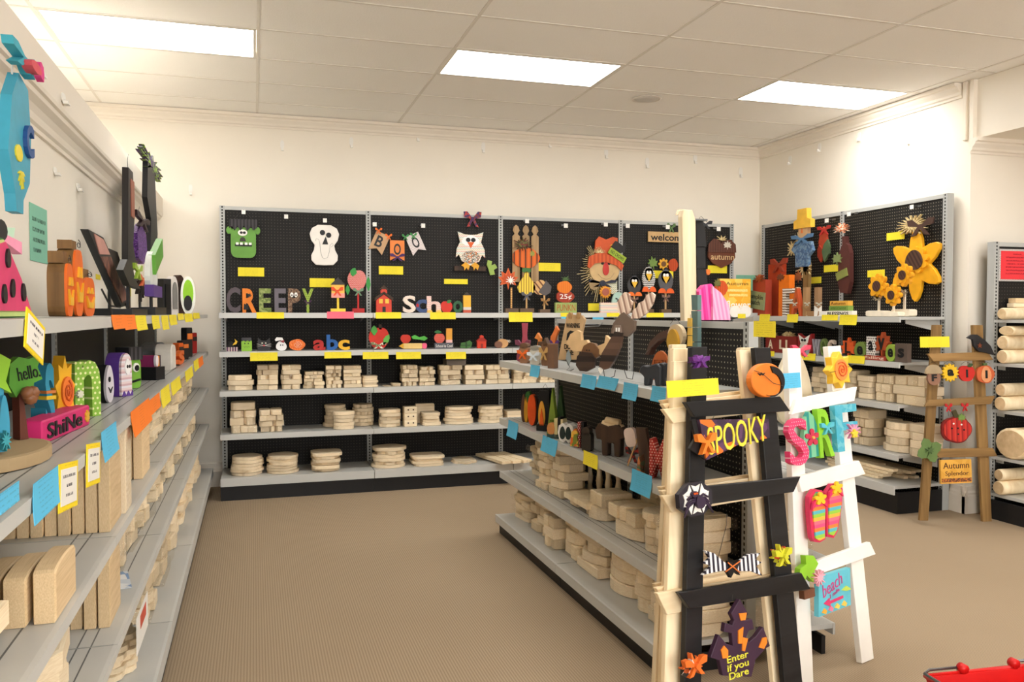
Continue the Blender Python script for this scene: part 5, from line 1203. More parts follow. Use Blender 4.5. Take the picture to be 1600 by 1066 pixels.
# second shelf of the island
it = isl('carrot_ornament', 'brown and yellow oblong with a green leaf top', (817, 611, 832, 660), Z2, [('side', egg(), paint((92, 60, 44)), .25, .45, .5, .9), ('middle', egg(), paint((216, 156, 40)), .55, .42, .4, .84, .03), ('leaf_top', egg(), paint((50, 100, 44)), .75, .82, .6, .36, .03)], x=1.70)
it = isl('orange_oblong', 'bright orange rounded oblong block with dark rim', (828, 615, 843, 664), Z2, [('rim', rrect(.45), paint((60, 40, 34)), .5, .48, 1, .96), ('block', rrect(.45), paint((226, 84, 26)), .45, .5, .84, .96, .03, .004)], x=1.69)
it = isl('sunset_block', 'black upright block with a yellow and orange sunset oval', (843, 609, 862, 672), Z2, [('board', rect(), BLK, .55, .56, .86, .86, .03), ('base', rect(), BLK, .5, .08, 1, .16, .06, -.02), ('sun', egg(), paint((222, 160, 60)), .4, .42, .56, .62, .006, .03), ('flame', fit([(-.5, -.5), (.5, -.5), (.2, .2), (0, .5), (-.3, .1)]), paint((226, 96, 30)), .42, .34, .36, .42, .004, .036)], x=1.68); it.hookwire(1.15, .55, .25)
it = isl('pine_tree_pair', 'two green triangular wooden pine trees on the island shelf', (859, 606, 880, 664), Z2, [('tree', fit([(-.5, -.5), (.5, -.5), (0, .5)]), paint((128, 150, 56)), .35, .5, .8, 1, .03), ('tree', fit([(-.5, -.5), (.5, -.5), (0, .5)]), paint((48, 76, 44)), .7, .56, .8, .96, .03, -.04)], x=1.68); printed(it, [(.36, .3, .3), (.36, .2, .4), (.36, .1, .5)], (128, 150, 56), (70, 90, 34), .03)
it = isl('book_stand', 'little teal and cream book stack with a scarecrow face', (861, 651, 886, 684), Z2, [('base', rect(), paint((54, 76, 74)), .4, .1, .8, .2, .05), ('book', rect(), paint((222, 206, 150)), .55, .5, .2, .9, .05), ('book', rect(), BLK, .75, .52, .16, 1, .05), ('book', rect(), paint((226, 210, 160)), .92, .48, .14, .9, .05), ('face', circ(12), paint((206, 140, 80)), .25, .45, .5, .6, .02, .03)], x=1.655)
it = isl('owl_eyes', 'white figure-eight block with big dark eyes', (878, 660, 903, 692), Z2, [('block', fit([(-.5, 0), (-.44, .36), (-.2, .5), (0, .38), (.2, .5), (.44, .36), (.5, 0), (.4, -.4), (.16, -.5), (0, -.36), (-.16, -.5), (-.4, -.4)]), WHT, .5, .5, 1, 1, .05)], x=1.66)
for x in (.3, .66): it.add('eye', egg(), paint((36, 52, 50)), x, .5, .34, .66, .004, .05)
it = isl('scarecrow_block', 'small scarecrow block with orange skirt and red-dotted board', (897, 658, 916, 698), Z2, [('board', rect(), dots((150, 34, 36), (230, 220, 210), .01, .25), .7, .5, .3, 1, .04), ('back', rect(), BLK, .9, .5, .3, 1, .04), ('figure', fit([(-.5, -.5), (.5, -.5), (.3, .1), (.5, .2), (.1, .5), (-.3, .3)]), patchy([(206, 100, 40), (226, 180, 70), (120, 130, 50)], 60), .35, .4, .7, .7, .02, .03)], x=1.65)
it = isl('dark_figure', 'short dark brown rounded figure beside the scarecrow block', (914, 666, 928, 701), Z2, [('body', rrect(.2), paint((52, 46, 40)), .5, .38, 1, .76, .04), ('head', circ(14), paint((62, 52, 44)), .45, .82, .84, .36, .04)], x=1.65)
bear('dark brown wooden moose figure carrying three small logs', (936, 655, 986, 714), 1.72, DARKW, True)
it = isl('marshmallow_stick', 'white marshmallow on a stick with a red plaid ribbon', (978, 664, 1003, 722), Z2, [('marshmallow', rrect(.3), paint((226, 206, 196)), .4, .72, .66, .44, .03, 0, .2), ('ribbon', bow_out(), patchy([(150, 40, 30), (40, 30, 30)], 90), .5, .32, .9, .4, .012, .01), ('stick', rect(), paint((196, 160, 110)), .55, .38, .08, .7, .008, .02, -.35)], .03, 1.66)
it = isl('leaning_board', 'dark brown board leaning with a small framed print', (998, 668, 1024, 736), Z2, [('board', fit([(-.1, .5), (.22, .5), (.5, -.5), (.1, -.5)]), DARKW, .5, .5, 1.1, 1, .03), ('print', fit([(-.5, -.5), (.5, -.5), (.5, .5), (-.3, .3)]), patchy([(130, 90, 60), (190, 120, 70), (90, 110, 70)], 50), .26, .25, .5, .45, .01, .02)], x=1.64)
letter('M', FD(1.66, 3.25, -48), (1021, 684, 1046, 742), dots((160, 44, 36), (220, 170, 150), .012, .25), 'red dotted letter M on the island shelf behind pine ladder', Z2, .05, None, .02)
# cards on the island shelf edges
for bb, c, w, sk in (((829, 571, 843, 589), CB_, 'below the brown cluster blocks', .1), ((909, 586, 931, 607), CB_, 'below the bear plaque', .15), ((934, 589, 964, 608), CB_, 'below the moose hooves', .5), ((974, 599, 996, 625), CB_, 'left of the black bears', .1), ((1018, 605, 1047, 629), CB_, 'below the black bears', .1),
                     ((794, 659, 809, 684), CB_, 'at the far end of second shelf', .1), ((847, 684, 870, 709), CB_, 'below the pine trees', .2), ((912, 708, 934, 729), CY_, 'below the moose figure', -.2), ((987, 738, 1018, 772), CB_, 'below the leaning board', .0)):
    card(ILIP, bb, c, ('blue' if c == CB_ else 'yellow') + ' price card on island shelf edge ' + w, 'price cards on the island shelf edges', .12, sk)
card(FB(7.0 - .02), (926, 496, 943, 510), CB_, 'blue price card hanging behind the wire hook', 'price cards on the island shelf edges')
card(FB(7.0 - .02), (877, 495, 884, 510), CB_, 'narrow blue price card behind the warning bag', 'price cards on the island shelf edges')
# ------------------------------------------------------------------ island, left face: bare wood
gi = 'bare wood on the island shelves'
FW3 = FR(1.66)
for a in ((797, 697, 832, 3, 6, ('slab', 'bundle', 'scallop'), 'far corner pile, island third shelf', .1), (829, 690, 851, 3, 7, ('bundle', 'slab'), 'tall shiny pile, island third shelf', .0), (851, 697, 873, 3, 6, ('bundle', 'slab'), 'right shiny pile, island third shelf', .0),
          (911, 770, 932, 3, 2, ('slab', 'bundle'), 'below the spindles, island third shelf', .0), (945, 792, 988, 3, 2, ('slab', 'bundle'), 'front blocks, island third shelf', .0), (925, 766, 985, 3, 4, 'bundle', 'big wrapped pile, island third shelf', .05),
          (988, 800, 1022, 3, 5, ('disc', 'scallop'), 'disc pile beside pine ladder, third shelf', .0)):
    stack(FW3, a[0], a[1], a[2], Z3, a[4], a[5], a[6], .2, gi, a[7])
it = Item('flat_board', 'wide thin bare plywood board lying flat on island third shelf', 'wood blank', FR(1.62), (873, 757, 908, 775), .3, gi, Z3)
it.H = .03; it.add('sheet', rect(), PLANK, f=-.33, bev=.002); it.e.location.z += .045
for k in range(2): piece('block', it.p + Vector((.17, -.12 + .24 * k, 0)), .1, .2, .043, 0, 'bare block propping the flat board, %s one' % ['near', 'far'][k], gi, FR(1.62))
for k in range(6):
    p = FR(1.90).hit(922 + 7 * k, 760); lathe_o = lathe('spindle_body', [(.012, 0), (.02, .02), (.013, .05), (.019, .09), (.012, .13), (.02, .18), (.014, .21), (.01, .22)], PINE, None, 10)
    e = obj('wood_spindle', None, None, (1.90 + .035 * (k % 2), p.y, Z3 + .001)); lathe_o.parent = e; lathe_o.scale = (1, 1, 1.15 - .1 * (k % 2)); tag(e, 'bare turned spindle standing upright, %s from the far end' % ['first', 'second', 'third', 'fourth', 'fifth', 'sixth'][k], 'wood blank', 'bare turned spindles')
FW4 = FR(1.66)
for a in ((795, 772, 822, 5, ('slab', 'bundle'), 'far corner pile, island bottom shelf', .0), (821, 779, 856, 4, ('bundle', 'slab'), 'second pile, island bottom shelf', .0), (838, 800, 872, 3, ('bundle', 'block'), 'front low pile, island bottom shelf', -.04), (872, 806, 898, 3, ('bundle', 'slab'), 'inner pile, island bottom shelf', .0),
          (898, 832, 932, 4, ('house', 'slab', 'scallop'), 'slanting pile of cutouts, island bottom shelf', .0), (930, 850, 980, 4, ('disc', 'pumpkin'), 'big disc pile, island bottom shelf', .0), (975, 888, 1008, 3, ('disc', 'slab'), 'bagged round pieces, island bottom shelf', .0), (1006, 925, 1024, 2, ('block', 'round'), 'nearest box pile, island bottom shelf', .0)):
    stack(FW4, a[0], a[1], a[2], Z4, a[3], a[4], a[5], .22, gi, a[6])
for zz, hh, nm in ((Z3, .052, 'third'), (Z4, .058, 'bottom')):
    for k in range(4):
        piece(('slab', 'bundle', 'round', 'bundle')[k], Vector((1.79 + .01 * (k % 2), 3.155, zz + hh * k)), .17, .30, hh * .985, RW.uniform(-.03, .03), WORDS[('slab', 'bundle', 'round', 'bundle')[k]][1] + ', ' + ORD[3 - k] + ', near-end pile on island %s shelf' % nm, gi, FR(1.7), 1)
for k in range(3):
    for j, (zz, nn) in enumerate(((IZ[2], 'second'), (IZ[3], 'bottom'))):
        piece('bundle', Vector((2.2, 3.22 + .3 * k, zz)), .26, .28, .1, 0, 'wrapped bundle on island right side, %s shelf, %s from near end' % (nn, ['first', 'second', 'third'][k]), 'bare wood on the island right side', FL(2.2))
# ------------------------------------------------------------------ island, right side and top
it = Item('picket_board', 'tall fresh pine board with a pointed top standing behind island', 'wood blank', FB(4.14), (1059, 328, 1084, 497), .05); it.px('board', [(1066, 640), (1084, 640), (1080, 345), (1075, 330), (1062, 329), (1059, 340)], PLANK, .05, bev=.003)
it.add('cap', fit([(-.5, -.5), (.5, -.5), (.3, .5), (-.3, .5)]), PLANK, .45, .985, .66, .05, .03, -.06)
it = Item('black_hanging_blocks', 'string of black wooden blocks hanging behind the pine board', 'ornament', FB(4.22), (1081, 342, 1102, 458), .04)
it.px('block', [(1082, 344), (1090, 343), (1096, 360), (1098, 386), (1084, 386)], BLK, .04); it.px('block', [(1083, 388), (1096, 388), (1097, 420), (1084, 420)], BLK, .04); it.px('block', [(1084, 422), (1097, 422), (1102, 456), (1085, 456)], BLK, .04); it.wire('string', [(.3, .98), (.5, 1.03), (.9, .96), (1.3, .92)]); it.add('peg', rect(), STEEL, .0, .96, .9, .02, .1, .0); it.add('bow', bow_out(), paint((40, 40, 44)), .8, .92, 1, .12, .01, .02); it.add('pumpkin_charm', circ(12), paint((206, 110, 40)), .95, .28, .3, .08, .02, .02)
it = Item('tulle_skirt', 'bright pink tulle skirt draped behind the island top', 'fabric', FB(4.12), (1085, 444, 1128, 497), .05)
it.px('skirt', [(1086, 500), (1085, 456), (1094, 446), (1104, 444), (1114, 456), (1124, 472), (1128, 500)], stripes([(226, 60, 150), (240, 104, 176), (214, 44, 136)], .014, .12), .05); it.px('veil', [(1104, 500), (1103, 448), (1116, 458), (1128, 476), (1131, 500)], stripes([(238, 140, 186), (244, 176, 206)], .012, .2), .02, .05)
it = Item('teal_strip_ladder', 'narrow teal painted wooden strips hanging in front of the island', 'ornament', FR(I_X - .04), (1084, 458, 1096, 545), .02)
for y0, y1 in ((461, 485), (486, 511), (512, 534), (535, 546)): it.px('strip', [(1086, y0), (1096, y0), (1096, y1), (1087, y1)], paint((92, 118, 116)), .02)
it.wire('string', [(.5, 1.05), (.5, 0)])
it = Item('yellow_strip', 'yellow and pale wooden tags hanging beside the teal strips', 'ornament', FR(I_X - .05), (1075, 496, 1086, 542), .02)
for y0, y1 in ((497, 511), (512, 524), (525, 541)): it.px('tag', [(1079, y0), (1085, y0), (1085, y1), (1078, y1)], paint((232, 190, 84)), .015)
it.wire('string', [(.6, 1.1), (.6, 0)])
it = Item('white_bow', 'white ribbon bow lying on the back shelf edge by the autumn sign', 'ribbon', FB(6.97), (1138, 478, 1172, 498), .02); it.add('loop', rrect(.45), WHT, .26, .55, .5, .9, .02); it.add('loop', rrect(.45), WHT, .74, .55, .5, .9, .02, .001); it.add('tag', rect(), cardmat(CY_), .55, .2, .35, .35, .002, .022)
card(FR(I_X - .05), (1177, 502, 1211, 527), CY_, 'yellow price card taped to the island end post', 'price cards on the island shelf edges')
it = Item('teardrop_cutout', 'cream teardrop wooden cutout with pink ribbon behind white ladder', 'wood blank', FB(3.16), (1204, 541, 1263, 642), .04, z=1.0); it.add('board', egg(30, .35), paint((232, 218, 190)), .5, .48, 1, .96, .03, bev=.004); it.add('ribbon', bow_out(), paint((214, 70, 96)), .62, .95, .5, .16, .02, .03); it.add('feather', leaf(), paint((110, 116, 120)), .78, .93, .1, .16, .006, .04, -.5)
# bundles low on the right side of the island
gq = 'bare wood on the island right side'
stack(FR(2.1), 1236, 780, 1250, IZ[1], 1, 'block', 'behind the black ladder', .12, gq) if False else None
# ------------------------------------------------------------------ ladders in front of the island
def ladder_frame(o, d, lean): 
    x = Vector((d[0], d[1], 0)).normalized(); n = Vector((0, 0, 1)).cross(x)
    return Frame(o, x, Vector((0, 0, 1)) + n * lean)
DB = (.96, .27)
FK = ladder_frame((1.45, 2.56, 0), DB, .12)
def off(fr, k): return Frame(fr.o + Vector((fr.y.x, fr.y.y, 0)).normalized() * k, fr.x, fr.z)
def floorpx(fr, x, y=1066, x2=None):
    return None
def rail(it, top, bot, mat, t=.03):
    """top and bottom pixel pairs (left,right); the rail is carried straight down to the floor"""
    (xa, ya), (xb, yb) = top; (xc, yc), (xd, yd) = bot
    fr = it.fr; pts = []
    for (x0, y0), (x1, y1) in (((xa, ya), (xc, yc)), ((xb, yb), (xd, yd))):
        a = fr.loc(x0, y0); b = fr.loc(x1, y1)
        k = (0 - a[1]) / (b[1] - a[1]); pts.append((a, (a[0] + (b[0] - a[0]) * k, 0)))
    o = [pts[0][1], pts[1][1], pts[1][0], pts[0][0]]
    q = prism('rail', o, -t, 0, mat, it.e); bevel(q, .002); return q
for k, lab in ((3, 'bare pine ladder, rearmost of those stacked behind the black one'), (2, 'bare pine ladder, middle of those stacked behind the black one'), (1, 'bare pine ladder directly behind the black one')):
    fr = off(FK, .047 * k)
    it = Item('pine_ladder', lab, 'ladder', fr, loc=fr.o, W=1, H=1, t=.022, group='pine ladders')
    dx = {1: 0, 2: -1, 3: -3}[k]; dy = {1: 0, 2: -8, 3: -14}[k]
    rail(it, ((1047 + dx, 553 + dy + (12 if k == 1 else 0)), (1070 + dx, 553 + dy + (12 if k == 1 else 0))), ((1032 + dx * 5, 1066), (1056 + dx * 5, 1066)), PLANK, .022)
    rail(it, ((1149 - dx * .5, 548 + dy * .3), (1172 - dx * .5, 548 + dy * .3)), ((1202 - dx, 1066), (1222 - dx, 1066)), PLANK, .022)
    for (xl, yl, yl2, xr, yr, yr2) in ((1032, 640, 662, 1212, 620, 642), (1030, 774, 800, 1232, 748, 770), (1022, 924, 958, 1246, 888, 918)):
        it.px('slat', [(xl + dx + 8, yl2 + dy), (xr - 12 - (20 if k > 1 else 0), yr2 + dy), (xr - 4 - (20 if k > 1 else 0), yr + dy), (xl + dx - 8, yl + dy)], wood((224, 200, 160), (243, 226, 193), name='fresh_pine_slat'), .02, .022, bev=.002)
it = Item('black_ladder', 'black wooden ladder with Halloween ornaments, front of the aisle', 'ladder', FK, loc=FK.o, W=1, H=1, t=.022)
rail(it, ((1074, 543), (1098, 543)), ((1062, 1066), (1088, 1066)), BLKH, .025); rail(it, ((1172, 544), (1196, 544)), ((1218, 1066), (1246, 1066)), BLKH, .025)
it.px('slat', [(1072, 652), (1221, 643), (1205, 620), (1057, 629)], BLKH, .02, .025, bev=.002); it.px('slat', [(1095, 787), (1222, 768), (1236, 743), (1098, 756), (1060, 762), (1052, 786), (1058, 792)], BLKH, .02, .025, bev=.002) if False else it.px('slat', [(1052, 793), (1226, 768), (1237, 744), (1060, 762)], BLKH, .02, .025, bev=.002)
it.px('slat', [(1064, 948), (1252, 918), (1238, 893), (1046, 923)], BLKH, .02, .025, bev=.002)
FKF = off(FK, -.048)
g = 'Halloween ornaments on the black ladder'
it = Item('spooky_sign', 'purple pennant sign lettered SPOOKY in yellow with orange bow', 'sign', FKF, (1085, 652, 1197, 720), .015, g)
it.px('backing', [(1077, 657), (1083, 655), (1089, 680), (1100, 700), (1098, 718), (1074, 701), (1083, 685)], BLK, .012); it.px('board', [(1087, 656), (1195, 655), (1197, 684), (1150, 694), (1098, 719)], patchy([(72, 48, 76), (96, 62, 96), (58, 40, 62), (216, 112, 40), (64, 44, 68)], 30), .015, .004)
it.text('SPOOKY', paint((236, 216, 70)), .56, .6, .84, .62, .004, .019, 0, shear=.18); it.add('bow', bow_out(), paint((226, 124, 40)), .09, .5, .26, .5, .02, .02)
for x in (.28, .66): it.wire('eyelet', [(x, .92), (x - .01, 1.02), (x + .01, 1.06)])
it = Item('moon_disc', 'orange wooden moon disc with a plain black crescent on ladder top', 'plaque', off(FK, -.047), (1167, 568, 1218, 621), .03, g)
it.add('disc', circ(36), paint((222, 122, 40)), bev=.003); it.add('crescent', fit([(.5 * math.cos(math.radians(a)), .5 * math.sin(math.radians(a))) for a in range(-120, 100, 10)] + [(.02 + .34 * math.cos(math.radians(a)), -.12 + .4 * math.sin(math.radians(a))) for a in range(80, -130, -15)]), BLK, .68, .45, .6, .9, .006, .03)
it.add('bat', [(-.5, .3), (-.15, .1), (0, .4), (.15, .1), (.5, .3), (.2, -.3), (0, -.1), (-.2, -.3)], BLK, .3, .68, .24, .14, .003, .03); it.wire('wire', [(.05, .8), (.3, .7), (.6, .4), (.9, .3)], f=.037, r=.0012)
it = Item('spider_web_plaque', 'octagonal black and white spider web plaque with dark spider', 'plaque', FKF, (1056, 752, 1110, 806), .02, g)
it.add('board', circ(8, .39), paint((44, 40, 48)), w=1.04, h=1.04); 
for k in range(8):
    a = k * math.pi / 4 + .39 + .39; it.add('web_cell', fit([(-.5, .5), (0, .3), (.5, .5), (.1, -.5), (-.1, -.5)]), WHT, .5 + .27 * math.cos(a), .5 + .27 * math.sin(a), .26, .3, .003, .02, a - math.pi / 2)
q = it.add('spider', egg(), paint((54, 40, 62)), .55, .42, .26, .4, .012, .023, .4); it.add('head', circ(12), paint((54, 40, 62)), .4, .66, .18, .18, .012, .024, parent=q)
for x in (.37, .43): it.add('eye', circ(8), paint((220, 90, 30)), x, .68, .06, .06, .004, .036, parent=q)
for s_ in (-1, 1):
    for k in range(4): it.wire('leg', [(.5, .5), (.5 + s_ * (.18 + .03 * k), .62 - .1 * k), (.5 + s_ * (.3 + .04 * k), .52 - .16 * k)], paint((54, 40, 62)), .004, .027)
it = Item('striped_bow', 'black and white striped ribbon bow tie hanging on the black ladder', 'ribbon', FKF, (1093, 858, 1188, 902), .012, g)
sb = stripes([(226, 226, 232), (40, 38, 52)], .011, 0)
it.px('loop', [(1094, 898), (1108, 884), (1096, 880), (1106, 872), (1098, 860), (1112, 864), (1128, 878), (1138, 882), (1138, 890), (1120, 892)], sb, .012); it.px('loop', [(1140, 882), (1152, 876), (1166, 866), (1184, 864), (1176, 874), (1187, 878), (1178, 884), (1187, 899), (1170, 892), (1152, 892), (1140, 890)], sb, .012)
it.px('knot', [(1132, 876), (1142, 880), (1150, 874), (1146, 888), (1150, 898), (1141, 892), (1136, 902), (1130, 892), (1134, 886)], BLK, .016, .004); it.wire('cross_stitch', [(.35, .3), (.6, .55)], paint((222, 120, 50)), .0025, .022); it.wire('cross_stitch', [(.4, .6), (.58, .15)], paint((222, 120, 50)), .0025, .022); it.wire('hanging_wire', [(.3, .8), (.48, 1.9), (.5, 2.3)])
it = Item('haunted_house_plaque', 'purple haunted house plaque lettered Enter if you Dare', 'plaque', FKF, (1103, 934, 1198, 1057), .02, g)
it.px('house', [(1123, 1054), (1168, 1056), (1174, 1030), (1190, 1012), (1197, 1008), (1186, 978), (1174, 994), (1164, 1002), (1160, 994), (1164, 984), (1172, 982), (1169, 966), (1158, 968), (1163, 958), (1150, 935), (1136, 958), (1141, 968), (1138, 976), (1127, 972), (1125, 986), (1137, 988), (1139, 1008), (1128, 1004), (1117, 990), (1104, 1026), (1118, 1030)], paint((60, 38, 58)), .02, bev=.002)
for pts in ([(1147, 957), (1159, 956), (1157, 967), (1150, 968)], [(1146, 984), (1154, 978), (1152, 1004), (1146, 1004)], [(1153, 994), (1161, 996), (1156, 1016), (1152, 1015)], [(1119, 1014), (1124, 1007), (1130, 1014), (1130, 1026), (1122, 1027)], [(1178, 1010), (1184, 995), (1190, 994), (1191, 1002), (1186, 1012)]): it.px('window', pts, paint((232, 132, 40)), .004, .02)
it.text('Enter\nif you\nDare', paint((226, 222, 70)), .46, .17, .36, .3, .003, .02)
it.wire('hanging_wire', [(.48, .98), (.5, 1.06)])
def ribbon(label, bb, fr, cols, group=None):
    it = Item('ribbon_bow', label, 'ribbon', fr, bb, .02, group); it.add('ribbon', tuft(9, bb[0]), patchy(cols, 60), .5, .5, 1, 1, .02); it.add('bow', bow_out(), paint(cols[0]), .5, .5, .9, .7, .02, .012); it.add('knot', circ(10), paint(cols[0]), .5, .5, .2, .2, .012, .03); return it
ribbon('purple glitter ribbon tied at the top of the black ladder', (1072, 552, 1103, 580), FKF, [(96, 40, 120), (60, 30, 80), (130, 70, 150)], g); ribbon('lime and orange ribbon bow on the black ladder right rail', (1202, 848, 1232, 888), FKF, [(206, 206, 50), (196, 70, 40), (50, 44, 40)], g); ribbon('orange and black dotted ribbon bow low on black ladder', (1060, 1015, 1100, 1060), FKF, [(226, 110, 40), (40, 36, 36), (226, 220, 214)], g)
card(off(FK, -.052), (1044, 593, 1125, 619), CY_, 'big yellow price card taped on the black ladder top', 'price cards on ladders')
# white ladder
DW = (.95, .31)
FWL = ladder_frame((2.488, 2.945, 0), DW, .10)
it = Item('white_ladder', 'white painted wooden ladder with beach ornaments right of the black one', 'ladder', FWL, loc=FWL.o, W=1, H=1, t=.022)
WL = paint((240, 238, 232), .4, .02)
rail(it, ((1222, 545), (1242, 545)), ((1240, 1066), (1262, 1066)), WL, .028); rail(it, ((1285, 542), (1305, 541)), ((1338, 1038), (1357, 1034)), WL, .028)
it.px('slat', [(1222, 648), (1320, 627), (1324, 605), (1230, 624)], WL, .02, .028, bev=.002); it.px('slat', [(1238, 768), (1337, 740), (1327, 719), (1232, 744), (1234, 756)], WL, .02, .028, bev=.002); it.px('slat', [(1244, 902), (1353, 864), (1344, 845), (1262, 874), (1236, 884)], WL, .02, .028, bev=.002)
FWF = off(FWL, -.052); g = 'beach ornaments on the white ladder'
letter('S', FWF, (1227, 653, 1258, 727), dots((224, 64, 110), (240, 190, 200), .014, .16), 'pink dotted letter S, first of SURF on the white ladder', None, .025, g, .015)
it = Item('surfboard_letter', 'green striped surfboard with a red hibiscus in the word SURF', 'ornament', FWF, (1249, 641, 1277, 720), .018, g)
it.px('board', [(1249, 718), (1250, 680), (1252, 656), (1258, 643), (1265, 650), (1272, 668), (1277, 690), (1275, 712)], stripes([(120, 190, 150), (120, 190, 150), (40, 140, 130)], .016), .018); q = it.add('flower', petals(5, .35), paint((196, 50, 80)), .56, .46, .8, .36, .006, .018); it.add('flower_centre', circ(8), paint((226, 180, 90)), .56, .46, .14, .06, .006, .024, parent=q)
it = letter('R', FWF, (1274, 638, 1297, 714), paint((140, 200, 50)), 'lime letter R with a blue bow in SURF', None, .025, g, .015); it.add('bow', bow_out(), paint((84, 180, 200)), .5, .6, .9, .26, .012, .025)
it = letter('F', FWF, (1301, 632, 1335, 704), patchy([(70, 170, 196), (110, 190, 206), (84, 176, 200)], 40), 'aqua tilted letter F with a pink ribbon, last of SURF', None, .025, g, .015); it.add('ribbon', tuft(10, 9), paint((226, 150, 180)), .7, .42, .8, .4, .012, .025); it.add('flower', petals(5, .5), paint((226, 200, 60)), .66, .36, .3, .2, .008, .037)
it = Item('sun_ornament', 'yellow eight-point sun with an orange spiral on white ladder', 'ornament', off(FWL, -.03), (1286, 549, 1324, 608), .035, g); it.add('sun', star(8, .7), paint((240, 186, 54)), bev=.003); q = it.add('face', circ(24), paint((236, 146, 70)), .48, .5, .52, .56, .006, .035)
it.wire('spiral', [(.48 + .22 * k / 24 * math.cos(k * .62), .5 + .22 * k / 24 * math.sin(k * .62)) for k in range(25)], paint((222, 96, 40)), .003, .043, q); it.wire('wire', [(.0, .45), (.5, .5), (1, .62)], f=.04, r=.0012)
it = Item('flip_flops', 'pair of striped flip-flops plaque with yellow flowers on white ladder', 'ornament', FWF, (1257, 753, 1311, 848), .025, g)
fs = stripes([(232, 110, 130), (240, 180, 70), (150, 200, 70), (90, 180, 190), (240, 130, 60), (226, 80, 130)], .014, math.pi / 2)
it.px('sole', [(1262, 840), (1258, 800), (1258, 776), (1266, 764), (1278, 766), (1284, 780), (1283, 808), (1283, 842), (1274, 847), (1266, 846)], paint((206, 50, 90)), .02); it.px('sole', [(1285, 838), (1284, 800), (1284, 770), (1294, 756), (1304, 755), (1310, 764), (1309, 790), (1302, 830), (1296, 840)], paint((206, 50, 90)), .02)
it.px('footbed', [(1266, 840), (1262, 800), (1262, 778), (1268, 768), (1277, 770), (1281, 782), (1280, 840), (1272, 844)], fs, .006, .02); it.px('footbed', [(1287, 834), (1287, 800), (1288, 772), (1296, 760), (1304, 760), (1307, 768), (1306, 790), (1299, 828), (1294, 836)], fs, .006, .02)
for x, y in ((.3, .8), (.8, .92)): it.add('strap', [(-.5, -.5), (0, .2), (.5, -.5), (.4, .1), (0, .5), (-.4, .1)], paint((222, 50, 100)), x, y - .1, .44, .2, .01, .026); it.add('flower', petals(5, .4), paint((244, 190, 40)), x, y - .03, .34, .22, .008, .036)
it = Item('palm_ornament', 'lime palm-leaf ornament with pink flower tied to white ladder', 'ornament', off(FWL, -.058), (1240, 864, 1280, 932), .025, g)
it.add('leaf', fit([(-.5, -.3), (-.4, .1), (-.1, .2), (-.1, .5), (.3, .42), (.5, .1), (.3, -.1), (.2, -.5), (-.1, -.2), (-.3, -.5)]), paint((140, 196, 50)), .45, .66, .8, .66); it.add('trunk', rect(), paint((110, 70, 50)), .42, .1, .42, .2, .025); it.add('flower', tuft(12, 5), paint((240, 170, 186)), .76, .42, .56, .4, .014, .025)
it = Item('beach_sign', 'blue square sign lettered beach with a pink arrow', 'sign', FWF, (1271, 886, 1322, 964), .022, g)
it.px('board', [(1272, 901), (1321, 886), (1322, 944), (1272, 963)], paint((96, 186, 204)), .022); it.text('beach', paint((190, 70, 130)), .5, .68, .62, .26, .002, shear=.18); it.text('1 mile', paint((190, 70, 130)), .55, .5, .3, .08, .002, shear=.1)
it.px('arrow', [(1279, 942), (1288, 933), (1288, 938), (1309, 929), (1309, 933), (1289, 942), (1289, 946)], paint((214, 56, 106)), .004, .022); it.px('parasol', [(1307, 921), (1314, 914), (1322, 919), (1314, 922)], paint((190, 214, 90)), .004, .022)
for k, (x, c) in enumerate(((1280, (240, 170, 60)), (1290, (226, 120, 150)), (1300, (240, 200, 90)), (1311, (240, 190, 80)))): it.px('flower', [(x - 4, 956 - k * 4), (x, 949 - k * 4), (x + 4, 953 - k * 4), (x + 2, 958 - k * 4)], paint(c), .004, .022)
card(off(FWL, -.055), (1217, 583, 1252, 607), CB_, 'blue price card taped to the white ladder left rail', 'price cards on ladders')
# ------------------------------------------------------------------ red shopping basket at the lower right corner
bc = Vector((0, 0, 0)); e = obj('shopping_basket', None); tag(e, 'red plastic shopping basket with steel handles on the carpet', 'basket')
fl = Frame((0, 0, .3), (1, 0, 0))
def zhit(px, py, z):
    d = _F + _R * ((px - CX) / F_PX) - _U * ((py - CY) / F_PX); return _C + d * ((z - EYE) / d.z)
pa, pb = zhit(1446, 1057, .3), zhit(1600, 1041, .3)
ux = (pb - pa); ux.z = 0; ux.normalize(); e.matrix_world = Matrix.Translation((pa.x, pa.y, 0)) @ Matrix((ux, Vector((0, 0, 1)).cross(ux), Vector((0, 0, 1)))).transposed().to_4x4()
RB = paint((200, 26, 24), .35)
L_, D_ = .46, -.3
def ringv(x0, x1, y0, y1, z): return [(x0, y0, z), (x1, y0, z), (x1, y1, z), (x0, y1, z)]
v = ringv(.05, L_ - .05, -.05, D_ + .05, 0) + ringv(0, L_, 0, D_, .3) + ringv(.012, L_ - .012, -.012, D_ + .012, .3) + ringv(.06, L_ - .06, -.06, D_ + .06, .01)
f = [(0, 1, 2, 3), (12, 13, 14, 15)]
for a in (0, 4, 8): f += [(a + i, a + (i + 1) % 4, a + 4 + (i + 1) % 4, a + 4 + i) for i in range(4)]
obj('body', mesh('body', v, f, RB), e)
tube('rim', [(0, 0, .3), (L_, 0, .3), (L_, D_, .3), (0, D_, .3)], .008, RB, e, 8, True)
for x in (.14, .34): 
    q = lathe('pivot', [(.016, -.012), (.016, .012)], RB, e, 14, (x, -.002, .315)); q.rotation_euler = (math.pi / 2, 0, 0)
tube('handle', [(.14, .008, .315), (.02, .008, .316), (-.012, -.01, .314), (-.012, D_ + .01, .314), (.02, D_ - .008, .316), (.14, D_ - .008, .315)], .005, STEEL, e, 8)
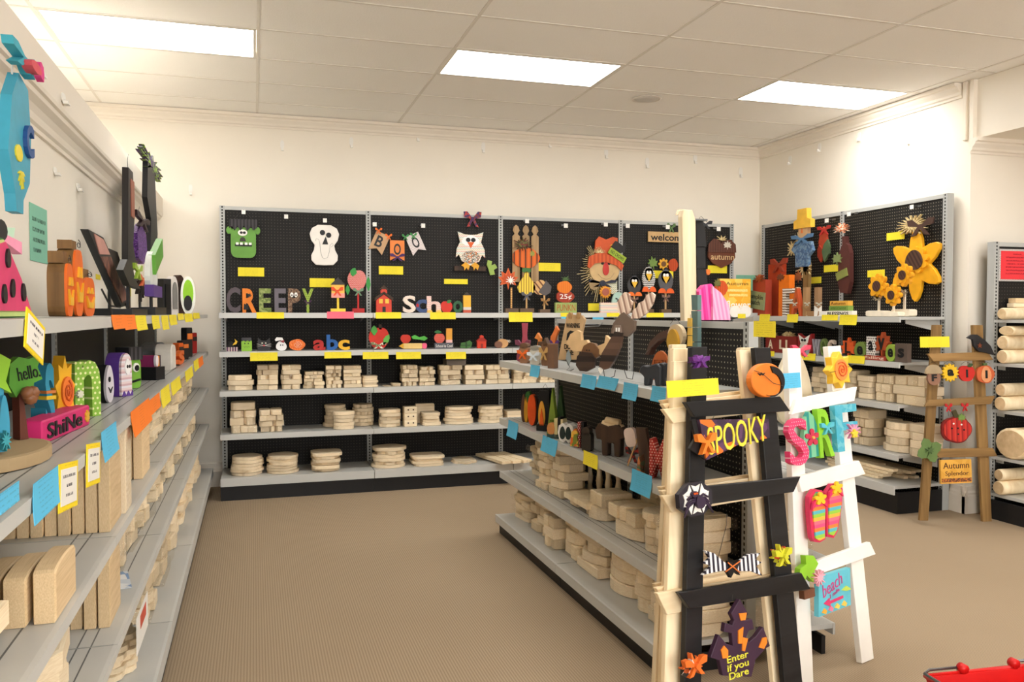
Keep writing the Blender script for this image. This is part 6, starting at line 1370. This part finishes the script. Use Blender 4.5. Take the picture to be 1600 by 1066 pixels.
tube('handle', [(.34, .008, .315), (.44, .008, .316), (.47, -.01, .314), (.47, D_ + .01, .314), (.44, D_ - .008, .316), (.34, D_ - .008, .315)], .005, STEEL, e, 8)
# ------------------------------------------------------------------ left wall shelves, top
U1, U2, U3, U4, U5 = LZ
def yat(px, x):
    u = (px - CX) / F_PX; t = math.tan(YAW); return x / ((t + u) / (1 - u * t))
LLIP = FL(L_X + L_D + .014)
def lit(name, label, X0, bb, t, z=None, cat='ornament', group=None):
    it = Item(name, label, cat, FL(X0), bb, t, group, z, f0=-t); return it
BRS = wood((96, 70, 40), (132, 98, 58), axis=2, name='brown_side_wood')
it = lit('watermelon_slice', 'pink watermelon slice with black seeds and green rind, nearest top shelf', -.47, (-6, 376, 55, 490), .05, U1)
it.add('rind', [(-.5, -.5), (.5, -.5), (.2, 0), (-.18, .5), (-.5, .5)], paint((60, 120, 60)), t=.04); it.add('pale_rind', [(-.5, -.5), (.5, -.5), (.2, 0), (-.22, .5), (-.5, .4)], paint((190, 214, 130)), .5, .5, .98, .96, .004, .04)
it.add('flesh', [(-.5, -.5), (.5, -.5), (.2, 0), (-.22, .5), (-.5, .4)], paint((212, 60, 110)), .48, .52, .88, .86, .006, .042)
for x, y, r in ((.4, .38, -.2), (.68, .34, .2), (.3, .75, 0), (.2, .3, 0)): it.add('seed', egg(), BLK, x, y, .1, .24, .004, .048, r)
it = lit('dark_pot_tulle', 'black bow knot with pink and mint tulle above the watermelon', -.5, (-10, 342, 40, 396), .05, None, 'ribbon'); it.add('knot', circ(12), BLK, .25, .6, .35, .6, .05); it.add('tulle', fit([(-.5, .2), (.5, .5), (.4, -.1), (-.4, -.2)]), paint((190, 226, 200), .8), .7, .7, .6, .4, .02, .01); it.add('tulle', fit([(-.5, .3), (.5, .1), (.5, -.5), (-.3, -.1)]), paint((238, 150, 180), .8), .7, .34, .7, .5, .02, .02)
for bbf, bbs, lb, stem in (((104, 412, 114, 490), .05, 'short orange jack-o-lantern block with brown wooden side and stem', 395), ((117, 391, 130, 490), .05, 'tall orange jack-o-lantern block with yellow eyes', 378), ((131, 434, 148, 490), .04, 'low orange jack-o-lantern block with a yellow grin', 422)):
    it = lit('jack_o_lantern', lb, -.52, bbf, bbs, U1, 'ornament', 'jack-o-lantern blocks')
    it.add('back', rrect(.3), BRS, t=bbs * .9); it.add('face', rrect(.3), paint((224, 104, 30)), t=bbs * .14, f=bbs * .9, w=.98, h=.99)
    it.add('stem', rect(), BRS, .45, 1.0 + (bbf[1] - stem) / 2 / (490 - bbf[1]), .55, (bbf[1] - stem) / (490 - bbf[1]) , bbs * .8)
    for x, y in ((.35, .66), (.65, .66)): it.add('eye', [(-.5, -.5), (.5, -.5), (0, .5)], paint((226, 176, 50)), x, y, .2, .16, .006, bbs * 1.04)
    it.add('grin', [(-.5, .5), (-.2, 0), (.2, 0), (.5, .5), (.3, -.5), (-.3, -.5)], paint((226, 176, 50)), .5, .36, .7, .3, .006, bbs * 1.04); it.wire('curled_wire', [(.6 + .2 * math.cos(k), 1.05 + .04 * k / 6 + .05 * math.sin(k)) for k in range(9)], f=bbs)
it = Item('easel_print', 'black-framed witch print tilted on a wire easel', 'picture', FL(-.56), (124, 357, 196, 490), .03, z=U1)
it.px('frame', [(125, 358), (150, 371), (194, 466), (193, 477), (180, 480)], BLK, .025); it.px('print', [(134, 365), (149, 374), (160, 398), (143, 397)], paint((190, 140, 130)), .003, .025); it.px('picture', [(144, 401), (161, 401), (190, 466), (180, 473)], patchy([(140, 92, 74), (96, 60, 50), (120, 80, 66)], 20), .003, .025)
it.wire('easel', [(.35, .28), (.3, .0)], f=-.03, r=.004); it.wire('easel', [(.8, .15), (.9, .0)], f=.03, r=.004); it.wire('easel', [(.42, .3), (.6, .12), (.85, .1)], f=.0, r=.004)
it = Item('crescent_stand', 'black crescent moon on a black stand behind the print', 'ornament', FL(-.68), (156, 392, 182, 490), .03, z=U1); it.add('crescent', fit([(-.5, 0), (-.3, .5), (.2, .5), (.5, 0), (.2, -.5), (-.3, -.5)]), paint((40, 36, 34)), .5, .8, 1, .4); it.add('stick', rect(), BLK, .5, .3, .08, .6, .01); it.add('base', rect(), BLK, .5, .05, 1.4, .1, .08, -.02)
for bb, parts, lb in (((188, 268, 206, 412), 0, 'long black hanging witch leg with an orange stripe'), ((206, 336, 222, 412), 1, 'purple glitter ribbon bunch hanging between black legs'), ((222, 262, 240, 402), 2, 'long black hanging cat silhouette with lime and purple bow')):
    it = Item('hanging_ornament', lb, 'ornament', FL(-.63), bb, .03, 'hanging Halloween pieces')
    if parts == 0: it.add('leg', fit([(-.3, .5), (.2, .5), (.3, .0), (.1, -.3), (.5, -.5), (-.5, -.5), (-.4, 0)]), paint((38, 34, 34)), .5, .5, .8, 1); it.add('stripe', rect(), paint((150, 86, 66)), .55, .7, .3, .4, .004, .03)
    if parts == 1: it.add('ribbon', fit([(-.5, .2), (-.1, .5), (.4, .3), (.5, -.2), (.1, -.5), (-.4, -.4)]), patchy([(88, 46, 120), (120, 80, 150), (60, 30, 90)], 140), .5, .4, 1, .8); it.add('bow', bow_out(), paint((50, 30, 34)), .5, .86, 1.4, .3, .02, .02)
    if parts == 2: it.add('cat', fit([(-.3, .5), (.3, .48), (.4, .1), (.5, -.2), (.3, -.5), (-.2, -.5), (-.1, -.1), (-.4, .1)]), paint((32, 32, 34)), .5, .5, .9, 1)
    if parts == 2: it.add('bow', tuft(14, 6), patchy([(90, 60, 120), (150, 190, 60), (50, 40, 60)], 50), .6, 1.04, 2.2, .26, .03, .0)
    it.wire('hanging_wire', [(.5, .98), (.45, 1.1), (.55, 1.18)])
for bb, c, lb, k in (((184, 404, 212, 490), (44, 44, 40), 'black crescent with lime trim on a stand', 0), ((208, 396, 226, 490), (60, 44, 40), 'dark witch broom with an orange bow on a stand', 1), ((224, 384, 244, 490), (96, 160, 60), 'white ghost and lime book on a purple stand', 2)):
    it = Item('halloween_stand', lb, 'ornament', FL((-.50, -.66, -.48)[k]), bb, .025, 'Halloween pieces on stands', U1)
    it.add('base', rect(), BLK, .5, .06, .95, .11, .07, -.02); it.add('stick', rect(), BLK, .5, .3, .1, .5, .01)
    if k == 0: it.add('moon', fit([(.3, .5), (-.3, .4), (-.5, 0), (-.2, -.45), (.4, -.5), (.1, -.2), (0, .1)]), paint(c), .45, .74, 1, .5); it.add('bow', bow_out(), paint((150, 180, 60)), .7, .8, .5, .3, .01, .025)
    if k == 1: it.add('broom', tuft(14, 8, 200, 340), paint((40, 34, 32)), .5, .66, 1.3, .9, .02); it.add('bow', bow_out(), paint((206, 100, 60)), .5, .56, .9, .2, .012, .02)
    if k == 2: it.add('ghost', egg(), paint((220, 224, 220)), .4, .6, .6, .6); it.add('book', rect(), paint(c), .6, .86, .7, .28, .03, .01, .3); it.add('pot', rect(), paint((84, 54, 130)), .45, .34, .7, .16, .04, .0)
for bb, c, lb, o in (((246, 436, 258, 490), (30, 30, 32), 'black upright block at the far end of top shelf', rect()), ((258, 432, 270, 490), (206, 200, 196), 'silver-edged arched frame at the far top shelf', tomb()), ((266, 430, 282, 490), (60, 40, 36), 'black and brown arch block near the far end', tomb()), ((276, 444, 288, 490), (206, 96, 40), 'small orange and black pumpkin man near the far end', pumpkin())):
    it = Item('far_block', lb, 'ornament', FD(-.6, yat((bb[0] + bb[2]) / 2, -.6), 58), bb, .05, 'blocks at the far end of the top left shelf', U1); it.add('body', o, paint(c), t=.05); it.add('front', o, paint(sc(c, .6)), .5, .5, .6, .7, .006, .05)
it = Item('egg_eye', 'white oval with lime green oval and black pupil, far top shelf', 'ornament', FB(6.6), (283, 432, 306, 491), .03, z=U1); it.add('white', circ(28), paint((238, 238, 232), .5, .02)); it.add('green', circ(24), paint((140, 196, 40)), .52, .56, .7, .7, .006, .03); it.add('pupil', circ(20), BLK, .5, .3, .56, .4, .006, .036)
# hanging blue board and bow from the fascia
it = Item('blue_board', 'long sky-blue hanging board with yellow heart and navy letter', 'ornament', FL(-.69), (-4, 116, 34, 333), .03)
it.add('board', fit([(-.3, .3), (0, .5), (.4, .44), (.5, .1), (.4, -.25), (.1, -.4), (.08, -.5), (-.2, -.5), (-.24, -.38), (-.5, -.1)]), paint((64, 160, 188)), .5, .5, 1, 1); it.text('C', paint((40, 80, 140)), .78, .55, .34, .24, .012, .03, bold=.04); it.add('heart', circ(12), paint((232, 214, 60)), .4, .42, .3, .12, .004, .03); it.add('drip', tuft(7, 3, 180, 360), paint((232, 214, 60)), .5, .3, .4, .3, .004, .03)
it.wire('hanging_wire', [(.45, .98), (.5, 1.12), (.4, 1.2)], WHT, .003)
it = Item('hanging_bow', 'aqua and pink tulle bow above the blue hanging board', 'ribbon', FL(-.66), (2, 72, 60, 130), .03); it.add('bow', bow_out(), paint((70, 170, 190), .8), .35, .5, .7, .6, .03); it.add('tail', leaf(), paint((226, 70, 140), .8), .8, .66, .16, .5, .02, .01, -.8); it.add('knot', circ(12), paint((220, 90, 100), .8), .42, .38, .3, .3, .03, .02)
it = Item('paper_notice', 'mint green typed notice taped on the left wall', 'notice', FL(LEFT_X + .001), (47, 323, 74, 410), .002); it.add('sheet', rect(), paint((134, 196, 170), .8, .02)); 
printed(it, [(.5, .74, .76), (.48, .56, .7), (.5, .38, .72), (.38, .2, .44)], (134, 196, 170), (52, 84, 72), .002, None, .07)
for k, (x, y) in enumerate(((60, 112), (98, 155))): wall_hook(FL(-.73), x, y, 'white stick-on hook on the left ledge, %s one' % ['nearer', 'farther'][k], 1.1)
for k, (x, y) in enumerate(((85, 268), (121, 293))): wall_hook(FL(LEFT_X), x, y, 'small wire hook on the left wall, %s one' % ['nearer', 'farther'][k], .8)
for bb, w in (((150, 429, 157, 437), 'lowest left one'), ((184, 431, 193, 444), 'right of the tilted print'), ((198, 446, 205, 463), 'behind the black crescent stand')): card(FL(LEFT_X + .002), bb, CY_, 'small yellow note stuck on the left wall, ' + w, 'yellow notes on the left wall')
# cards on the top shelf edge
for bb, c, w, sk in (((176, 492, 196, 514), CO_, 'below the tilted print', -.4), ((194, 492, 212, 515), CO_, 'just right of another orange one', -.4), ((213, 493, 229, 516), CY_, 'first yellow after the orange pair', -.3), ((238, 493, 249, 514), CY_, 'second yellow after the orange pair', 0), ((253, 493, 263, 515), CY_, 'third yellow after the orange pair', 0), ((265, 492, 276, 508), CY_, 'fourth yellow after the orange pair', -.3), ((278, 490, 287, 500), CY_, 'fifth yellow after the orange pair', -.2), ((289, 490, 301, 503), CY_, 'sixth yellow after the orange pair', -.3), ((302, 489, 312, 498), CY_, 'farthest, at the shelf corner', 0)):
    card(LLIP, bb, c, ('orange' if c == CO_ else 'yellow') + ' price card on top left shelf edge, ' + w, 'price cards on the left shelf edges', .1, sk)
def big_tag(bb, lb, sk, fr=None):
    it = Item('price_tag', lb, 'price card', fr or LLIP, bb, .002, 'white tags with yellow borders')
    it.add('border', rect(), cardmat((242, 214, 40))); it.add('label', rect(), WHT, .5, .5, .84, .76, .001, .002)
    printed(it, [(.5, .72, .66), (.5, .52, .28), (.5, .32, .36)], (238, 236, 230), (70, 66, 74), .003, None, .06)
    it.e.rotation_euler.rotate_axis('Y', sk)
big_tag((36, 494, 66, 557), 'white tag with yellow border hanging below the watermelon slice', .3); big_tag((134, 693, 155, 758), 'white tag with yellow border below the pink Shine block', .12); big_tag((90, 723, 120, 796), 'white tag with yellow border beside the nearest blue card', .12)
for bb, c, w, sk in (((160, 666, 183, 712), CB_, 'below the green letter n', .0), ((52, 742, 92, 800), CB_, 'left of the white tag', .4), ((0, 762, 30, 792), CB_, 'nearest, at the picture edge', .4), ((207, 631, 235, 670), CO_, 'large, below the black crate', -.3), ((234, 619, 250, 642), CO_, 'small, below the black crate', 0), ((252, 604, 265, 632), CY_, 'below the grey tombstone', 0), ((268, 592, 282, 612), CY_, 'below the white tombstone', -.3), ((290, 576, 301, 592), CY_, 'below the orange S sign', 0), ((303, 562, 310, 578), CY_, 'second from the far end', 0), ((310, 558, 317, 572), CO_, 'at the far end', 0)):
    card(LLIP, bb, c, {CB_: 'blue', CO_: 'orange', CY_: 'yellow'}[c] + ' price card on second left shelf edge, ' + w, 'price cards on the left shelf edges', .1, sk)
# ------------------------------------------------------------------ left wall, second shelf
def fit_(name, label, fr, bb, t, z=None, cat='ornament', group=None): return Item(name, label, cat, fr, bb, t, group, z, f0=-t)
o = obj('oval_board', um('disc', wallmat('sand', (176, 152, 116)))); o.matrix_world = Matrix.Translation((-.53, 2.02, U2 + .0008)) @ Matrix.Diagonal((.2, .34, .03, 1)); tag(o, 'flat beige oval board under the palm trees, left shelf', 'ornament')
PZ = U2 + .031
it = fit_('palm_tree_sign', 'green palm leaf lettered hello on a brown trunk with coconuts', FD(-.53, 2.12, 42), (16, 556, 66, 690), .03, PZ)
it.add('trunk', fit([(-.3, -.5), (.4, -.5), (.1, .1), (.3, .5), (-.4, .5), (-.3, 0)]), paint((100, 52, 40)), .42, .36, .3, .72, .03); q = it.add('leaf', fit([(-.5, -.2), (-.46, .3), (-.2, .46), (.1, .4), (.5, .5), (.36, .2), (.5, -.1), (.24, -.18), (.2, -.5), (-.1, -.28), (-.3, -.5)]), paint((86, 150, 50)), .5, .76, 1.04, .5, .025, .008); it.text('hello.', BLK, .58, .8, .7, .16, .003, .033, .15, q)
for x, y in ((.42, .56), (.56, .56), (.5, .5)): lathe('coconut', [(.001, -.016), (.011, -.012), (.016, 0), (.011, .012), (.001, .016)], paint((130, 84, 54), .4), it.e, 12, (it.pt(x, y)[0], -.05, it.pt(x, y)[1]))
it = fit_('palm_tree_sign', 'nearest palm piece, lime leaf with striped blue and orange boards', FD(-.50, 1.93, 42), (-26, 552, 18, 706), .03, PZ)
it.add('leaf', fit([(-.5, .2), (0, .5), (.5, .3), (.3, -.2), (.5, -.5), (0, -.3), (-.4, -.4)]), paint((140, 190, 50)), .6, .8, 1, .42, .025); it.add('board', rect(), stripes([(60, 150, 180), (226, 130, 60)], .05, math.pi / 2), .66, .36, .4, .7, .02); it.add('surfboard', egg(), paint((60, 150, 180)), .78, .3, .36, .56, .01, .02); it.add('ribbon', tuft(10, 4), paint((60, 150, 160)), .7, .14, .5, .24, .014, .03)
it = fit_('shine_block', 'hot pink block lettered Shine carrying the word sun', FD(-.475, 2.42, 84), (67, 655, 141, 697), .03, U2)
it.H = .058; it.add('block', rect(), paint((206, 44, 110)), .5, .5, 1, 1, .06, -.03, bev=.004); it.text('ShiNe', BLK, .44, .5, .72, .66, .003, .03, bold=.015); it.add('gold_flower', petals(6), paint((216, 170, 50)), .92, .5, .1, .6, .004, .03)
it = fit_('sun_letter', 'thick blue letter s with yellow ribbon behind the Shine block', FD(-.535, 2.40, 56), (74, 567, 87, 662), .05, U2, 'letter', 'sun letters'); it.text('s', paint((52, 140, 168)), .4, .5, 1.1, 1, .05, .0, bold=.02, nm='letter_block'); it.add('ribbon', rect(), paint((226, 190, 50)), .4, .52, 1.16, .05, .056, -.002); it.add('ribbon', rect(), paint((200, 120, 60)), .4, .6, 1.16, .04, .056, -.002)
it = fit_('sun_letter', 'yellow sun with an orange face behind the Shine block', FD(-.53, 2.56, 50), (87, 556, 119, 655), .045, U2, 'ornament', 'sun letters'); it.add('sun', star(9, .68), paint((236, 178, 40)), t=.045); q = it.add('face', circ(24), paint((232, 124, 50)), .55, .5, .56, .42, .008, .045); it.wire('spiral', [(.55 + .2 * k / 20 * math.cos(k * .7), .5 + .16 * k / 20 * math.sin(k * .7)) for k in range(21)], paint((200, 90, 30)), .003, .054, q)
it = fit_('sun_letter', 'lime dotted letter n with a white rosette behind the Shine block', FD(-.52, 2.80, 46), (118, 563, 158, 646), .045, U2, 'letter', 'sun letters'); it.text('n', dots((140, 186, 70), (226, 230, 170), .016, .24), .5, .5, 1, 1, .045, .0, bold=.03, nm='letter_block'); it.add('rosette', petals(7), paint((220, 220, 200)), .12, .42, .26, .14, .012, .045)
for bb, fr, o, c, ff, tt, lb in (((144, 571, 156, 640), FD(-.56, 3.05, 58), egg(), (40, 40, 38), (220, 220, 210), .04, 'dark round block with a pale smile behind the letter n'), ((166, 570, 179, 636), FD(-.53, 3.18, 62), egg(), (26, 26, 28), (206, 200, 206), .07, 'black round block with a white clock-like face'), ((190, 551, 207, 623), FD(-.52, 3.42, 62), tomb(12, .3), (96, 62, 150), (226, 206, 206), .07, 'purple ghost block with pink stripes and two eyes'), ((203, 560, 221, 613), FD(-.57, 3.72, 55), rrect(.2), (30, 30, 32), (116, 170, 60), .06, 'green monster block with black striped hair and one big eye')):
    it = fit_('face_block', lb, fr, bb, tt, U2, 'ornament', 'Halloween face blocks'); it.add('back', o, paint(c), t=tt - .01)
    q = it.add('face', o, stripes([(226, 206, 206), (226, 220, 226), (206, 170, 176)], .008, math.pi / 2) if c == (96, 62, 150) else paint(ff), .5, .5, .96, .97, .01, tt - .01)
    if c == (96, 62, 150):
        it.add('mask', egg(), paint((236, 232, 232)), .55, .68, .5, .36, .004, tt)
        for x in (.48, .68): it.add('eye', circ(8), BLK, x, .68, .12, .08, .003, tt + .004)
        it.add('hem', [(-.5, -.5), (-.3, .5), (-.1, -.5), (.1, .5), (.3, -.5), (.5, .5), (.5, -.5)], paint((96, 62, 150)), .5, .06, .96, .12, .004, tt)
    elif c == (30, 30, 32):
        it.add('hair', rect(), stripes([(30, 30, 32), (70, 66, 70)], .012), .4, 1.16, 1.2, .42, .07); it.add('eye', circ(16), WHT, .5, .7, .56, .3, .006, tt); it.add('pupil', circ(12), BLK, .52, .68, .34, .2, .004, tt + .006); it.add('mouth', rect(), BLK, .5, .26, .8, .07, .004, tt, .15)
    else: it.add('eye', circ(10), BLK, .4, .62, .2, .14, .004, tt); it.add('smile', [(-.5, .5), (0, -.1), (.5, .5), (0, -.5)], BLK, .5, .34, .5, .16, .004, tt)
it = fit_('boo_crate', 'black crate with colourful orange and purple Boo books', FD(-.52, 4.15, 64), (244, 553, 258, 609), .1, U2); it.add('crate', rect(), BLK, .5, .25, 1, .5, .1); it.add('letter_o', circ(16), paint((220, 212, 220)), .12, .74, .3, .44, .012, .09)
for k, c in enumerate(((150, 50, 100), (226, 110, 40), (190, 50, 40), (226, 150, 60), (60, 40, 50))): it.add('book', rect(), paint(c), .2 + .15 * k, .72, .14, .44 - .03 * (k % 2), .08, .005)
for bb, X0, o, c, fc_, lb in (((243, 535, 262, 584), -.55, tomb(12, .35), (120, 122, 124), (140, 142, 146), 'grey tombstone block behind the black crate'), ((270, 537, 276, 586), -.44, tomb(12, .3), (206, 200, 190), (220, 214, 206), 'cream tombstone block beside an orange letter S')):
    it = lit('tombstone', lb, X0, bb, .09, U2, 'ornament', 'tombstone blocks'); it.add('stone', o, paint(c), t=.08); it.add('face', o, paint(fc_), .5, .5, .9, .92, .008, .08)
letter('S', FL(-.47), (272, 548, 281, 579), paint((226, 106, 40)), 'orange letter S beside the cream tombstone', U2, .03, None, .05)
for bb, c, lb in (((281, 536, 288, 576), (214, 96, 34), 'orange striped upright sign right of the letter S'), ((287, 532, 296, 572), (34, 32, 34), 'black book-like block near the far end of second shelf'), ((293, 512, 302, 560), (26, 26, 28), 'tall black cat block near the far end of second shelf'), ((302, 520, 309, 560), (160, 40, 36), 'red and black ribboned block at the far end of second shelf')):
    it = fit_('upright_block', lb, FD(-.45, yat((bb[0] + bb[2]) / 2, -.45), 62), bb, .05, U2, 'ornament', 'upright blocks on the far second left shelf'); it.add('body', rrect(.1), paint(c), t=.045); it.add('trim', rect(), paint((226, 120, 50) if c[0] < 100 else (50, 44, 40)), .5, .7, .8, .2, .005, .045)
# ------------------------------------------------------------------ left wall, bare wood
gl = 'bare wood on the left shelves'
def yat(px, x): 
    u = (px - CX) / F_PX; t = math.tan(YAW); return x / ((t + u) / (1 - u * t))
def row_x(zs, y, xs, h, th, d, lb, mat=None, tops=None):
    for k, x in enumerate(xs):
        o = obj('wood_board', um('tombx', mat or PINE2)); zs = zs; hh = h * (tops[k] if tops else RW.uniform(.96, 1.02))
        o.matrix_world = Matrix.Translation((x + th / 2, y + d / 2 + RW.uniform(0, .015), zs + .0008)) @ Matrix(((0, 0, 1, 0), (1, 0, 0, 0), (0, 1, 0, 0), (0, 0, 0, 1))) @ Matrix.Translation((0, .5 * hh, -th)) @ Matrix.Diagonal((d, hh, th * .96, 1))
        tag(o, 'bare board on edge, %s from the shelf front, %s' % (['first', 'second', 'third', 'fourth', 'fifth', 'sixth', 'seventh', 'eighth', 'ninth', 'tenth'][k], lb), 'wood blank', gl)
row_x(U3, 2.56, [-.41 - .034 * k for k in range(10)], .26, .034, .2, 'row below the white tags')
row_x(U3, 2.79, [-.40 - .034 * k for k in range(3)], .27, .034, .12, 'wrapped row behind the long row', WRAP)
row_x(U3, 3.36, [-.42, -.457, -.494, -.531, -.568], .2, .036, .22, 'row below the orange cards')
row_x(U3, 3.1, [-.45, -.49, -.53, -.57], .13, .038, .16, 'low row below the blue card')
row_x(U4, 2.66, [-.43, -.468, -.506], .21, .036, .2, 'row on fourth left shelf')
piece('block', Vector((-.53, 3.5, U3 + .206)), .34, .22, .045, 0, 'long bare block lying on the standing boards, lower one', gl, FL(-.5), mat=PINE2); piece('block', Vector((-.53, 3.52, U3 + .252)), .3, .2, .023, .03, 'long bare block lying on the standing boards, upper one', gl, FL(-.5), mat=PINE2)
def lstack(y, w, z, h, n, kind, desc, d=.22, x=-.42):
    kinds = kind if isinstance(kind, (tuple, list)) else [kind]
    for i in range(n):
        k = kinds[i % len(kinds)]; pos = ORD[n - 1 - i] if i else 'bottom one'
        if n == 1: pos = 'single piece'
        piece(k, Vector((x - d / 2 + RW.uniform(-.012, .0), y + RW.uniform(-.02, .02), z + h * i)), w * RW.uniform(.86, 1), d * RW.uniform(.85, 1), h * .995, RW.uniform(-.08, .08), WORDS[k][1] + ', ' + pos + ' ' + desc, gl, FL(-.5))
for y, w, h, n, k, ds in ((4.0, .3, .034, 7, 'bundle', 'thin-strip pile, third left shelf'), (4.36, .3, .034, 7, ('bundle', 'block'), 'second strip pile, third left shelf'), (4.74, .32, .05, 5, 'bundle', 'third pile, third left shelf'), (5.14, .34, .05, 4, ('bundle', 'slab'), 'fourth pile, third left shelf'), (5.6, .36, .06, 4, ('slab', 'bundle'), 'fifth pile, third left shelf'), (6.2, .4, .06, 4, 'bundle', 'sixth pile, third left shelf'), (6.85, .45, .065, 4, ('bundle', 'round'), 'corner pile, third left shelf')):
    lstack(y, w, U3, h, n, k, ds, x=-.45)
# blocks standing close to the camera on the third shelf edge
row_x(U3, 1.83, [-.405, -.455, -.505, -.555], .115, .044, .2, 'four blocks at the near left edge', PINE2, [1, .92, .86, .94])
lstack(1.58, .24, U3, .05, 3, ('slab', 'block'), 'nearest pile at the left edge', .3, -.43)
for y, w, h, n, k, ds in ((3.25, .24, .075, 3, 'bundle', 'newspaper-wrapped pile, fourth left shelf'), (3.6, .24, .07, 3, 'bundle', 'second pile, fourth left shelf'), (4.0, .3, .07, 3, ('bundle', 'slab'), 'third pile, fourth left shelf'), (4.5, .3, .06, 4, 'bundle', 'fourth pile, fourth left shelf'), (5.0, .32, .06, 4, ('bundle', 'block'), 'fifth pile, fourth left shelf'), (5.6, .36, .06, 4, 'bundle', 'sixth pile, fourth left shelf'), (6.3, .4, .07, 3, 'bundle', 'seventh pile, fourth left shelf'), (6.95, .4, .07, 3, ('bundle', 'slab'), 'corner pile, fourth left shelf')):
    lstack(y, w, U4, h, n, k, ds, x=-.44)
for y, w, h, n, k, ds in ((2.2, .4, .05, 3, ('slab', 'scallop'), 'nearest pile, fourth left shelf'),): lstack(y, w, U4, h, n, k, ds, .28, x=-.42)
for y, w, h, n, k, ds in ((3.3, .26, .022, 6, 'scallop', 'thin plaque pile under the price sheet'), (3.9, .3, .06, 4, ('bundle', 'slab'), 'second pile, bottom left shelf'), (4.4, .34, .06, 4, 'bundle', 'third pile, bottom left shelf'), (5.0, .36, .05, 5, ('slab', 'round'), 'fourth pile, bottom left shelf'), (5.6, .38, .04, 7, ('round', 'scallop'), 'fifth pile, bottom left shelf'), (6.2, .4, .045, 7, ('slab', 'house'), 'sixth pile, bottom left shelf'), (6.85, .45, .05, 6, ('slab', 'round'), 'corner pile, bottom left shelf')):
    lstack(y, w, U5, h, n, k, ds, x=-.41)
it = Item('price_sheet', 'white sheet with red print on the thin plaque pile', 'notice', FL(-.405), (213, 944, 231, 1000), .002); it.add('sheet', rect(), WHT); it.add('red_print', rect(), paint((200, 80, 60)), .55, .66, .5, .36, .001, .002)
for k, (y, z) in enumerate(((3.25, U4 + .226), (3.1, U4))):
    o = obj('newspaper', mesh('newspaper', boxv(-.13, .13, -.1, .1, 0, .003), BOXF, patchy([(200, 208, 216), (120, 150, 190), (226, 228, 230)], 26))); o.matrix_world = Matrix.Translation((-.55, y, z + .001)) @ Matrix.Rotation(.2, 4, 'Z'); tag(o, ['folded newspaper sheet on top of a bundle pile', 'folded newspaper sheet under the bundle pile'][k] + ', fourth left shelf', 'newspaper', 'newspaper sheets')
bpy.context.view_layer.update()
